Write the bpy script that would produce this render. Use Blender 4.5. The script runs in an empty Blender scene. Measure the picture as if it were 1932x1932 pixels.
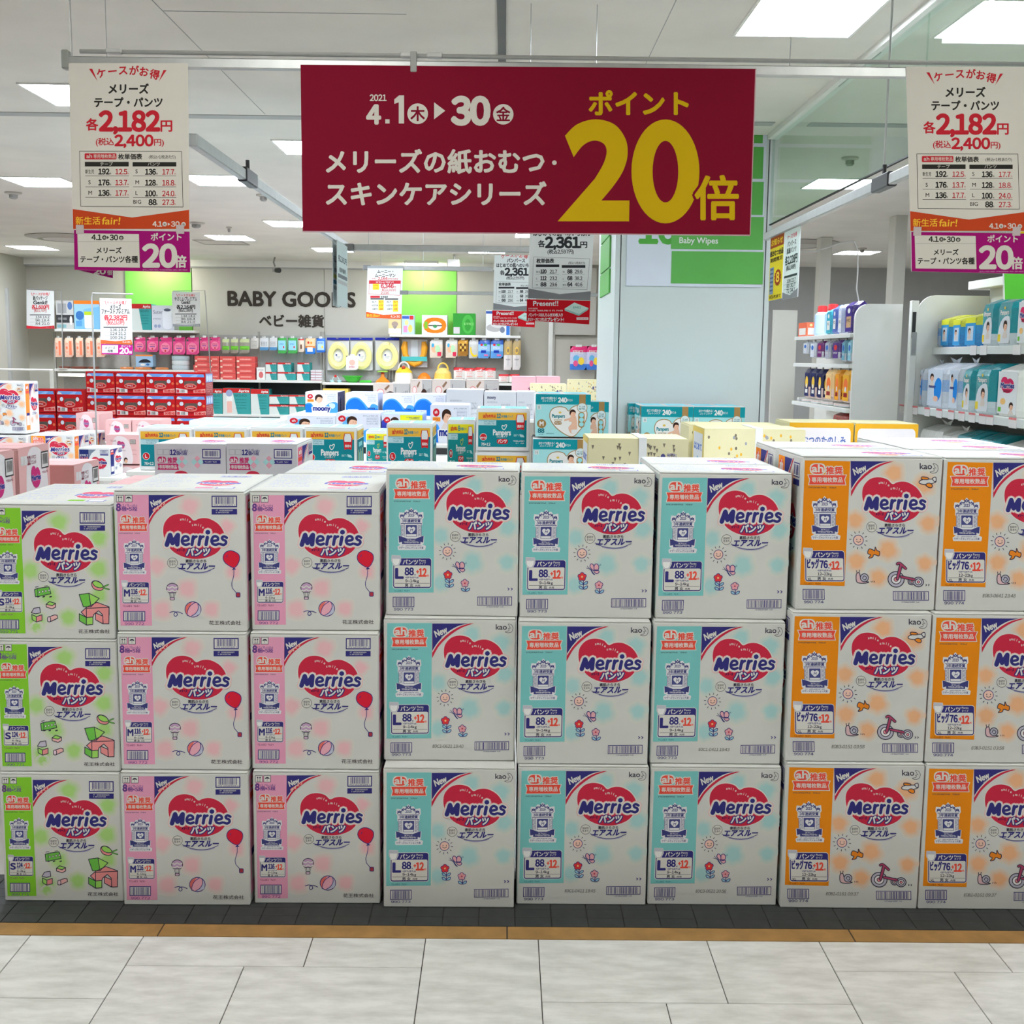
import bpy, bmesh, math, random
import numpy as np
from mathutils import Vector, Matrix
random.seed(7)
SC = bpy.context.scene
COL = SC.collection
# ------------------------------------------------------------------ camera
EYE, FPX = 1.54, 2227.0
PITCH, YAW, ROLL = math.radians(7.5), math.radians(0.42), math.radians(0.67)
FW = Vector((math.sin(YAW)*math.cos(PITCH), math.cos(YAW)*math.cos(PITCH), -math.sin(PITCH)))
_r = Vector((math.cos(YAW), -math.sin(YAW), 0)); _u = _r.cross(FW)
RT = _r*math.cos(ROLL) + _u*math.sin(ROLL)
UP = -_r*math.sin(ROLL) + _u*math.cos(ROLL)
cd = bpy.data.cameras.new('camera'); cam = bpy.data.objects.new('camera', cd); COL.objects.link(cam)
cd.sensor_fit = 'HORIZONTAL'; cd.sensor_width = 36.0; cd.lens = 36.0*FPX/1932
cd.clip_start = 0.05; cd.clip_end = 100
m = Matrix((RT, UP, -FW)).transposed().to_4x4(); m.translation = (0, 0, EYE); cam.matrix_world = m
SC.camera = cam
# ------------------------------------------------------------------ world, exposure
w = bpy.data.worlds.new('world'); SC.world = w; w.use_nodes = True
w.node_tree.nodes['Background'].inputs[0].default_value = (0.9, 0.95, 1.0, 1)
w.node_tree.nodes['Background'].inputs[1].default_value = 0.05
SC.view_settings.view_transform = 'Standard'
SC.view_settings.look = 'None'
SC.view_settings.gamma = 1.0
SC.view_settings.use_curve_mapping = False
SC.view_settings.exposure = 1.1
SC.cycles.max_bounces = 6
SC.cycles.diffuse_bounces = 4
SC.cycles.transparent_max_bounces = 12
SC.cycles.adaptive_threshold = 0.03
SC.cycles.sample_clamp_indirect = 6.0
PANEL_POWER = 26.0          # radiance of the ceiling panels
PANEL_TINT = (0.87, 0.96, 1.08)
FILL_POWER, FILL_TINT = 12.8, (0.97, 0.985, 0.95)   # unseen corridor panels added to light carton fronts and floor, warmer
CEIL = 2.86
# ceiling panels: (x0, y0, width, depth)
PANELS = [(0.93, 4.52, .46, .52), (-2.43, 6.11, .46, .50), (-1.46, 7.59, .46, .49),
          (-3.88, 9.3, .46, .5), (-2.43, 9.08, .46, .53), (2.28, 8.86, .45, .5), (-2.43, 12.07, .46, .53),
          (-3.40, 13.6, .46, .55), (-6.33, 15.25, .48, .55), (4.09, 14.55, .45, .48), (-2.43, 15.03, .46, .55),
          (-.48, 15.0, .46, .5), (4.6, 11.6, .46, .5), (.1, 10.2, .46, .5), (.1, 12.9, .46, .5),
          (-5.4, 7.2, .46, .5), (4.1, 6.6, .46, .5), (-4.9, 4.2, .46, .5), (3.4, 5.3, .46, .5),
          (-3.0, 1.95, .46, .5), (-.9, 1.95, .46, .5), (1.2, 1.95, .46, .5), (3.3, 1.95, .46, .5), (-1.8, -1.6, .46, .5), (1.8, -1.6, .46, .5)]  # this row: unseen corridor panels, added to brighten carton fronts and floor
# ------------------------------------------------------------------ helpers: projection
def at(px, py, Y):
    d = FW*FPX + RT*(px-966) - UP*(py-966)
    return d*(Y/d.y) + Vector((0, 0, EYE))
def atz(px, py, z):
    d = FW*FPX + RT*(px-966) - UP*(py-966)
    return d*((z-EYE)/d.z) + Vector((0, 0, EYE))
# ------------------------------------------------------------------ colours
def lin(v):
    v = v/255.0
    return v/12.92 if v <= .04045 else ((v+.055)/1.055)**2.4
def C(r, g, b, white=187, k=.75):
    """surface colour read off the photograph, judged against white card seen in the same light"""
    wl = lin(white)
    return tuple(min(.92, max(.004, lin(c)/wl*k)) for c in (r, g, b))
def B(r, g, b): return C(r, g, b, 222, .78)
# ------------------------------------------------------------------ materials
def node_mat(name):
    mt = bpy.data.materials.new(name); mt.use_nodes = True
    nt = mt.node_tree; return mt, nt, nt.nodes['Principled BSDF']
def col_mat(name, rough, bump=0.0, scale=40, coat=0.0, spec=.4, var=.03):
    mt, nt, b = node_mat(name); N, L = nt.nodes, nt.links
    a = N.new('ShaderNodeAttribute'); a.attribute_name = 'Col'
    tc = N.new('ShaderNodeTexCoord'); no = N.new('ShaderNodeTexNoise'); no.inputs['Scale'].default_value = scale
    L.new(tc.outputs['Object'], no.inputs['Vector'])
    mr = N.new('ShaderNodeMapRange'); mr.inputs['To Min'].default_value = 1-var; mr.inputs['To Max'].default_value = 1+var
    L.new(no.outputs['Fac'], mr.inputs['Value'])
    mx = N.new('ShaderNodeVectorMath'); mx.operation = 'SCALE'
    L.new(a.outputs['Color'], mx.inputs[0]); L.new(mr.outputs['Result'], mx.inputs['Scale'])
    L.new(mx.outputs['Vector'], b.inputs['Base Color'])
    b.inputs['Roughness'].default_value = rough; b.inputs['Specular IOR Level'].default_value = spec
    b.inputs['Coat Weight'].default_value = coat
    if bump:
        bp = N.new('ShaderNodeBump'); bp.inputs['Strength'].default_value = bump; bp.inputs['Distance'].default_value = .01
        L.new(no.outputs['Fac'], bp.inputs['Height']); L.new(bp.outputs['Normal'], b.inputs['Normal'])
    return mt
M_PRINT = col_mat('printed_card', .75, spec=.1, var=.02)
M_FILM = col_mat('plastic_film', .22, bump=.5, scale=28, spec=.5, var=.05)
M_PLASTIC = col_mat('moulded_plastic', .35, spec=.5)
M_METAL = None
def plain(name, rgb, rough=.6, metal=0.0, var=.05, scale=6.0, bump=0.0, spec=.4):
    mt, nt, b = node_mat(name); N, L = nt.nodes, nt.links
    tc = N.new('ShaderNodeTexCoord'); no = N.new('ShaderNodeTexNoise'); no.inputs['Scale'].default_value = scale
    no.inputs['Detail'].default_value = 4
    L.new(tc.outputs['Object'], no.inputs['Vector'])
    cr = N.new('ShaderNodeValToRGB')
    cr.color_ramp.elements[0].position = .3; cr.color_ramp.elements[1].position = .7
    cr.color_ramp.elements[0].color = tuple(c*(1-var) for c in rgb)+(1,)
    cr.color_ramp.elements[1].color = tuple(min(1, c*(1+var)) for c in rgb)+(1,)
    L.new(no.outputs['Fac'], cr.inputs['Fac']); L.new(cr.outputs['Color'], b.inputs['Base Color'])
    b.inputs['Roughness'].default_value = rough; b.inputs['Metallic'].default_value = metal
    b.inputs['Specular IOR Level'].default_value = spec
    if bump:
        bp = N.new('ShaderNodeBump'); bp.inputs['Strength'].default_value = bump; bp.inputs['Distance'].default_value = .01
        L.new(no.outputs['Fac'], bp.inputs['Height']); L.new(bp.outputs['Normal'], b.inputs['Normal'])
    return mt
M_CEIL = plain('ceiling_board', (.75, .71, .645), .9, var=.05, scale=2.2, spec=.1)
M_WALL = plain('wall_paint', (.50, .475, .405), .8, var=.03, scale=1.2, spec=.2)
M_WALLW = plain('wall_panel_white', (.58, .565, .50), .6, var=.02, scale=1.5)
M_GREYWALL = plain('wall_grey', (.42, .42, .40), .8, var=.03)
M_GREEN = plain('green_board', (.22, .62, .10), .6, var=.03)
M_COLUMN = plain('column_panel', (.59, .645, .635), .45, var=.02, scale=1)
M_ALU = plain('brushed_aluminium', (.46, .47, .46), .42, metal=.9, var=.05, scale=30)
M_STEEL = plain('painted_steel', (.82, .81, .76), .5, var=.02)
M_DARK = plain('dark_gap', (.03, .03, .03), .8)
M_PEG = plain('peg_backing', (.40, .38, .34), .8, var=.05, scale=20)
M_CARTON = plain('white_carton', (.725, .73, .705), .7, var=.025, scale=9, spec=.2)
M_PINKCARTON = plain('pink_carton', (.80, .52, .50), .7, var=.03, scale=9, spec=.2)
M_GREYTILE = plain('grey_strip_tile', (.042, .045, .045), .6, var=.16, scale=18)
M_OCHRE = plain('ochre_strip', (.40, .22, .07), .6, var=.18, scale=14)
M_GROUT = plain('grout', (.06, .055, .05), .9)
M_SHOPFLOOR = plain('shop_floor', (.5, .48, .44), .5, var=.06)
def tile_mat():
    mt, nt, b = node_mat('pale_marble_tile'); N, L = nt.nodes, nt.links
    tc = N.new('ShaderNodeTexCoord'); oi = N.new('ShaderNodeObjectInfo')
    mp = N.new('ShaderNodeMapping'); mp.inputs['Scale'].default_value = (2.2, 7.0, 2)
    va = N.new('ShaderNodeVectorMath'); va.operation = 'SCALE'; va.inputs['Scale'].default_value = 9.0
    cx = N.new('ShaderNodeCombineXYZ'); L.new(oi.outputs['Random'], cx.inputs[0]); L.new(oi.outputs['Random'], cx.inputs[1])
    L.new(cx.outputs[0], va.inputs[0]); L.new(va.outputs[0], mp.inputs['Location'])
    L.new(tc.outputs['Object'], mp.inputs['Vector'])
    no = N.new('ShaderNodeTexNoise'); no.inputs['Scale'].default_value = 3.2; no.inputs['Detail'].default_value = 7; no.inputs['Roughness'].default_value = .62
    L.new(mp.outputs[0], no.inputs['Vector'])
    cr = N.new('ShaderNodeValToRGB'); e = cr.color_ramp.elements
    e[0].position = .32; e[0].color = (.66, .66, .63, 1); e[1].position = .62; e[1].color = (.88, .88, .86, 1)
    L.new(no.outputs['Fac'], cr.inputs['Fac']); L.new(cr.outputs[0], b.inputs['Base Color'])
    b.inputs['Roughness'].default_value = .38; b.inputs['Specular IOR Level'].default_value = .4
    return mt
M_TILE = tile_mat()
def glass_mat():
    mt, nt, b = node_mat('tinted_glass'); N, L = nt.nodes, nt.links
    tr = N.new('ShaderNodeBsdfTransparent'); tr.inputs[0].default_value = (.88, .94, .91, 1)
    gl = N.new('ShaderNodeBsdfGlossy'); gl.inputs['Roughness'].default_value = .02; gl.inputs[0].default_value = (.9, 1, .95, 1)
    lw = N.new('ShaderNodeLayerWeight'); lw.inputs['Blend'].default_value = .5
    pw = N.new('ShaderNodeMath'); pw.operation = 'POWER'; pw.inputs[1].default_value = 4.0; L.new(lw.outputs['Facing'], pw.inputs[0])
    ml = N.new('ShaderNodeMath'); ml.operation = 'MULTIPLY_ADD'; ml.inputs[1].default_value = .3; ml.inputs[2].default_value = .03; L.new(pw.outputs[0], ml.inputs[0])
    mx = N.new('ShaderNodeMixShader')
    L.new(ml.outputs[0], mx.inputs[0]); L.new(tr.outputs[0], mx.inputs[1]); L.new(gl.outputs[0], mx.inputs[2])
    L.new(mx.outputs[0], N['Material Output'].inputs['Surface'])
    return mt
M_GLASS = glass_mat()
def clear_mat():
    mt, nt, b = node_mat('clear_film'); N, L = nt.nodes, nt.links
    tr = N.new('ShaderNodeBsdfTransparent'); gl = N.new('ShaderNodeBsdfGlossy'); gl.inputs['Roughness'].default_value = .12
    mx = N.new('ShaderNodeMixShader'); mx.inputs[0].default_value = .10; L.new(tr.outputs[0], mx.inputs[1]); L.new(gl.outputs[0], mx.inputs[2])
    L.new(mx.outputs[0], N['Material Output'].inputs['Surface'])
    return mt
M_CLEAR = clear_mat()
def emit_mat(name, rgb, s):
    mt, nt, b = node_mat(name)
    b.inputs['Base Color'].default_value = (.8, .8, .8, 1)
    b.inputs['Emission Color'].default_value = rgb+(1,); b.inputs['Emission Strength'].default_value = s
    return mt
M_PANEL = emit_mat('light_diffuser', PANEL_TINT, PANEL_POWER)
M_FILL = emit_mat('fill_diffuser_warm', FILL_TINT, FILL_POWER)
M_TUBE = emit_mat('light_tube', (1, .95, .85), 9)
# ------------------------------------------------------------------ geometry collector
class G:
    def __init__(s): s.v = []; s.f = []; s.c = []
    def add(s, vs, fs, col):
        o = len(s.v); s.v += [tuple(p) for p in vs]
        for f in fs: s.f.append(tuple(i+o for i in f)); s.c.append(col)
        return s
    def box(s, x0, y0, z0, x1, y1, z1, col=(.8, .8, .8)):
        vs = [(x, y, z) for z in (z0, z1) for y in (y0, y1) for x in (x0, x1)]
        return s.add(vs, [(0, 2, 3, 1), (4, 5, 7, 6), (0, 1, 5, 4), (2, 6, 7, 3), (0, 4, 6, 2), (1, 3, 7, 5)], col)
    def cbox(s, x0, y0, z0, x1, y1, z1, b=.004, col=(.8, .8, .8)):
        """box with chamfered edges"""
        bm = bmesh.new(); bmesh.ops.create_cube(bm, size=1)
        for v in bm.verts:
            v.co = ((x0+x1)/2+v.co.x*(x1-x0), (y0+y1)/2+v.co.y*(y1-y0), (z0+z1)/2+v.co.z*(z1-z0))
        bmesh.ops.bevel(bm, geom=list(bm.edges), offset=b, segments=1, affect='EDGES', profile=.5)
        bm.verts.index_update()
        s.add([v.co[:] for v in bm.verts], [[v.index for v in f.verts] for f in bm.faces], col); bm.free(); return s
    def tube(s, pts, r, col=(.8, .8, .8), n=8):
        pts = [Vector(p) for p in pts]; rings = []; vs = []; fs = []
        for i, p in enumerate(pts):
            d = (pts[min(i+1, len(pts)-1)]-pts[max(i-1, 0)]).normalized()
            a = d.orthogonal().normalized(); b2 = d.cross(a)
            if i and rings:
                # keep frames aligned
                a = (rings[-1]-d*rings[-1].dot(d)).normalized(); b2 = d.cross(a)
            rings.append(a)
            rr = r[i] if isinstance(r, (list, tuple)) else r
            vs += [p+a*rr*math.cos(2*math.pi*k/n)+b2*rr*math.sin(2*math.pi*k/n) for k in range(n)]
        for i in range(len(pts)-1):
            fs += [(i*n+k, i*n+(k+1) % n, (i+1)*n+(k+1) % n, (i+1)*n+k) for k in range(n)]
        fs += [tuple(range(n))[::-1], tuple((len(pts)-1)*n+k for k in range(n))]
        return s.add(vs, fs, col)
    def lathe(s, prof, cx, cy, z0, col=(.8, .8, .8), n=20, sx=1, sy=1):
        """prof: (radius, height[, colour])"""
        vs = []
        for p in prof: vs += [(cx+p[0]*sx*math.cos(2*math.pi*k/n), cy+p[0]*sy*math.sin(2*math.pi*k/n), z0+p[1]) for k in range(n)]
        for i in range(len(prof)-1):
            c = prof[i][2] if len(prof[i]) > 2 else col
            o = len(s.v) if i == 0 else o
            if i == 0: s.v += [tuple(p) for p in vs]
            for k in range(n):
                s.f.append((o+i*n+k, o+i*n+(k+1) % n, o+(i+1)*n+(k+1) % n, o+(i+1)*n+k)); s.c.append(c)
        s.f.append(tuple(o+k for k in range(n))[::-1]); s.c.append(prof[0][2] if len(prof[0]) > 2 else col)
        s.f.append(tuple(o+(len(prof)-1)*n+k for k in range(n))); s.c.append(prof[-1][2] if len(prof[-1]) > 2 else col)
        return s
    def prism(s, pts, y0, y1, col=(.8, .8, .8)):
        """outline in x,z pushed from y0 to y1"""
        n = len(pts); vs = [(x, y0, z) for x, z in pts]+[(x, y1, z) for x, z in pts]
        return s.add(vs, [tuple(range(n)), tuple(range(n, 2*n))[::-1]]+[(i, (i+1) % n, n+(i+1) % n, n+i) for i in range(n)], col)
    def art(s, a, W, H, origin=(0, 0, 0), u=(1, 0, 0), v=(0, 0, 1), nrm=(0, -1, 0), eps=.00025):
        O, U, V, Nn = Vector(origin), Vector(u), Vector(v), Vector(nrm)
        for k, (vs, fs, col, L) in enumerate(a.items):
            d = Nn*(eps*(L+(k % 64)*.013))
            s.add([O+U*(p[0]*W)+V*((1-p[1])*H)+d for p in vs], fs, col)
        return s
    def mesh(s, name):
        me = bpy.data.meshes.new(name); me.from_pydata(s.v, [], s.f)
        if s.c:
            at_ = me.color_attributes.new('Col', 'FLOAT_COLOR', 'CORNER')
            nl = len(me.loops); arr = np.ones((nl, 4), np.float32); k = 0
            for f, c in zip(s.f, s.c):
                n = len(f)
                if isinstance(c, list):
                    for j in range(n): arr[k+j, :3] = c[j]
                else: arr[k:k+n, :3] = c
                k += n
            at_.data.foreach_set('color', arr.ravel())
        me.update(); return me
    def build(s, name, mat, parent=None, loc=None, rz=0):
        return obj(name, s.mesh(name), mat, parent, loc, rz)
def obj(name, me, mat, parent=None, loc=None, rz=0):
    o = bpy.data.objects.new(name, me); COL.objects.link(o)
    if mat and not len(me.materials): me.materials.append(mat)
    if parent: o.parent = parent
    if loc is not None: o.location = loc
    if rz: o.rotation_euler = (0, 0, rz)
    return o
def tag(o, label, cat, group=None):
    o['label'] = label; o['category'] = cat
    if group: o['group'] = group
    return o
def thing(name, label, cat, loc=(0, 0, 0), rz=0, group=None):
    o = bpy.data.objects.new(name, None); COL.objects.link(o); o.empty_display_size = .05
    o.location = loc; o.rotation_euler = (0, 0, rz); return tag(o, label, cat, group)
def struct(o): o['kind'] = 'structure'; return o
ORD = ['first', 'second', 'third', 'fourth', 'fifth', 'sixth', 'seventh', 'eighth', 'ninth', 'tenth', 'eleventh', 'twelfth']
def nth(i, n):
    """words for the i-th of n from the left"""
    if n == 1: return 'only'
    if i == 0: return 'leftmost'
    if i == n-1: return 'rightmost'
    return ORD[i]
# ------------------------------------------------------------------ flat artwork (print) collector
_GL = {}
def glyphs(txt, res=2):
    k = (txt, res)
    if k not in _GL and any(c.isdigit() for c in txt) and len(txt) > 0 and not (len(txt) == 1 and ord(txt) > 255):
        V = []; F = []; x = 0.0           # figures are set from the upright sans face, glyph by glyph
        for c in txt:
            if c == ' ': x += .26; continue
            v, f = glyphs(chr(ord(c)+0xFEE0) if c.isdigit() and ord(c) < 128 else c, res)
            if not f: continue
            o = sum(len(q) for q in V); v = v.copy(); v[:, 0] += x-v[:, 0].min(); V.append(v); F += [tuple(i+o for i in q) for q in f]; x = v[:, 0].max()+.075
        _GL[k] = (np.concatenate(V), F)
    if k not in _GL:
        c = bpy.data.curves.new('txt', 'FONT'); c.body = txt; c.resolution_u = res; c.fill_mode = 'BOTH' if hasattr(c, 'fill_mode') else 'FRONT'
        o = bpy.data.objects.new('txt', c); me = bpy.data.meshes.new_from_object(o)
        vs = np.array([v.co[:2] for v in me.vertices]) if len(me.vertices) else np.zeros((1, 2))
        fs = [tuple(p.vertices) for p in me.polygons]
        bpy.data.objects.remove(o); bpy.data.curves.remove(c); bpy.data.meshes.remove(me)
        _GL[k] = (vs, fs)
    return _GL[k]
def spline(pts, n=6, closed=False):
    P = [Vector(p) for p in pts]; out = []; N = len(P)
    rng = range(N) if closed else range(N-1)
    for i in rng:
        if closed: a, b, c, d = P[(i-1) % N], P[i], P[(i+1) % N], P[(i+2) % N]
        else: a, b, c, d = P[max(i-1, 0)], P[i], P[i+1], P[min(i+2, N-1)]
        for k in range(n):
            t = k/n
            q = .5*((2*b)+(c-a)*t+(2*a-5*b+4*c-d)*t*t+(3*b-a-3*c+d)*t**3); out.append((q.x, q.y))
    if not closed: out.append(tuple(P[-1]))
    return out
def homog(quad):
    """pixel quad (TL, TR, BR, BL) -> unit square"""
    A = []; bb = []
    for (x, y), (u, v) in zip(quad, ((0, 0), (1, 0), (1, 1), (0, 1))):
        A.append([x, y, 1, 0, 0, 0, -u*x, -u*y]); bb.append(u)
        A.append([0, 0, 0, x, y, 1, -v*x, -v*y]); bb.append(v)
    h = np.linalg.solve(np.array(A, float), np.array(bb, float)); return np.append(h, 1).reshape(3, 3)
class Art:
    """flat print, y runs down; collects polygons in the unit square"""
    def __init__(s, quad=None, w=1, h=1):
        s.items = []; s.M = (1, 1, 0, 0)
        s.frame(quad or ((0, 0), (w, 0), (w, h), (0, h)))
    def frame(s, quad): s.Hm = homog(quad)
    def map(s, src=None, dst=None):
        if src is None: s.M = (1, 1, 0, 0); return
        sx = (dst[2]-dst[0])/(src[2]-src[0]); sy = (dst[3]-dst[1])/(src[3]-src[1])
        s.M = (sx, sy, dst[0]-src[0]*sx, dst[1]-src[1]*sy)
    def put(s, vs, fs, col, L):
        sx, sy, tx, ty = s.M; H = s.Hm; out = []
        for x, y in vs:
            x = x*sx+tx; y = y*sy+ty; q = H[2, 0]*x+H[2, 1]*y+H[2, 2]
            out.append(((H[0, 0]*x+H[0, 1]*y+H[0, 2])/q, (H[1, 0]*x+H[1, 1]*y+H[1, 2])/q))
        if min(min(p) for p in out) < -1e-6 or max(max(p) for p in out) > 1+1e-6:
            for i, f in enumerate(fs):      # keep the print inside its face
                P = [out[k] for k in f]
                for ax in (0, 1):
                    for lim, sg in ((0.0, 1), (1.0, -1)):
                        Q = []
                        for a, b in zip(P, P[1:]+P[:1]):
                            da, db = (a[ax]-lim)*sg, (b[ax]-lim)*sg
                            if da >= 0: Q.append(a)
                            if (da >= 0) != (db >= 0):
                                t = da/(da-db); Q.append((a[0]+(b[0]-a[0])*t, a[1]+(b[1]-a[1])*t))
                        P = Q
                        if not P: break
                    if not P: break
                if len(P) > 2:
                    s.items.append((P, [tuple(range(len(P)))], col if not isinstance(col, list) else col[0], L))
            return
        s.items.append((out, fs, col, L))
    def poly(s, pts, col, L=1): s.put(pts, [tuple(range(len(pts)))], col, L)
    def rect(s, x0, y0, x1, y1, col, L=1): s.poly([(x0, y0), (x1, y0), (x1, y1), (x0, y1)], col, L)
    def rrect(s, x0, y0, x1, y1, r, col, L=1):
        pts = []
        for cx, cy, a0 in ((x1-r, y0+r, -90), (x1-r, y1-r, 0), (x0+r, y1-r, 90), (x0+r, y0+r, 180)):
            pts += [(cx+r*math.cos(math.radians(a0+t)), cy+r*math.sin(math.radians(a0+t))) for t in (0, 30, 60, 90)]
        s.poly(pts, col, L)
    def ell(s, cx, cy, rx, ry, col, L=1, n=24, rot=0):
        c, q = math.cos(rot), math.sin(rot)
        s.poly([(cx+rx*math.cos(t)*c-ry*math.sin(t)*q, cy+rx*math.cos(t)*q+ry*math.sin(t)*c) for t in (2*math.pi*k/n for k in range(n))], col, L)
    def ring(s, cx, cy, rx, ry, w, col, fill, L=1, n=24):
        s.ell(cx, cy, rx+w/2, ry+w/2, col, L, n); s.ell(cx, cy, rx-w/2, ry-w/2, fill, L+1, n)
    def line(s, pts, w, col, L=1, closed=False, caps=True):
        P = list(pts)+([pts[0]] if closed else [])
        for (ax, ay), (bx, by) in zip(P[:-1], P[1:]):
            dx, dy = bx-ax, by-ay; l = math.hypot(dx, dy) or 1; nx, ny = -dy/l*w/2, dx/l*w/2
            s.poly([(ax+nx, ay+ny), (bx+nx, by+ny), (bx-nx, by-ny), (ax-nx, ay-ny)], col, L)
        if caps:
            for x, y in P: s.ell(x, y, w/2, w/2, col, L, 8)
    def shape(s, pts, w, col, fill, L=1, n=5, smooth=True):
        q = spline(pts, n, True) if smooth else pts
        s.poly(q, fill, L); s.line(q, w, col, L+1, True)
    def blot(s, cx, cy, r, col, paper, L=1, lobes=5, seed=0):
        rnd = random.Random(seed+int(cx*7+cy)); ph = rnd.random()*6.28; n = 40; vs = [(cx, cy)]; rings = (.55, .90, 1.36)
        cols = [col, col, tuple(a*.45+b*.55 for a, b in zip(col, paper)), paper]
        for q in rings:
            for k in range(n):
                t = 2*math.pi*k/n; rr = r*q*(1+.05*math.cos(lobes*t+ph)+.05*math.cos(3*t+ph)+.03*math.cos(8*t))
                vs.append((cx+rr*math.cos(t), cy+rr*math.sin(t)))
        fs = [(0, 1+k, 1+(k+1) % n) for k in range(n)]
        cl = [[cols[0], cols[1], cols[1]]]*n
        for i in range(2):
            fs += [(1+i*n+k, 1+i*n+(k+1) % n, 1+(i+1)*n+(k+1) % n, 1+(i+1)*n+k) for k in range(n)]
            cl += [[cols[i+1], cols[i+1], cols[i+2], cols[i+2]]]*n
        for f, c in zip(fs, cl):
            s.put([vs[i] for i in f], [tuple(range(len(f)))], c, L)
    def text(s, txt, x, y, size, col, L=2, bold=0.0, al='l', w=None, skew=0.0, rot=0.0, res=2, h=None, out=None):
        """baseline at y; al anchors l c r; w fits the width, h fits the glyph height; bold and out are dilations as parts of size"""
        asc = all(ord(c) < 256 for c in txt)
        vs, fs = glyphs(txt, 4 if asc and size > 3 else res)
        if not fs: return
        x0, x1 = vs[:, 0].min(), vs[:, 0].max(); y0, y1 = vs[:, 1].min(), vs[:, 1].max()
        sc = size; scx = size
        if h: sc = h/(y1-y0); scx = sc; y = y + y0*sc
        if w: scx = w/max(x1-x0, 1e-6)
        X = (vs[:, 0]-x0)*scx; Yv = -vs[:, 1]*sc; W = (x1-x0)*scx
        X = X - (0 if al == 'l' else W/2 if al == 'c' else W)
        X = X - Yv*skew
        c, q = math.cos(rot), math.sin(rot)
        PX = x + X*c - Yv*q; PY = y + X*q + Yv*c
        def stamp(rad, cl, LL, n):
            offs = [(0, 0)] if rad == 0 else [(rad*math.cos(2*math.pi*k/n), rad*math.sin(2*math.pi*k/n)) for k in range(n)]
            for ox, oy in offs: s.put(np.stack([PX+ox, PY+oy], 1).tolist(), fs, cl, LL)
        for o in (out or []): stamp(o[0]*sc, o[1], o[2], 10)
        stamp(bold*sc, col, L, 10 if asc else 6)
    def arc(s, txt, pts, size, col, L=2, bold=0.0, rots=None):
        for ch, p, r in zip(txt, pts, rots or [0]*len(txt)): s.text(ch, p[0], p[1], size, col, L, bold, 'c', rot=r)
    def bars(s, x0, y0, x1, y1, col, L=2, seed=1, n=26, fill=.5):
        rnd = random.Random(seed); ws = [rnd.choice((1, 1, 2, 3)) for _ in range(n*2)]; tot = sum(ws); x = x0
        for i, q in enumerate(ws):
            d = (x1-x0)*q/tot
            if i % 2 == 0: s.rect(x, y0, x+d, y1, col, L)
            x += d
    def scribble(s, x0, y0, x1, y1, col, L=2, seed=1, gap=.25):
        """tiny print that cannot be read: a row of small marks"""
        rnd = random.Random(seed); h = y1-y0; x = x0
        while x < x1-h*.5:
            q = h*rnd.uniform(.6, .95); e = min(x+q, x1)
            if rnd.random() > .08:
                for f in (0, .4, .82):
                    if rnd.random() > .25: s.rect(x, y0+h*f, e, y0+h*(f+.17), col, L)
                v = x+(e-x)*rnd.choice((.1, .45, .8)); s.rect(v, y0, v+h*.16, y1, col, L)
            x += q+h*gap*.6
# ================================================================== THE SETTING
def slab(name, x0, y0, z0, x1, y1, z1, mat, parent=None):
    o = G().box(x0, y0, z0, x1, y1, z1).build(name, mat, parent)
    return o
floor = struct(slab('floor', -9, 3.34, -.1, 9, 17.5, 0, M_SHOPFLOOR))
slab('corridor_floor', -9, -6, -.1, 9, 2.2, 0, M_TILE, floor)
slab('grout_bed', -9, 2.2, -.1, 9, 3.34, -.003, M_GROUT, floor)
def tile(name, x0, y0, x1, y1, mat, g=.0012):
    gg = G().cbox(x0+g, y0+g, -.02, x1-g, y1-g, 0, .0008)
    ox, oy = (x0+x1)/2, (y0+y1)/2
    gg.v = [(x-ox, y-oy, z) for x, y, z in gg.v]
    return gg.build(name, mat, floor, (ox, oy, 0))
Y0, Y1, Y2, Y3 = 2.972, 2.820, 2.664, 2.2
for a, b, c, d in [(-1.695, Y2, -1.245, Y0), (-1.695, Y3, -1.245, Y2), (-1.245, Y2, -.945, Y0), (-1.545, Y3, -.945, Y2) if 0 else (-1.245, Y3, -.945, Y2),
                   (-.945, Y1, -.495, Y0), (-.495, Y1, -.195, Y0), (-.945, Y3, -.645, Y1), (-.645, Y3, -.195, Y1),
                   (-.195, Y3, .105, Y0), (.105, Y2, .555, Y0), (.555, Y2, .855, Y0), (.105, Y3, .405, Y2), (.405, Y3, .855, Y2),
                   (.855, Y1, 1.31, Y0), (1.31, Y1, 1.76, Y0), (.855, Y3, 1.16, Y1), (1.16, Y3, 1.61, Y1), (1.61, Y3, 2.06, Y1)]:
    tile('floor_tile', a, b, c, d, M_TILE)
for s_ in (-1, 1):
    for k in range(3):
        x0 = (-2.145-.45*k) if s_ < 0 else (1.76+.45*k if k == 0 else 2.06+.45*(k-1))
    tile('floor_tile', -3.0 if s_ < 0 else 2.06, Y3, -1.695 if s_ < 0 else 3.3, Y0, M_TILE)
for k in range(-3, 4):
    x0 = .022+.932*(k-.0)
    tile('ochre_board', x0, Y0+.001, x0+.932, 3.043, M_OCHRE, .0018)
for k in range(-18, 20):
    x0 = -.056+.1*k
    wide = k % 3 == 1
    tile('grey_tile', x0, 3.044, x0+.1, 3.34, M_GREYTILE, .0014 if not wide else .0008)
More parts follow.
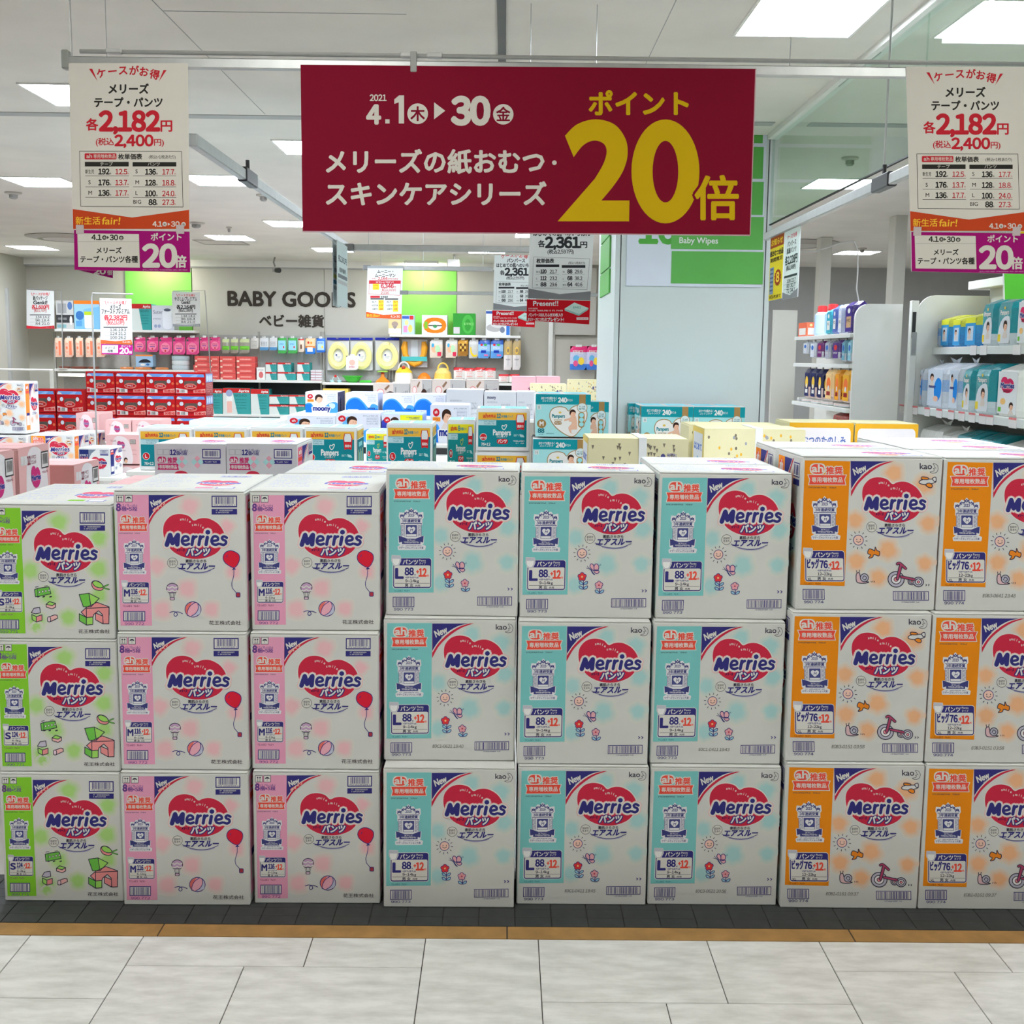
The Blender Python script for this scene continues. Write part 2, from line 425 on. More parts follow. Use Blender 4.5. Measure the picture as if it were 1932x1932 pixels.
# rib lines of the grey strip
for j in range(1, 6):
    G().box(-1.9, 3.044+.05*j, -.0005, 1.9, 3.0455+.05*j, .0003).build('tile_groove', M_GROUT, floor)
M_DARKGREY = plain('dark_grey_track', (.12, .12, .115), .6)
ceiling = struct(slab('ceiling', -9, -6, CEIL, 9, 17.5, CEIL+.15, M_CEIL))
def cseam(a, b, c, d, mat=None, h=.002): G().box(a, b, CEIL-h, c, d, CEIL+.01).build('ceiling_seam', mat or M_GREYWALL, ceiling)
cseam(-.045, 3.0, -.010, 6.8, M_DARKGREY, .012)
cseam(-9, 6.83, 1.5, 6.93, M_GREYWALL, .004); cseam(1.7, 6.83, 9, 6.93, M_GREYWALL, .004)
for x in (-1.35, .62): cseam(x, 4.5, x+.003, 6.8)
cseam(-1.35, 4.82, -.4, 4.823)
wall_back = struct(slab('wall_back', -9, 17.3, 0, 9, 17.5, CEIL, M_WALL))
wall_left = struct(slab('wall_left', -7.1, -6, 0, -6.9, 17.3, CEIL, M_WALL))
wall_right = struct(slab('wall_right', 7.2, -6, 0, 7.4, 17.3, CEIL, M_WALL))
wall_front = struct(slab('wall_front', -9, -6.2, 0, 9, -6, CEIL, M_WALL))
slab('door_jamb', -6.9, 16.55, 0, -6.86, 16.6, 2.4, M_GREYWALL, wall_left)
slab('cornice', -6.9, 17.24, CEIL-.09, 1.0, 17.3, CEIL, M_STEEL, wall_back)
slab('cornice_grey_strip', -6.9, 17.25, CEIL-.11, 1.0, 17.3, CEIL-.09, M_GREYWALL, wall_back)  # solid grey strip right under the cornice
def wallrect(name, x0, y0, x1, y1, mat, Y=17.3, t=.02, parent=None):
    a, b = at(x0, (y0+y1)/2, Y-t), at(x1, (y0+y1)/2, Y-t); zt, zb = at((x0+x1)/2, y0, Y-t).z, at((x0+x1)/2, y1, Y-t).z
    return slab(name, a.x, Y-t, zb, b.x, Y, zt, mat, parent or wall_back)
wallrect('white_wall_panel', 364, 497, 612, 700, M_WALLW)
wallrect('white_wall_panel', 613, 497, 757, 700, M_WALLW)
wallrect('white_wall_panel', 862, 500, 983, 700, M_WALLW)
wallrect('green_wall_panel', 238, 492, 362, 680, M_GREEN, 17.3, .03)
wallrect('green_wall_panel', 757, 496, 861, 680, M_GREEN, 17.3, .03)
wallrect('white_post', 1034, 505, 1042, 900, M_STEEL, 17.25, .08)
wallrect('upper_wall_panel', 1043, 505, 1125, 632, M_WALLW, 17.25, .02)
# far wall on the right, its shade put into a greyer sheet; white posts
gw0, gw1 = at(1462, 600, 15.6), at(1932, 600, 15.6)
slab('shaded_wall_sheet', gw0.x-.1, 17.2, 0, 7.2, 17.28, CEIL, M_GREYWALL, wall_back)
for x0, x1, Y in ((1545, 1566, 13.0), (1683, 1706, 11.0)):
    a, b = at(x0, 550, Y), at(x1, 550, Y)
    tag(G().cbox(a.x, Y, 0, b.x, Y+.18, CEIL, .004).build('steel_post', M_WALLW), 'white square post before the shaded far wall, %s' % ('farther one, above the bottles' if x0 < 1600 else 'nearer one, beside the right price card'), 'post')
# column --------------------------------------------------------------
CY = 7.24
cl, crt, cfar = at(1160, 600, CY).x, at(1448, 600, CY).x, 8.55
col = struct(slab('column', cl+.02, CY+.02, 0, crt-.02, cfar, CEIL, M_DARK)); col.name = 'wall_column'
slab('front_panel', cl+.03, CY, 0, crt-.03, CY+.03, CEIL, M_COLUMN, col)
slab('corner_post', cl-.005, CY-.004, 0, cl+.024, CY+.05, CEIL, M_COLUMN, col)
slab('corner_post', crt-.024, CY-.004, 0, crt+.004, CY+.05, CEIL, M_COLUMN, col)
slab('side_panel', cl, CY+.06, 0, cl+.03, cfar, CEIL, M_COLUMN, col)
slab('side_panel', crt-.03, CY+.06, 0, crt, cfar, CEIL, M_COLUMN, col)
slab('rear_panel', cl, cfar, 0, crt, cfar+.03, CEIL, M_COLUMN, col)
# department sign on the column
sgn = thing('department_sign', 'white and green baby wipes department sign on the white column', 'sign', (0, CY, 0))
def signrect(name, x0, y0, x1, y1, mat, t, d=0):
    a, b = at(x0, (y0+y1)/2, CY), at(x1, (y0+y1)/2, CY); zt, zb = at((x0+x1)/2, y0, CY).z, at((x0+x1)/2, y1, CY).z
    return G().cbox(a.x, -t, zb, b.x, -.0005-d, zt, .001).build(name, mat, sgn)
M_LILAC = plain('sign_white', (.66, .70, .80), .5, var=.02); M_SGREEN = plain('sign_green', (.10, .40, .07), .55, var=.03)
signrect('white_board', 1184, 250, 1441, 541, M_LILAC, .012)
for i, (y0, y1) in enumerate(((212, 270), (277, 337), (343, 405), (409, 471), (475, 536))): signrect('green_board', 1266, y0, 1439, y1, M_SGREEN, .016, .012)
_g = G(); _a = Art(((0, 0), (1, 0), (1, 1), (0, 1)))
def sign_text(txt, x, y, hpx, col, d, bold=.02):
    vs, fs = glyphs(txt, 3); h = vs[:, 1].max()-vs[:, 1].min(); s = hpx/h/FPX*CY*1.02; p = at(x, y, CY)
    gg = G()
    for k in range(6):
        ox, oz = bold*s*math.cos(k*1.047), bold*s*math.sin(k*1.047)
        gg.add([(p.x+(v[0]-vs[:, 0].min())*s+ox, d-k*6e-6, p.z+v[1]*s+oz) for v in vs], fs, col)
    return gg
sign_text('Baby Wipes', 1281, 459, 13.5, (.75, .78, .75), -.0165).build('department_name', M_PRINT, sgn)
sign_text('10', 1207, 458, 44, (.10, .40, .07), -.0125, .05).build('department_number', M_PRINT, sgn)
sg2 = thing('side_department_sign', 'narrow green sign on the left face of the white column', 'sign', (cl, 0, 0))
for z0, z1 in ((1.95, 2.10), (2.11, 2.30), (2.31, 2.5)): G().cbox(-.012, CY+.35, z0, -.0005, CY+1.05, z1, .001).build('green_board', M_SGREEN, sg2)
# ceiling lights -------------------------------------------------------
def near_words(i):
    return ['large one above the right end of the banner', 'upper left, cut by the left price card', 'one cut by the left edge of the red banner',
            'one cut by the left edge of the frame', 'one behind the left slanted sign rail', 'one behind the glass partition', 'lower one cut by the red banner',
            'one left of the banner foot, above the hatch', 'far left one by the corner', 'far right one above the shaded wall', 'far one under the banner by the slanted rail', 'far one just under the middle of the banner'][i] if i < 12 else 'added one out of view'
for i, (x, y, wd, dp) in enumerate(PANELS):
    lab = 'bright white square ceiling panel light, '+near_words(i)
    t = thing('ceiling_light', lab, 'light', (x+wd/2, y+dp/2, CEIL), 0, 'ceiling panel lights')
    f = G(); q = .012
    for a, b, c, d in ((-wd/2-q, -dp/2-q, wd/2+q, -dp/2), (-wd/2-q, dp/2, wd/2+q, dp/2+q), (-wd/2-q, -dp/2, -wd/2, dp/2), (wd/2, -dp/2, wd/2+q, dp/2)): f.box(a, b, -.008, c, d, .002)
    f.build('frame', M_STEEL, t)
    G().box(-wd/2, -dp/2, -.004, wd/2, dp/2, .001).build('diffuser', M_PANEL if y > 2.5 else M_FILL, t)
# louvre light at the top right
t = thing('louvre_light', 'ceiling light with white louvre blades at the top right corner', 'light', (2.0, 4.76, CEIL))
G().box(-.24, -.27, -.006, .24, .27, .001).build('housing', M_STEEL, t)
for k in range(4): G().box(-.22, -.25+.13*k, -.012, .22, -.17+.13*k, -.006).build('tube', M_TUBE if 0 else M_PANEL, t)
for k in range(5): G().box(-.23, -.262+.13*k, -.03, .23, -.255+.13*k, -.006).build('louvre_blade', M_STEEL, t)
# wall washers over the green boards
def washer(px, lab):
    p = at(px, 495, 16.95)
    t = thing('wall_washer_light', lab, 'light', (p.x, 16.95, CEIL))
    G().cbox(-.24, -.05, -.035, .24, .05, 0, .004).build('housing', M_STEEL, t)
    G().box(-.22, -.035, -.038, .22, .035, -.035).build('tube', M_TUBE, t)
    ld = bpy.data.lights.new('washer_glow', 'AREA'); ld.shape = 'RECTANGLE'; ld.size = .44; ld.size_y = .07; ld.energy = 5; ld.color = (1, .93, .8)
    lo = bpy.data.objects.new('washer_glow', ld); COL.objects.link(lo); lo.parent = t; lo.location = (0, 0, -.045); lo.rotation_euler = (math.radians(25), 0, 0)
washer(290, 'slim wall washer light over the left green wall board'); washer(795, 'slim wall washer light over the right green wall board')
# ceiling fittings ------------------------------------------------------
def detector(px, py, lab, r=.06):
    p = atz(px, py, CEIL); t = thing('smoke_detector', lab, 'detector', (p.x, p.y, CEIL))
    G().lathe([(r, 0), (r, -.012), (r*.55, -.02)], 0, 0, 0, (.5, .47, .42)).build('base_plate', M_PLASTIC, t)
    G().lathe([(r*.5, -.02), (r*.5, -.045), (r*.3, -.055)], 0, 0, 0, (.3, .29, .27)).build('sensor_head', M_PLASTIC, t)
detector(25, 363, 'small ceiling smoke detector near the left frame edge', .07); detector(497, 367, 'small ceiling smoke detector beside the left slanted sign rail')
detector(370, 420, 'small dark ceiling fitting right of the left price card', .09); detector(1627, 468, 'small ceiling detector above the far right panel light', .05)
detector(1604, 297, 'small ceiling detector seen through the glass partition', .055); detector(432, 428, 'tiny ceiling sprinkler left of the red banner', .03)
def diffuser(px, py, r, lab):
    p = atz(px, py, CEIL); t = thing('air_diffuser', lab, 'vent', (p.x, p.y, CEIL-.003))
    G().lathe([(r, 0), (r, -.006), (r*.72, -.03), (r*.70, -.004)], 0, 0, 0, (.38, .35, .30), 40).build('outer_ring', M_PLASTIC, t)
    G().lathe([(r*.62, -.012), (r*.60, -.03), (r*.2, -.034)], 0, 0, 0, (.5, .46, .40), 40).build('inner_cone', M_PLASTIC, t)
diffuser(130, 447, .48, 'round ceiling air diffuser behind the left price card'); diffuser(1492, 459, .55, 'round ceiling air diffuser right of the column, cable beside it')
hp = atz(418, 457, CEIL); t = thing('ceiling_hatch', 'square ceiling access hatch outline below a panel light', 'hatch', (hp.x, hp.y, CEIL))
f = G()
for a, b, c, d in ((-.28, -.28, .28, -.26), (-.28, .26, .28, .28), (-.28, -.26, -.26, .26), (.26, -.26, .28, .26)): f.box(a, b, -.006, c, d, 0, (.3, .28, .25))
f.build('hatch_frame', M_PLASTIC, t); G().box(-.258, -.258, -.003, .258, .258, 0, (.55, .51, .45)).build('hatch_cover', M_PLASTIC, t)
p = at(523, 497, 16.6); t = thing('security_camera', 'small security camera hanging above the baby goods lettering', 'camera', (p.x, 16.6, CEIL))
zc = at(523, 509, 16.6).z-CEIL
G().tube([(-.03, 0, 0), (-.05, 0, zc*.4), (-.03, 0, zc+.04)], .012, (.3, .29, .27)).build('bracket', M_PLASTIC, t)
G().cbox(-.06, -.06, zc-.03, .0, .1, zc+.03, .006, (.35, .33, .3)).build('housing', M_PLASTIC, t)
G().tube([(.0, -.05, zc-.01), (.045, -.10, zc-.015)], .035, (.02, .02, .02), 12).build('lens', M_PLASTIC, t)
p = at(857, 497, 15.8); t = thing('spot_light', 'white boxy spot light fitting hanging left of the far price card', 'light', (p.x, 15.8, CEIL)); zc = at(857, 497, 15.8).z-CEIL
G().tube([(0, 0, 0), (0, 0, zc+.05)], .012, (.6, .58, .54)).build('stem', M_PLASTIC, t)
G().cbox(-.09, -.08, zc-.06, .07, .08, zc+.05, .01, (.6, .58, .54)).build('lamp_housing', M_PLASTIC, t)
# glass smoke barrier and its ceiling track -----------------------------
gp = thing('glass_partition', 'greenish glass smoke barrier hanging from the ceiling beside the column', 'glass panel', (1.57, 0, CEIL))
zb = at(1452, 424, 7.2).z-CEIL
G().box(-.03, 2.0, -.03, .03, 7.2, 0).build('ceiling_track', M_STEEL, gp)
for a, b in ((2.02, 4.6), (4.604, 7.19)): G().box(-.004, a, zb, .004, b, -.03).build('glass_pane', M_GLASS, gp)
G().box(-.006, 2.02, zb-.006, .006, 7.19, zb).build('bottom_edge', M_DARK, gp)
# ================================================================== FRONT CARTONS
PAPER = C(187, 186, 180); NAVY = C(48, 46, 108); RED = C(176, 40, 62); VERM = C(205, 72, 58); WHITE = C(192, 190, 186); DK = C(52, 50, 66)
PALEPINK = C(205, 160, 160)
Q_L = ((47, 171), (1612, 187), (1595, 1898), (60, 1869))
Q_P = ((17, 161), (1645, 180), (1661, 1884), (73, 1879))
Q_G = ((-165, 152), (1467, 159), (1511, 1925), (-97, 1918))
Q_O = ((130, 162), (1665, 170), (1546, 1836), (36, 1828))
HEART = [(1110, 466), (1050, 412), (950, 388), (850, 410), (780, 480), (757, 560), (765, 660), (800, 745), (880, 835), (1000, 895), (1120, 915), (1250, 900), (1370, 845), (1440, 760), (1468, 680), (1450, 590), (1390, 505), (1300, 450), (1230, 437), (1165, 446)]
def e_(dx): return spline([(972+dx, 707), (1010+dx, 702), (1042+dx, 692), (1040+dx, 664), (1012+dx, 650), (984+dx, 662), (968+dx, 704), (982+dx, 738), (1016+dx, 750), (1050+dx, 738)], 3)
def merries(a, L, simple=False):
    st = [([(798, 750), (836, 634), (864, 730), (926, 634), (918, 746)], 54), (e_(4), 31), ([(1088, 748), (1104, 654)], 37),
          (spline([(1102, 690), (1116, 664), (1140, 654)], 3), 32), ([(1168, 748), (1184, 654)], 37), (spline([(1182, 690), (1196, 664), (1220, 654)], 3), 32),
          ([(1250, 748), (1266, 662)], 40), ([(1271, 603), (1273, 603)], 58), (e_(345), 31),
          (spline([(1490, 668), (1458, 652), (1434, 668), (1446, 690), (1474, 704), (1480, 730), (1452, 752), (1412, 740)], 3), 31)]
    for pts, w in st:
        a.line(pts, w+50, PALEPINK, L); a.line(pts, w+34, WHITE, L+1)
    for pts, w in st: a.line(pts, w, NAVY, L+2)
def logo(a, dst, L=3):
    a.map((757, 387, 1468, 915), dst)
    h = spline(HEART, 4, True); a.line(h, 26, WHITE, L, True); a.poly(h, RED, L+1)
    for ch, p, r in zip('smile', [(958, 466), (984, 462), (1010, 466), (1034, 474), (1062, 490)], [-.05, .1, .2, .3, .42]): a.text(ch, p[0], p[1], 42, WHITE, L+2, .02, 'c', rot=r)
    for ch, p, r in zip('smile', [(1096, 530), (1128, 526), (1162, 530), (1186, 540), (1212, 558)], [-.05, .1, .2, .3, .42]): a.text(ch, p[0], p[1], 42, WHITE, L+2, .02, 'c', rot=r)
    merries(a, L+2)
    a.text('メリーズ', 912, 826, 38, C(50, 26, 66), L+3, .06, 'l', w=92)
    a.text('パンツ', 1022, 872, 104, WHITE, L+6, .05, 'l', w=262, skew=.14, out=[(.17, NAVY, L+5)])
    a.ring(862, 960, 58, 58, 5, DK, PAPER, L)
    a.text('肌研究', 862, 956, 30, DK, L+2, .012, 'c', w=76); a.text('生まれ', 862, 988, 30, DK, L+2, .012, 'c', w=76)
    a.text('素肌さらさら', 1132, 954, 40, DK, L+2, .03, 'c', w=238)
    a.text('エアスルー', 935, 1034, 92, NAVY, L+2, .045, 'l', w=405, skew=.25)
    a.line(spline([(920, 1012), (1000, 1050), (1110, 1072), (1230, 1066), (1345, 1022)], 5), 7, NAVY, L+1)
    a.line(spline([(1010, 1062), (1110, 1080), (1230, 1074), (1300, 1050)], 4), 11, C(140, 140, 170), L)
    a.map()
def new_tri(a, src, dst, sub, L=2):
    a.map(src, dst)
    cur = spline([(620, 655), (700, 512), (820, 392), (960, 298), (1108, 244)], 6)
    inn = spline([(622, 612), (690, 500), (810, 378), (945, 290), (1074, 246)], 6)
    a.poly([(618, 243)]+cur[::-1]+[(618, 655)], RED, L)
    a.poly([(618, 243)]+spline([(622, 592), (690, 482), (805, 366), (935, 284), (1060, 244)], 6)[::-1], WHITE, L+1)
    a.poly([(618, 243)]+spline([(622, 566), (690, 462), (795, 352), (920, 276), (1046, 244)], 6)[::-1], NAVY, L+2)
    a.text('New', 664, 408, 112, WHITE, L+3, .03, 'l', rot=-.42, skew=.1, w=150)
    if sub == 'b': a.text('デザイン', 734, 424, 30, WHITE, L+3, .004, 'l', rot=-.62, w=108)
    else: a.text('デザイン', 690, 480, 46, WHITE, L+4, .03, 'l', rot=-.66, w=200, out=[(.12, VERM, L+3)])
    a.map()
def ah_badge(a, dst, L=3, white=None):
    a.map((135, 280, 565, 560), dst); W_ = white or WHITE
    a.rrect(158, 278, 336, 404, 50, W_, L); a.rrect(172, 288, 320, 398, 50, VERM, L+1)
    a.text('ah', 246, 376, 120, W_, L+2, .035, 'c', w=124)
    a.text('推奨', 430, 394, 92, VERM, L+2, .035, 'c', w=180, out=[(.14, W_, L)])
    a.poly([(132, 404), (570, 404), (548, 462), (562, 524), (138, 524), (152, 462)], W_, L+1)
    a.poly([(142, 410), (558, 410), (538, 462), (552, 516), (148, 516), (162, 462)], VERM, L+2)
    a.text('専用増枚数品', 350, 486, 62, W_, L+3, .02, 'c', w=340)
    a.scribble(144, 544, 450, 558, DK, L, 3); a.map()
def crest(a, dst, L=3):
    a.map((200, 630, 490, 1110), dst); W_ = C(196, 196, 200); N_ = C(58, 60, 112)
    sil = [(345, 632), (370, 665), (400, 655), (425, 690), (480, 680), (485, 740), (470, 760), (470, 820), (458, 830), (462, 955), (492, 960), (486, 1040), (460, 1050), (512, 1075), (505, 1110), (200, 1110), (195, 1080), (240, 1050), (205, 1040), (200, 960), (236, 955), (232, 830), (222, 820), (222, 760), (206, 730), (212, 685), (262, 690), (290, 655), (320, 668)]
    a.line(sil, 14, W_, L, True); a.poly(sil, W_, L)
    for x, y, s in ((345, 662, 42), (290, 690, 34), (400, 690, 34), (238, 716, 28), (452, 716, 28)):
        a.line([(x-s*.7, y+s*.8), (x-s*.55, y-s*.3), (x, y+s*.35), (x+s*.55, y-s*.3), (x+s*.7, y+s*.8)], 9, N_, L+1); a.line([(x-s*.4, y+s*.3), (x, y-s*.5), (x+s*.4, y+s*.3)], 8, N_, L+1)
    a.poly([(290, 690), (400, 690), (388, 740), (302, 740)], W_, L+2); a.text('2019', 345, 728, 44, N_, L+3, .03, 'c', w=70)
    a.rect(224, 750, 470, 756, N_, L+1); a.rect(224, 804, 470, 812, N_, L+1); a.text('3年連続受賞', 346, 794, 42, N_, L+2, .03, 'c', w=216)
    for x in (248, 446):
        for k in range(9): a.line([(x-16, 836+k*15), (x+14, 826+k*15)], 5, N_, L+1, caps=False)
        a.rect(x-22, 815, x-18, 960, N_, L+1); a.rect(x+18, 815, x+22, 960, N_, L+1)
    a.rect(284, 826, 412, 962, N_, L+1); a.rect(292, 834, 404, 930, C(66, 70, 120), L+2); a.rect(290, 934, 406, 958, W_, L+2)
    hh = [(348, 860), (330, 846), (306, 856), (304, 880), (322, 902), (348, 922), (374, 902), (392, 880), (390, 856), (366, 846)]
    a.poly(spline(hh, 3, True), W_, L+3); a.text('M', 348, 900, 44, N_, L+4, .02, 'c', skew=.2)
    a.poly([(200, 952), (240, 962), (300, 985), (400, 985), (455, 962), (492, 952), (486, 1030), (455, 1022), (455, 1048), (240, 1048), (240, 1022), (206, 1030)], N_, L+2)
    a.scribble(300, 996, 400, 1010, W_, L+3, 5); a.scribble(262, 1018, 440, 1036, W_, L+3, 6)
    a.scribble(236, 1062, 470, 1072, N_, L+1, 7); a.text('マザーズセレクション大賞', 346, 1102, 28, N_, L+1, .015, 'c', w=286); a.map()
def sizebox(a, dst, big, num, kg, xl=False, L=3):
    a.map((118, 1172, 588, 1562), dst); W_ = WHITE
    a.rrect(132, 1208, 588, 1564, 30, W_, L); a.rrect(140, 1214, 582, 1558, 26, NAVY, L+1); a.rrect(150, 1296, 572, 1546, 16, W_, L+2)
    a.line([(124, 1182), (220, 1186), (226, 1240), (200, 1298), (150, 1296), (122, 1240)], 12, W_, L+2, True)
    a.poly([(120, 1180), (224, 1184), (228, 1240), (202, 1300), (150, 1298), (120, 1240)], C(170, 170, 180), L+3); a.poly([(128, 1218), (214, 1220), (208, 1262), (190, 1290), (156, 1290), (132, 1262)], C(205, 205, 205), L+4)
    a.text('パンツ', 250, 1282, 66, W_, L+3, .03, 'l', w=176); a.text('Pants', 442, 1250, 34, W_, L+3, .01, 'l', w=76); a.text('タイプ', 442, 1284, 30, W_, L+3, .01, 'l', w=76)
    if xl: a.text(big, 164, 1404, 120, NAVY, L+3, .035, 'l', w=132)
    else: a.text(big, 168, 1444, 160, NAVY, L+3, .055 if big == 'L' else .04, 'l', w=86 if big == 'L' else 92)
    x0 = 306 if xl else 276 if len(num) == 2 else 284
    a.text(num, x0, 1406, 110, NAVY, L+3, .045, 'l', w=(86 if xl else 100) if len(num) == 2 else 104); a.text('枚', x0+(92 if xl else 108), 1412, 20, NAVY, L+3, .02)
    a.text('+', 410, 1396, 76, VERM, L+3, .045, 'l', w=28); a.text('12', 440, 1422, 120, VERM, L+3, .05, 'l', w=84); a.text('枚', 532, 1424, 28, VERM, L+3, .02)
    a.scribble(276, 1426, 436, 1446, NAVY, L+3, 9); a.text(kg, 280, 1490, 42, DK, L+3, .03, 'l', w=158)
    a.rect(162, 1502, 566, 1506, DK, L+3)
    if xl: a.text('XL', 164, 1546, 40, DK, L+3, .025)
    a.text('男 女', 276, 1542, 40, DK, L+3, .03, 'l', w=98); a.text('共用', 396, 1540, 26, DK, L+3, .025, 'l', w=56); a.map()
def barcode(a, x0, y0, x1, y1, num=None, L=3, seed=1, paper=None, n=22):
    a.rect(x0, y0, x1, y1, NAVY, L); t = (y1-y0)*.07; a.rect(x0+t, y0+t, x1-t, y1-t, paper or WHITE, L+1); a.bars(x0+t*2.5, y0+t*1.4, x1-t*2.5, y1-t*1.4, NAVY, L+2, seed, n)
    if num: a.text(num, (x0+x1)/2, y1+(y1-y0)*.32, 38, NAVY, L, .012, 'c', w=(x1-x0)*.9)
def heart_of(q): return q
# ---- the four printed fronts (the rabbit mascot is left out)
def front_L():
    a = Art(Q_L); S = C(108, 172, 172); BL = C(146, 182, 182)
    for i, (x, y, r) in enumerate(((1085, 372, 105), (1432, 480, 118), (690, 952, 105), (1478, 850, 112), (1060, 1262, 128), (690, 1500, 105), (1470, 1262, 100))): a.blot(x, y, r, BL, PAPER, 1, 5, i)
    a.rect(606, 860, 622, 1612, PAPER, 2)
    a.rect(88, 238, 613, 1612, S, 2)
    new_tri(a, None, None, 'b') if 0 else new_tri(a, (0, 0, 1, 1), (0, 0, 1, 1), 'b')
    logo(a, (757, 387, 1468, 915)); ah_badge(a, (135, 280, 565, 560)); crest(a, (200, 630, 490, 1110)); sizebox(a, (118, 1172, 588, 1562), 'L', '88', '9~14kg')
    a.scribble(148, 1582, 334, 1600, C(60, 110, 120), 3, 4)
    a.text('kao', 1372, 318, 92, DK, 3, .012, 'l', w=130); moon(a, 1528, 304, 56)
    # sun, butterfly, flowers
    sun(a, 772, 1134, 1)
    BF = C(198, 150, 158)
    for pts in ([(900, 1330), (868, 1290), (880, 1256), (908, 1270), (916, 1320)], [(916, 1320), (920, 1270), (950, 1258), (972, 1290), (962, 1330), (930, 1336)], [(916, 1330), (960, 1330), (976, 1352), (950, 1372), (920, 1352)]): a.shape(pts, 8, NAVY, BF, 3)
    a.line([(884, 1332), (908, 1372), (922, 1380)], 12, NAVY, 5); a.line(spline([(884, 1330), (850, 1310), (826, 1306)], 3), 5, NAVY, 5); a.line(spline([(884, 1326), (850, 1296), (836, 1280)], 3), 5, NAVY, 5)
    a.line([(974, 1268), (980, 1282)], 5, NAVY, 3); a.line([(988, 1262), (994, 1276)], 5, NAVY, 3)
    flower(a, 778, 1406, 52, C(196, 54, 56), C(230, 170, 120)); flower(a, 977, 1504, 48, C(196, 140, 148), C(170, 60, 80))
    LF = C(130, 172, 190)
    for x0, yy, n in ((795, 1450, 2), (985, 1550, 1)):
        a.line([(x0, yy), (x0, yy+100 if n == 2 else yy+40)], 9, NAVY, 3)
        for j in range(n):
            y = yy+30+j*52
            for s in (-1, 1): a.shape([(x0, y+18), (x0+s*22, y-14), (x0+s*50, y-18), (x0+s*40, y+10)], 7, NAVY, LF, 3, 3)
    for x in (1482, 1520): a.line([(x, 1560), (x+16, 1572), (x+2, 1586)], 9, NAVY, 3)
    barcode(a, 136, 1660, 386, 1780, '990 773', seed=3); barcode(a, 1124, 1660, 1532, 1764, None, seed=5, n=34); a.scribble(1228, 1774, 1430, 1786, NAVY, 3, 8)
    return a
def moon(a, x, y, r, col=None, paper=None, L=3):
    c = col or DK
    out = spline([(x-r*.15, y-r*.95), (x+r*.55, y-r*.75), (x+r*.85, y), (x+r*.5, y+r*.8), (x-r*.3, y+r*.95), (x-r*.8, y+r*.75), (x-r*.1, y+r*.55), (x+r*.05, y+r*.25), (x-r*.12, y+r*.08), (x+r*.2, y-r*.05), (x+r*.12, y-r*.45)], 4, True)
    a.line(out, r*.09, c, L, True); a.line([(x+r*.32, y-r*.15), (x+r*.42, y+r*.02)], r*.08, c, L)
def sun(a, x, y, s, L=3):
    for k in range(12):
        t = k*math.pi/6+.1; a.line([(x+80*s*math.cos(t), y+80*s*math.sin(t)), (x+98*s*math.cos(t), y+98*s*math.sin(t))], 7*s, DK, L)
    a.ring(x, y, 54*s, 54*s, 7*s, NAVY, C(206, 172, 160), L); a.ell(x-18*s, y-8*s, 5*s, 7*s, DK, L+2, 10); a.ell(x+22*s, y-8*s, 5*s, 7*s, DK, L+2, 10)
    a.line(spline([(x-24*s, y+10*s), (x, y+24*s), (x+26*s, y+10*s)], 4), 6*s, DK, L+2)
def flower(a, x, y, r, col, mid, L=4):
    for q, c, d in ((.50, NAVY, 0), (.36, col, 1)):
        for k in range(5): a.ell(x+r*.55*math.cos(k*1.2566-1.57), y+r*.55*math.sin(k*1.2566-1.57), r*q, r*q, c, L+d, 14)
    a.ell(x, y, r*.4, r*.4, col, L+1, 12); a.ell(x, y, r*.22, r*.22, mid, L+2, 12)
def tape_stripe(a, col, num, big, cnt, kg):
    """stripe of the pink and green cartons, in the pink carton's picture frame"""
    a.frame(Q_P)
    a.poly([(62, 222), (455, 222), (496, 1812), (108, 1812)], col, 2)
    for i, x in enumerate((54, 162)):
        a.rect(x, 222, x+94, 312, DK, 3); a.rect(x+6, 228, x+88, 306, WHITE, 4)
        if i == 0:
            for q in (x+32, x+62): a.rect(q-3, 245, q+3, 294, DK, 5); a.poly([(q-14, 256), (q, 236), (q+14, 256)], DK, 5)
            a.rect(x+18, 296, x+76, 301, DK, 5)
        else:
            a.poly(spline([(x+16, 270), (x+30, 248), (x+47, 244), (x+64, 248), (x+78, 270), (x+47, 262)], 3, True), DK, 5); a.rect(x+45, 262, x+49, 296, DK, 5)
    U = C(92, 58, 120); a.text('8', 58, 414, 112, U, 3, .06, 'l', w=50); a.text('梱×5段', 120, 414, 58, U, 3, .03, 'l', w=196); a.text('(1パレット)', 120, 364, 38, U, 3, .01, 'l', w=194)
    ah_badge(a, (85, 465, 450, 700)); crest(a, (148, 770, 405, 1185)); sizebox(a, (118, 1258, 462, 1545), big, cnt, kg)
    a.scribble(136, 1566, 340, 1586, C(120, 60, 90), 3, 4)
    a.rect(142, 1638, 412, 1762, NAVY, 3); a.rect(152, 1648, 402, 1752, WHITE, 4); a.bars(165, 1652, 392, 1750, NAVY, 5, 4, 20); a.text(num, 280, 1806, 42, U, 3, .01, 'c', w=238)
def tr_code(a, x0, y0, x1, y1):
    a.rect(x0, y0, x1, y1, NAVY, 3); w_ = (x1-x0); h = y1-y0; a.rect(x0+w_*.04, y0+h*.1, x1-w_*.04, y1-h*.1, WHITE, 4); a.bars(x0+w_*.13, y0+h*.12, x1-w_*.13, y1-h*.28, NAVY, 5, 11, 24); a.scribble(x0+w_*.08, y1-h*.24, x1-w_*.08, y1-h*.13, NAVY, 5, 12)
    a.rect(x0, y1+h*.14, x1, y1+h*.62, NAVY, 3); a.scribble(x0+w_*.17, y1+h*.22, x1-w_*.17, y1+h*.33, WHITE, 4, 13); a.scribble(x0+w_*.17, y1+h*.4, x1-w_*.3, y1+h*.5, WHITE, 4, 14)
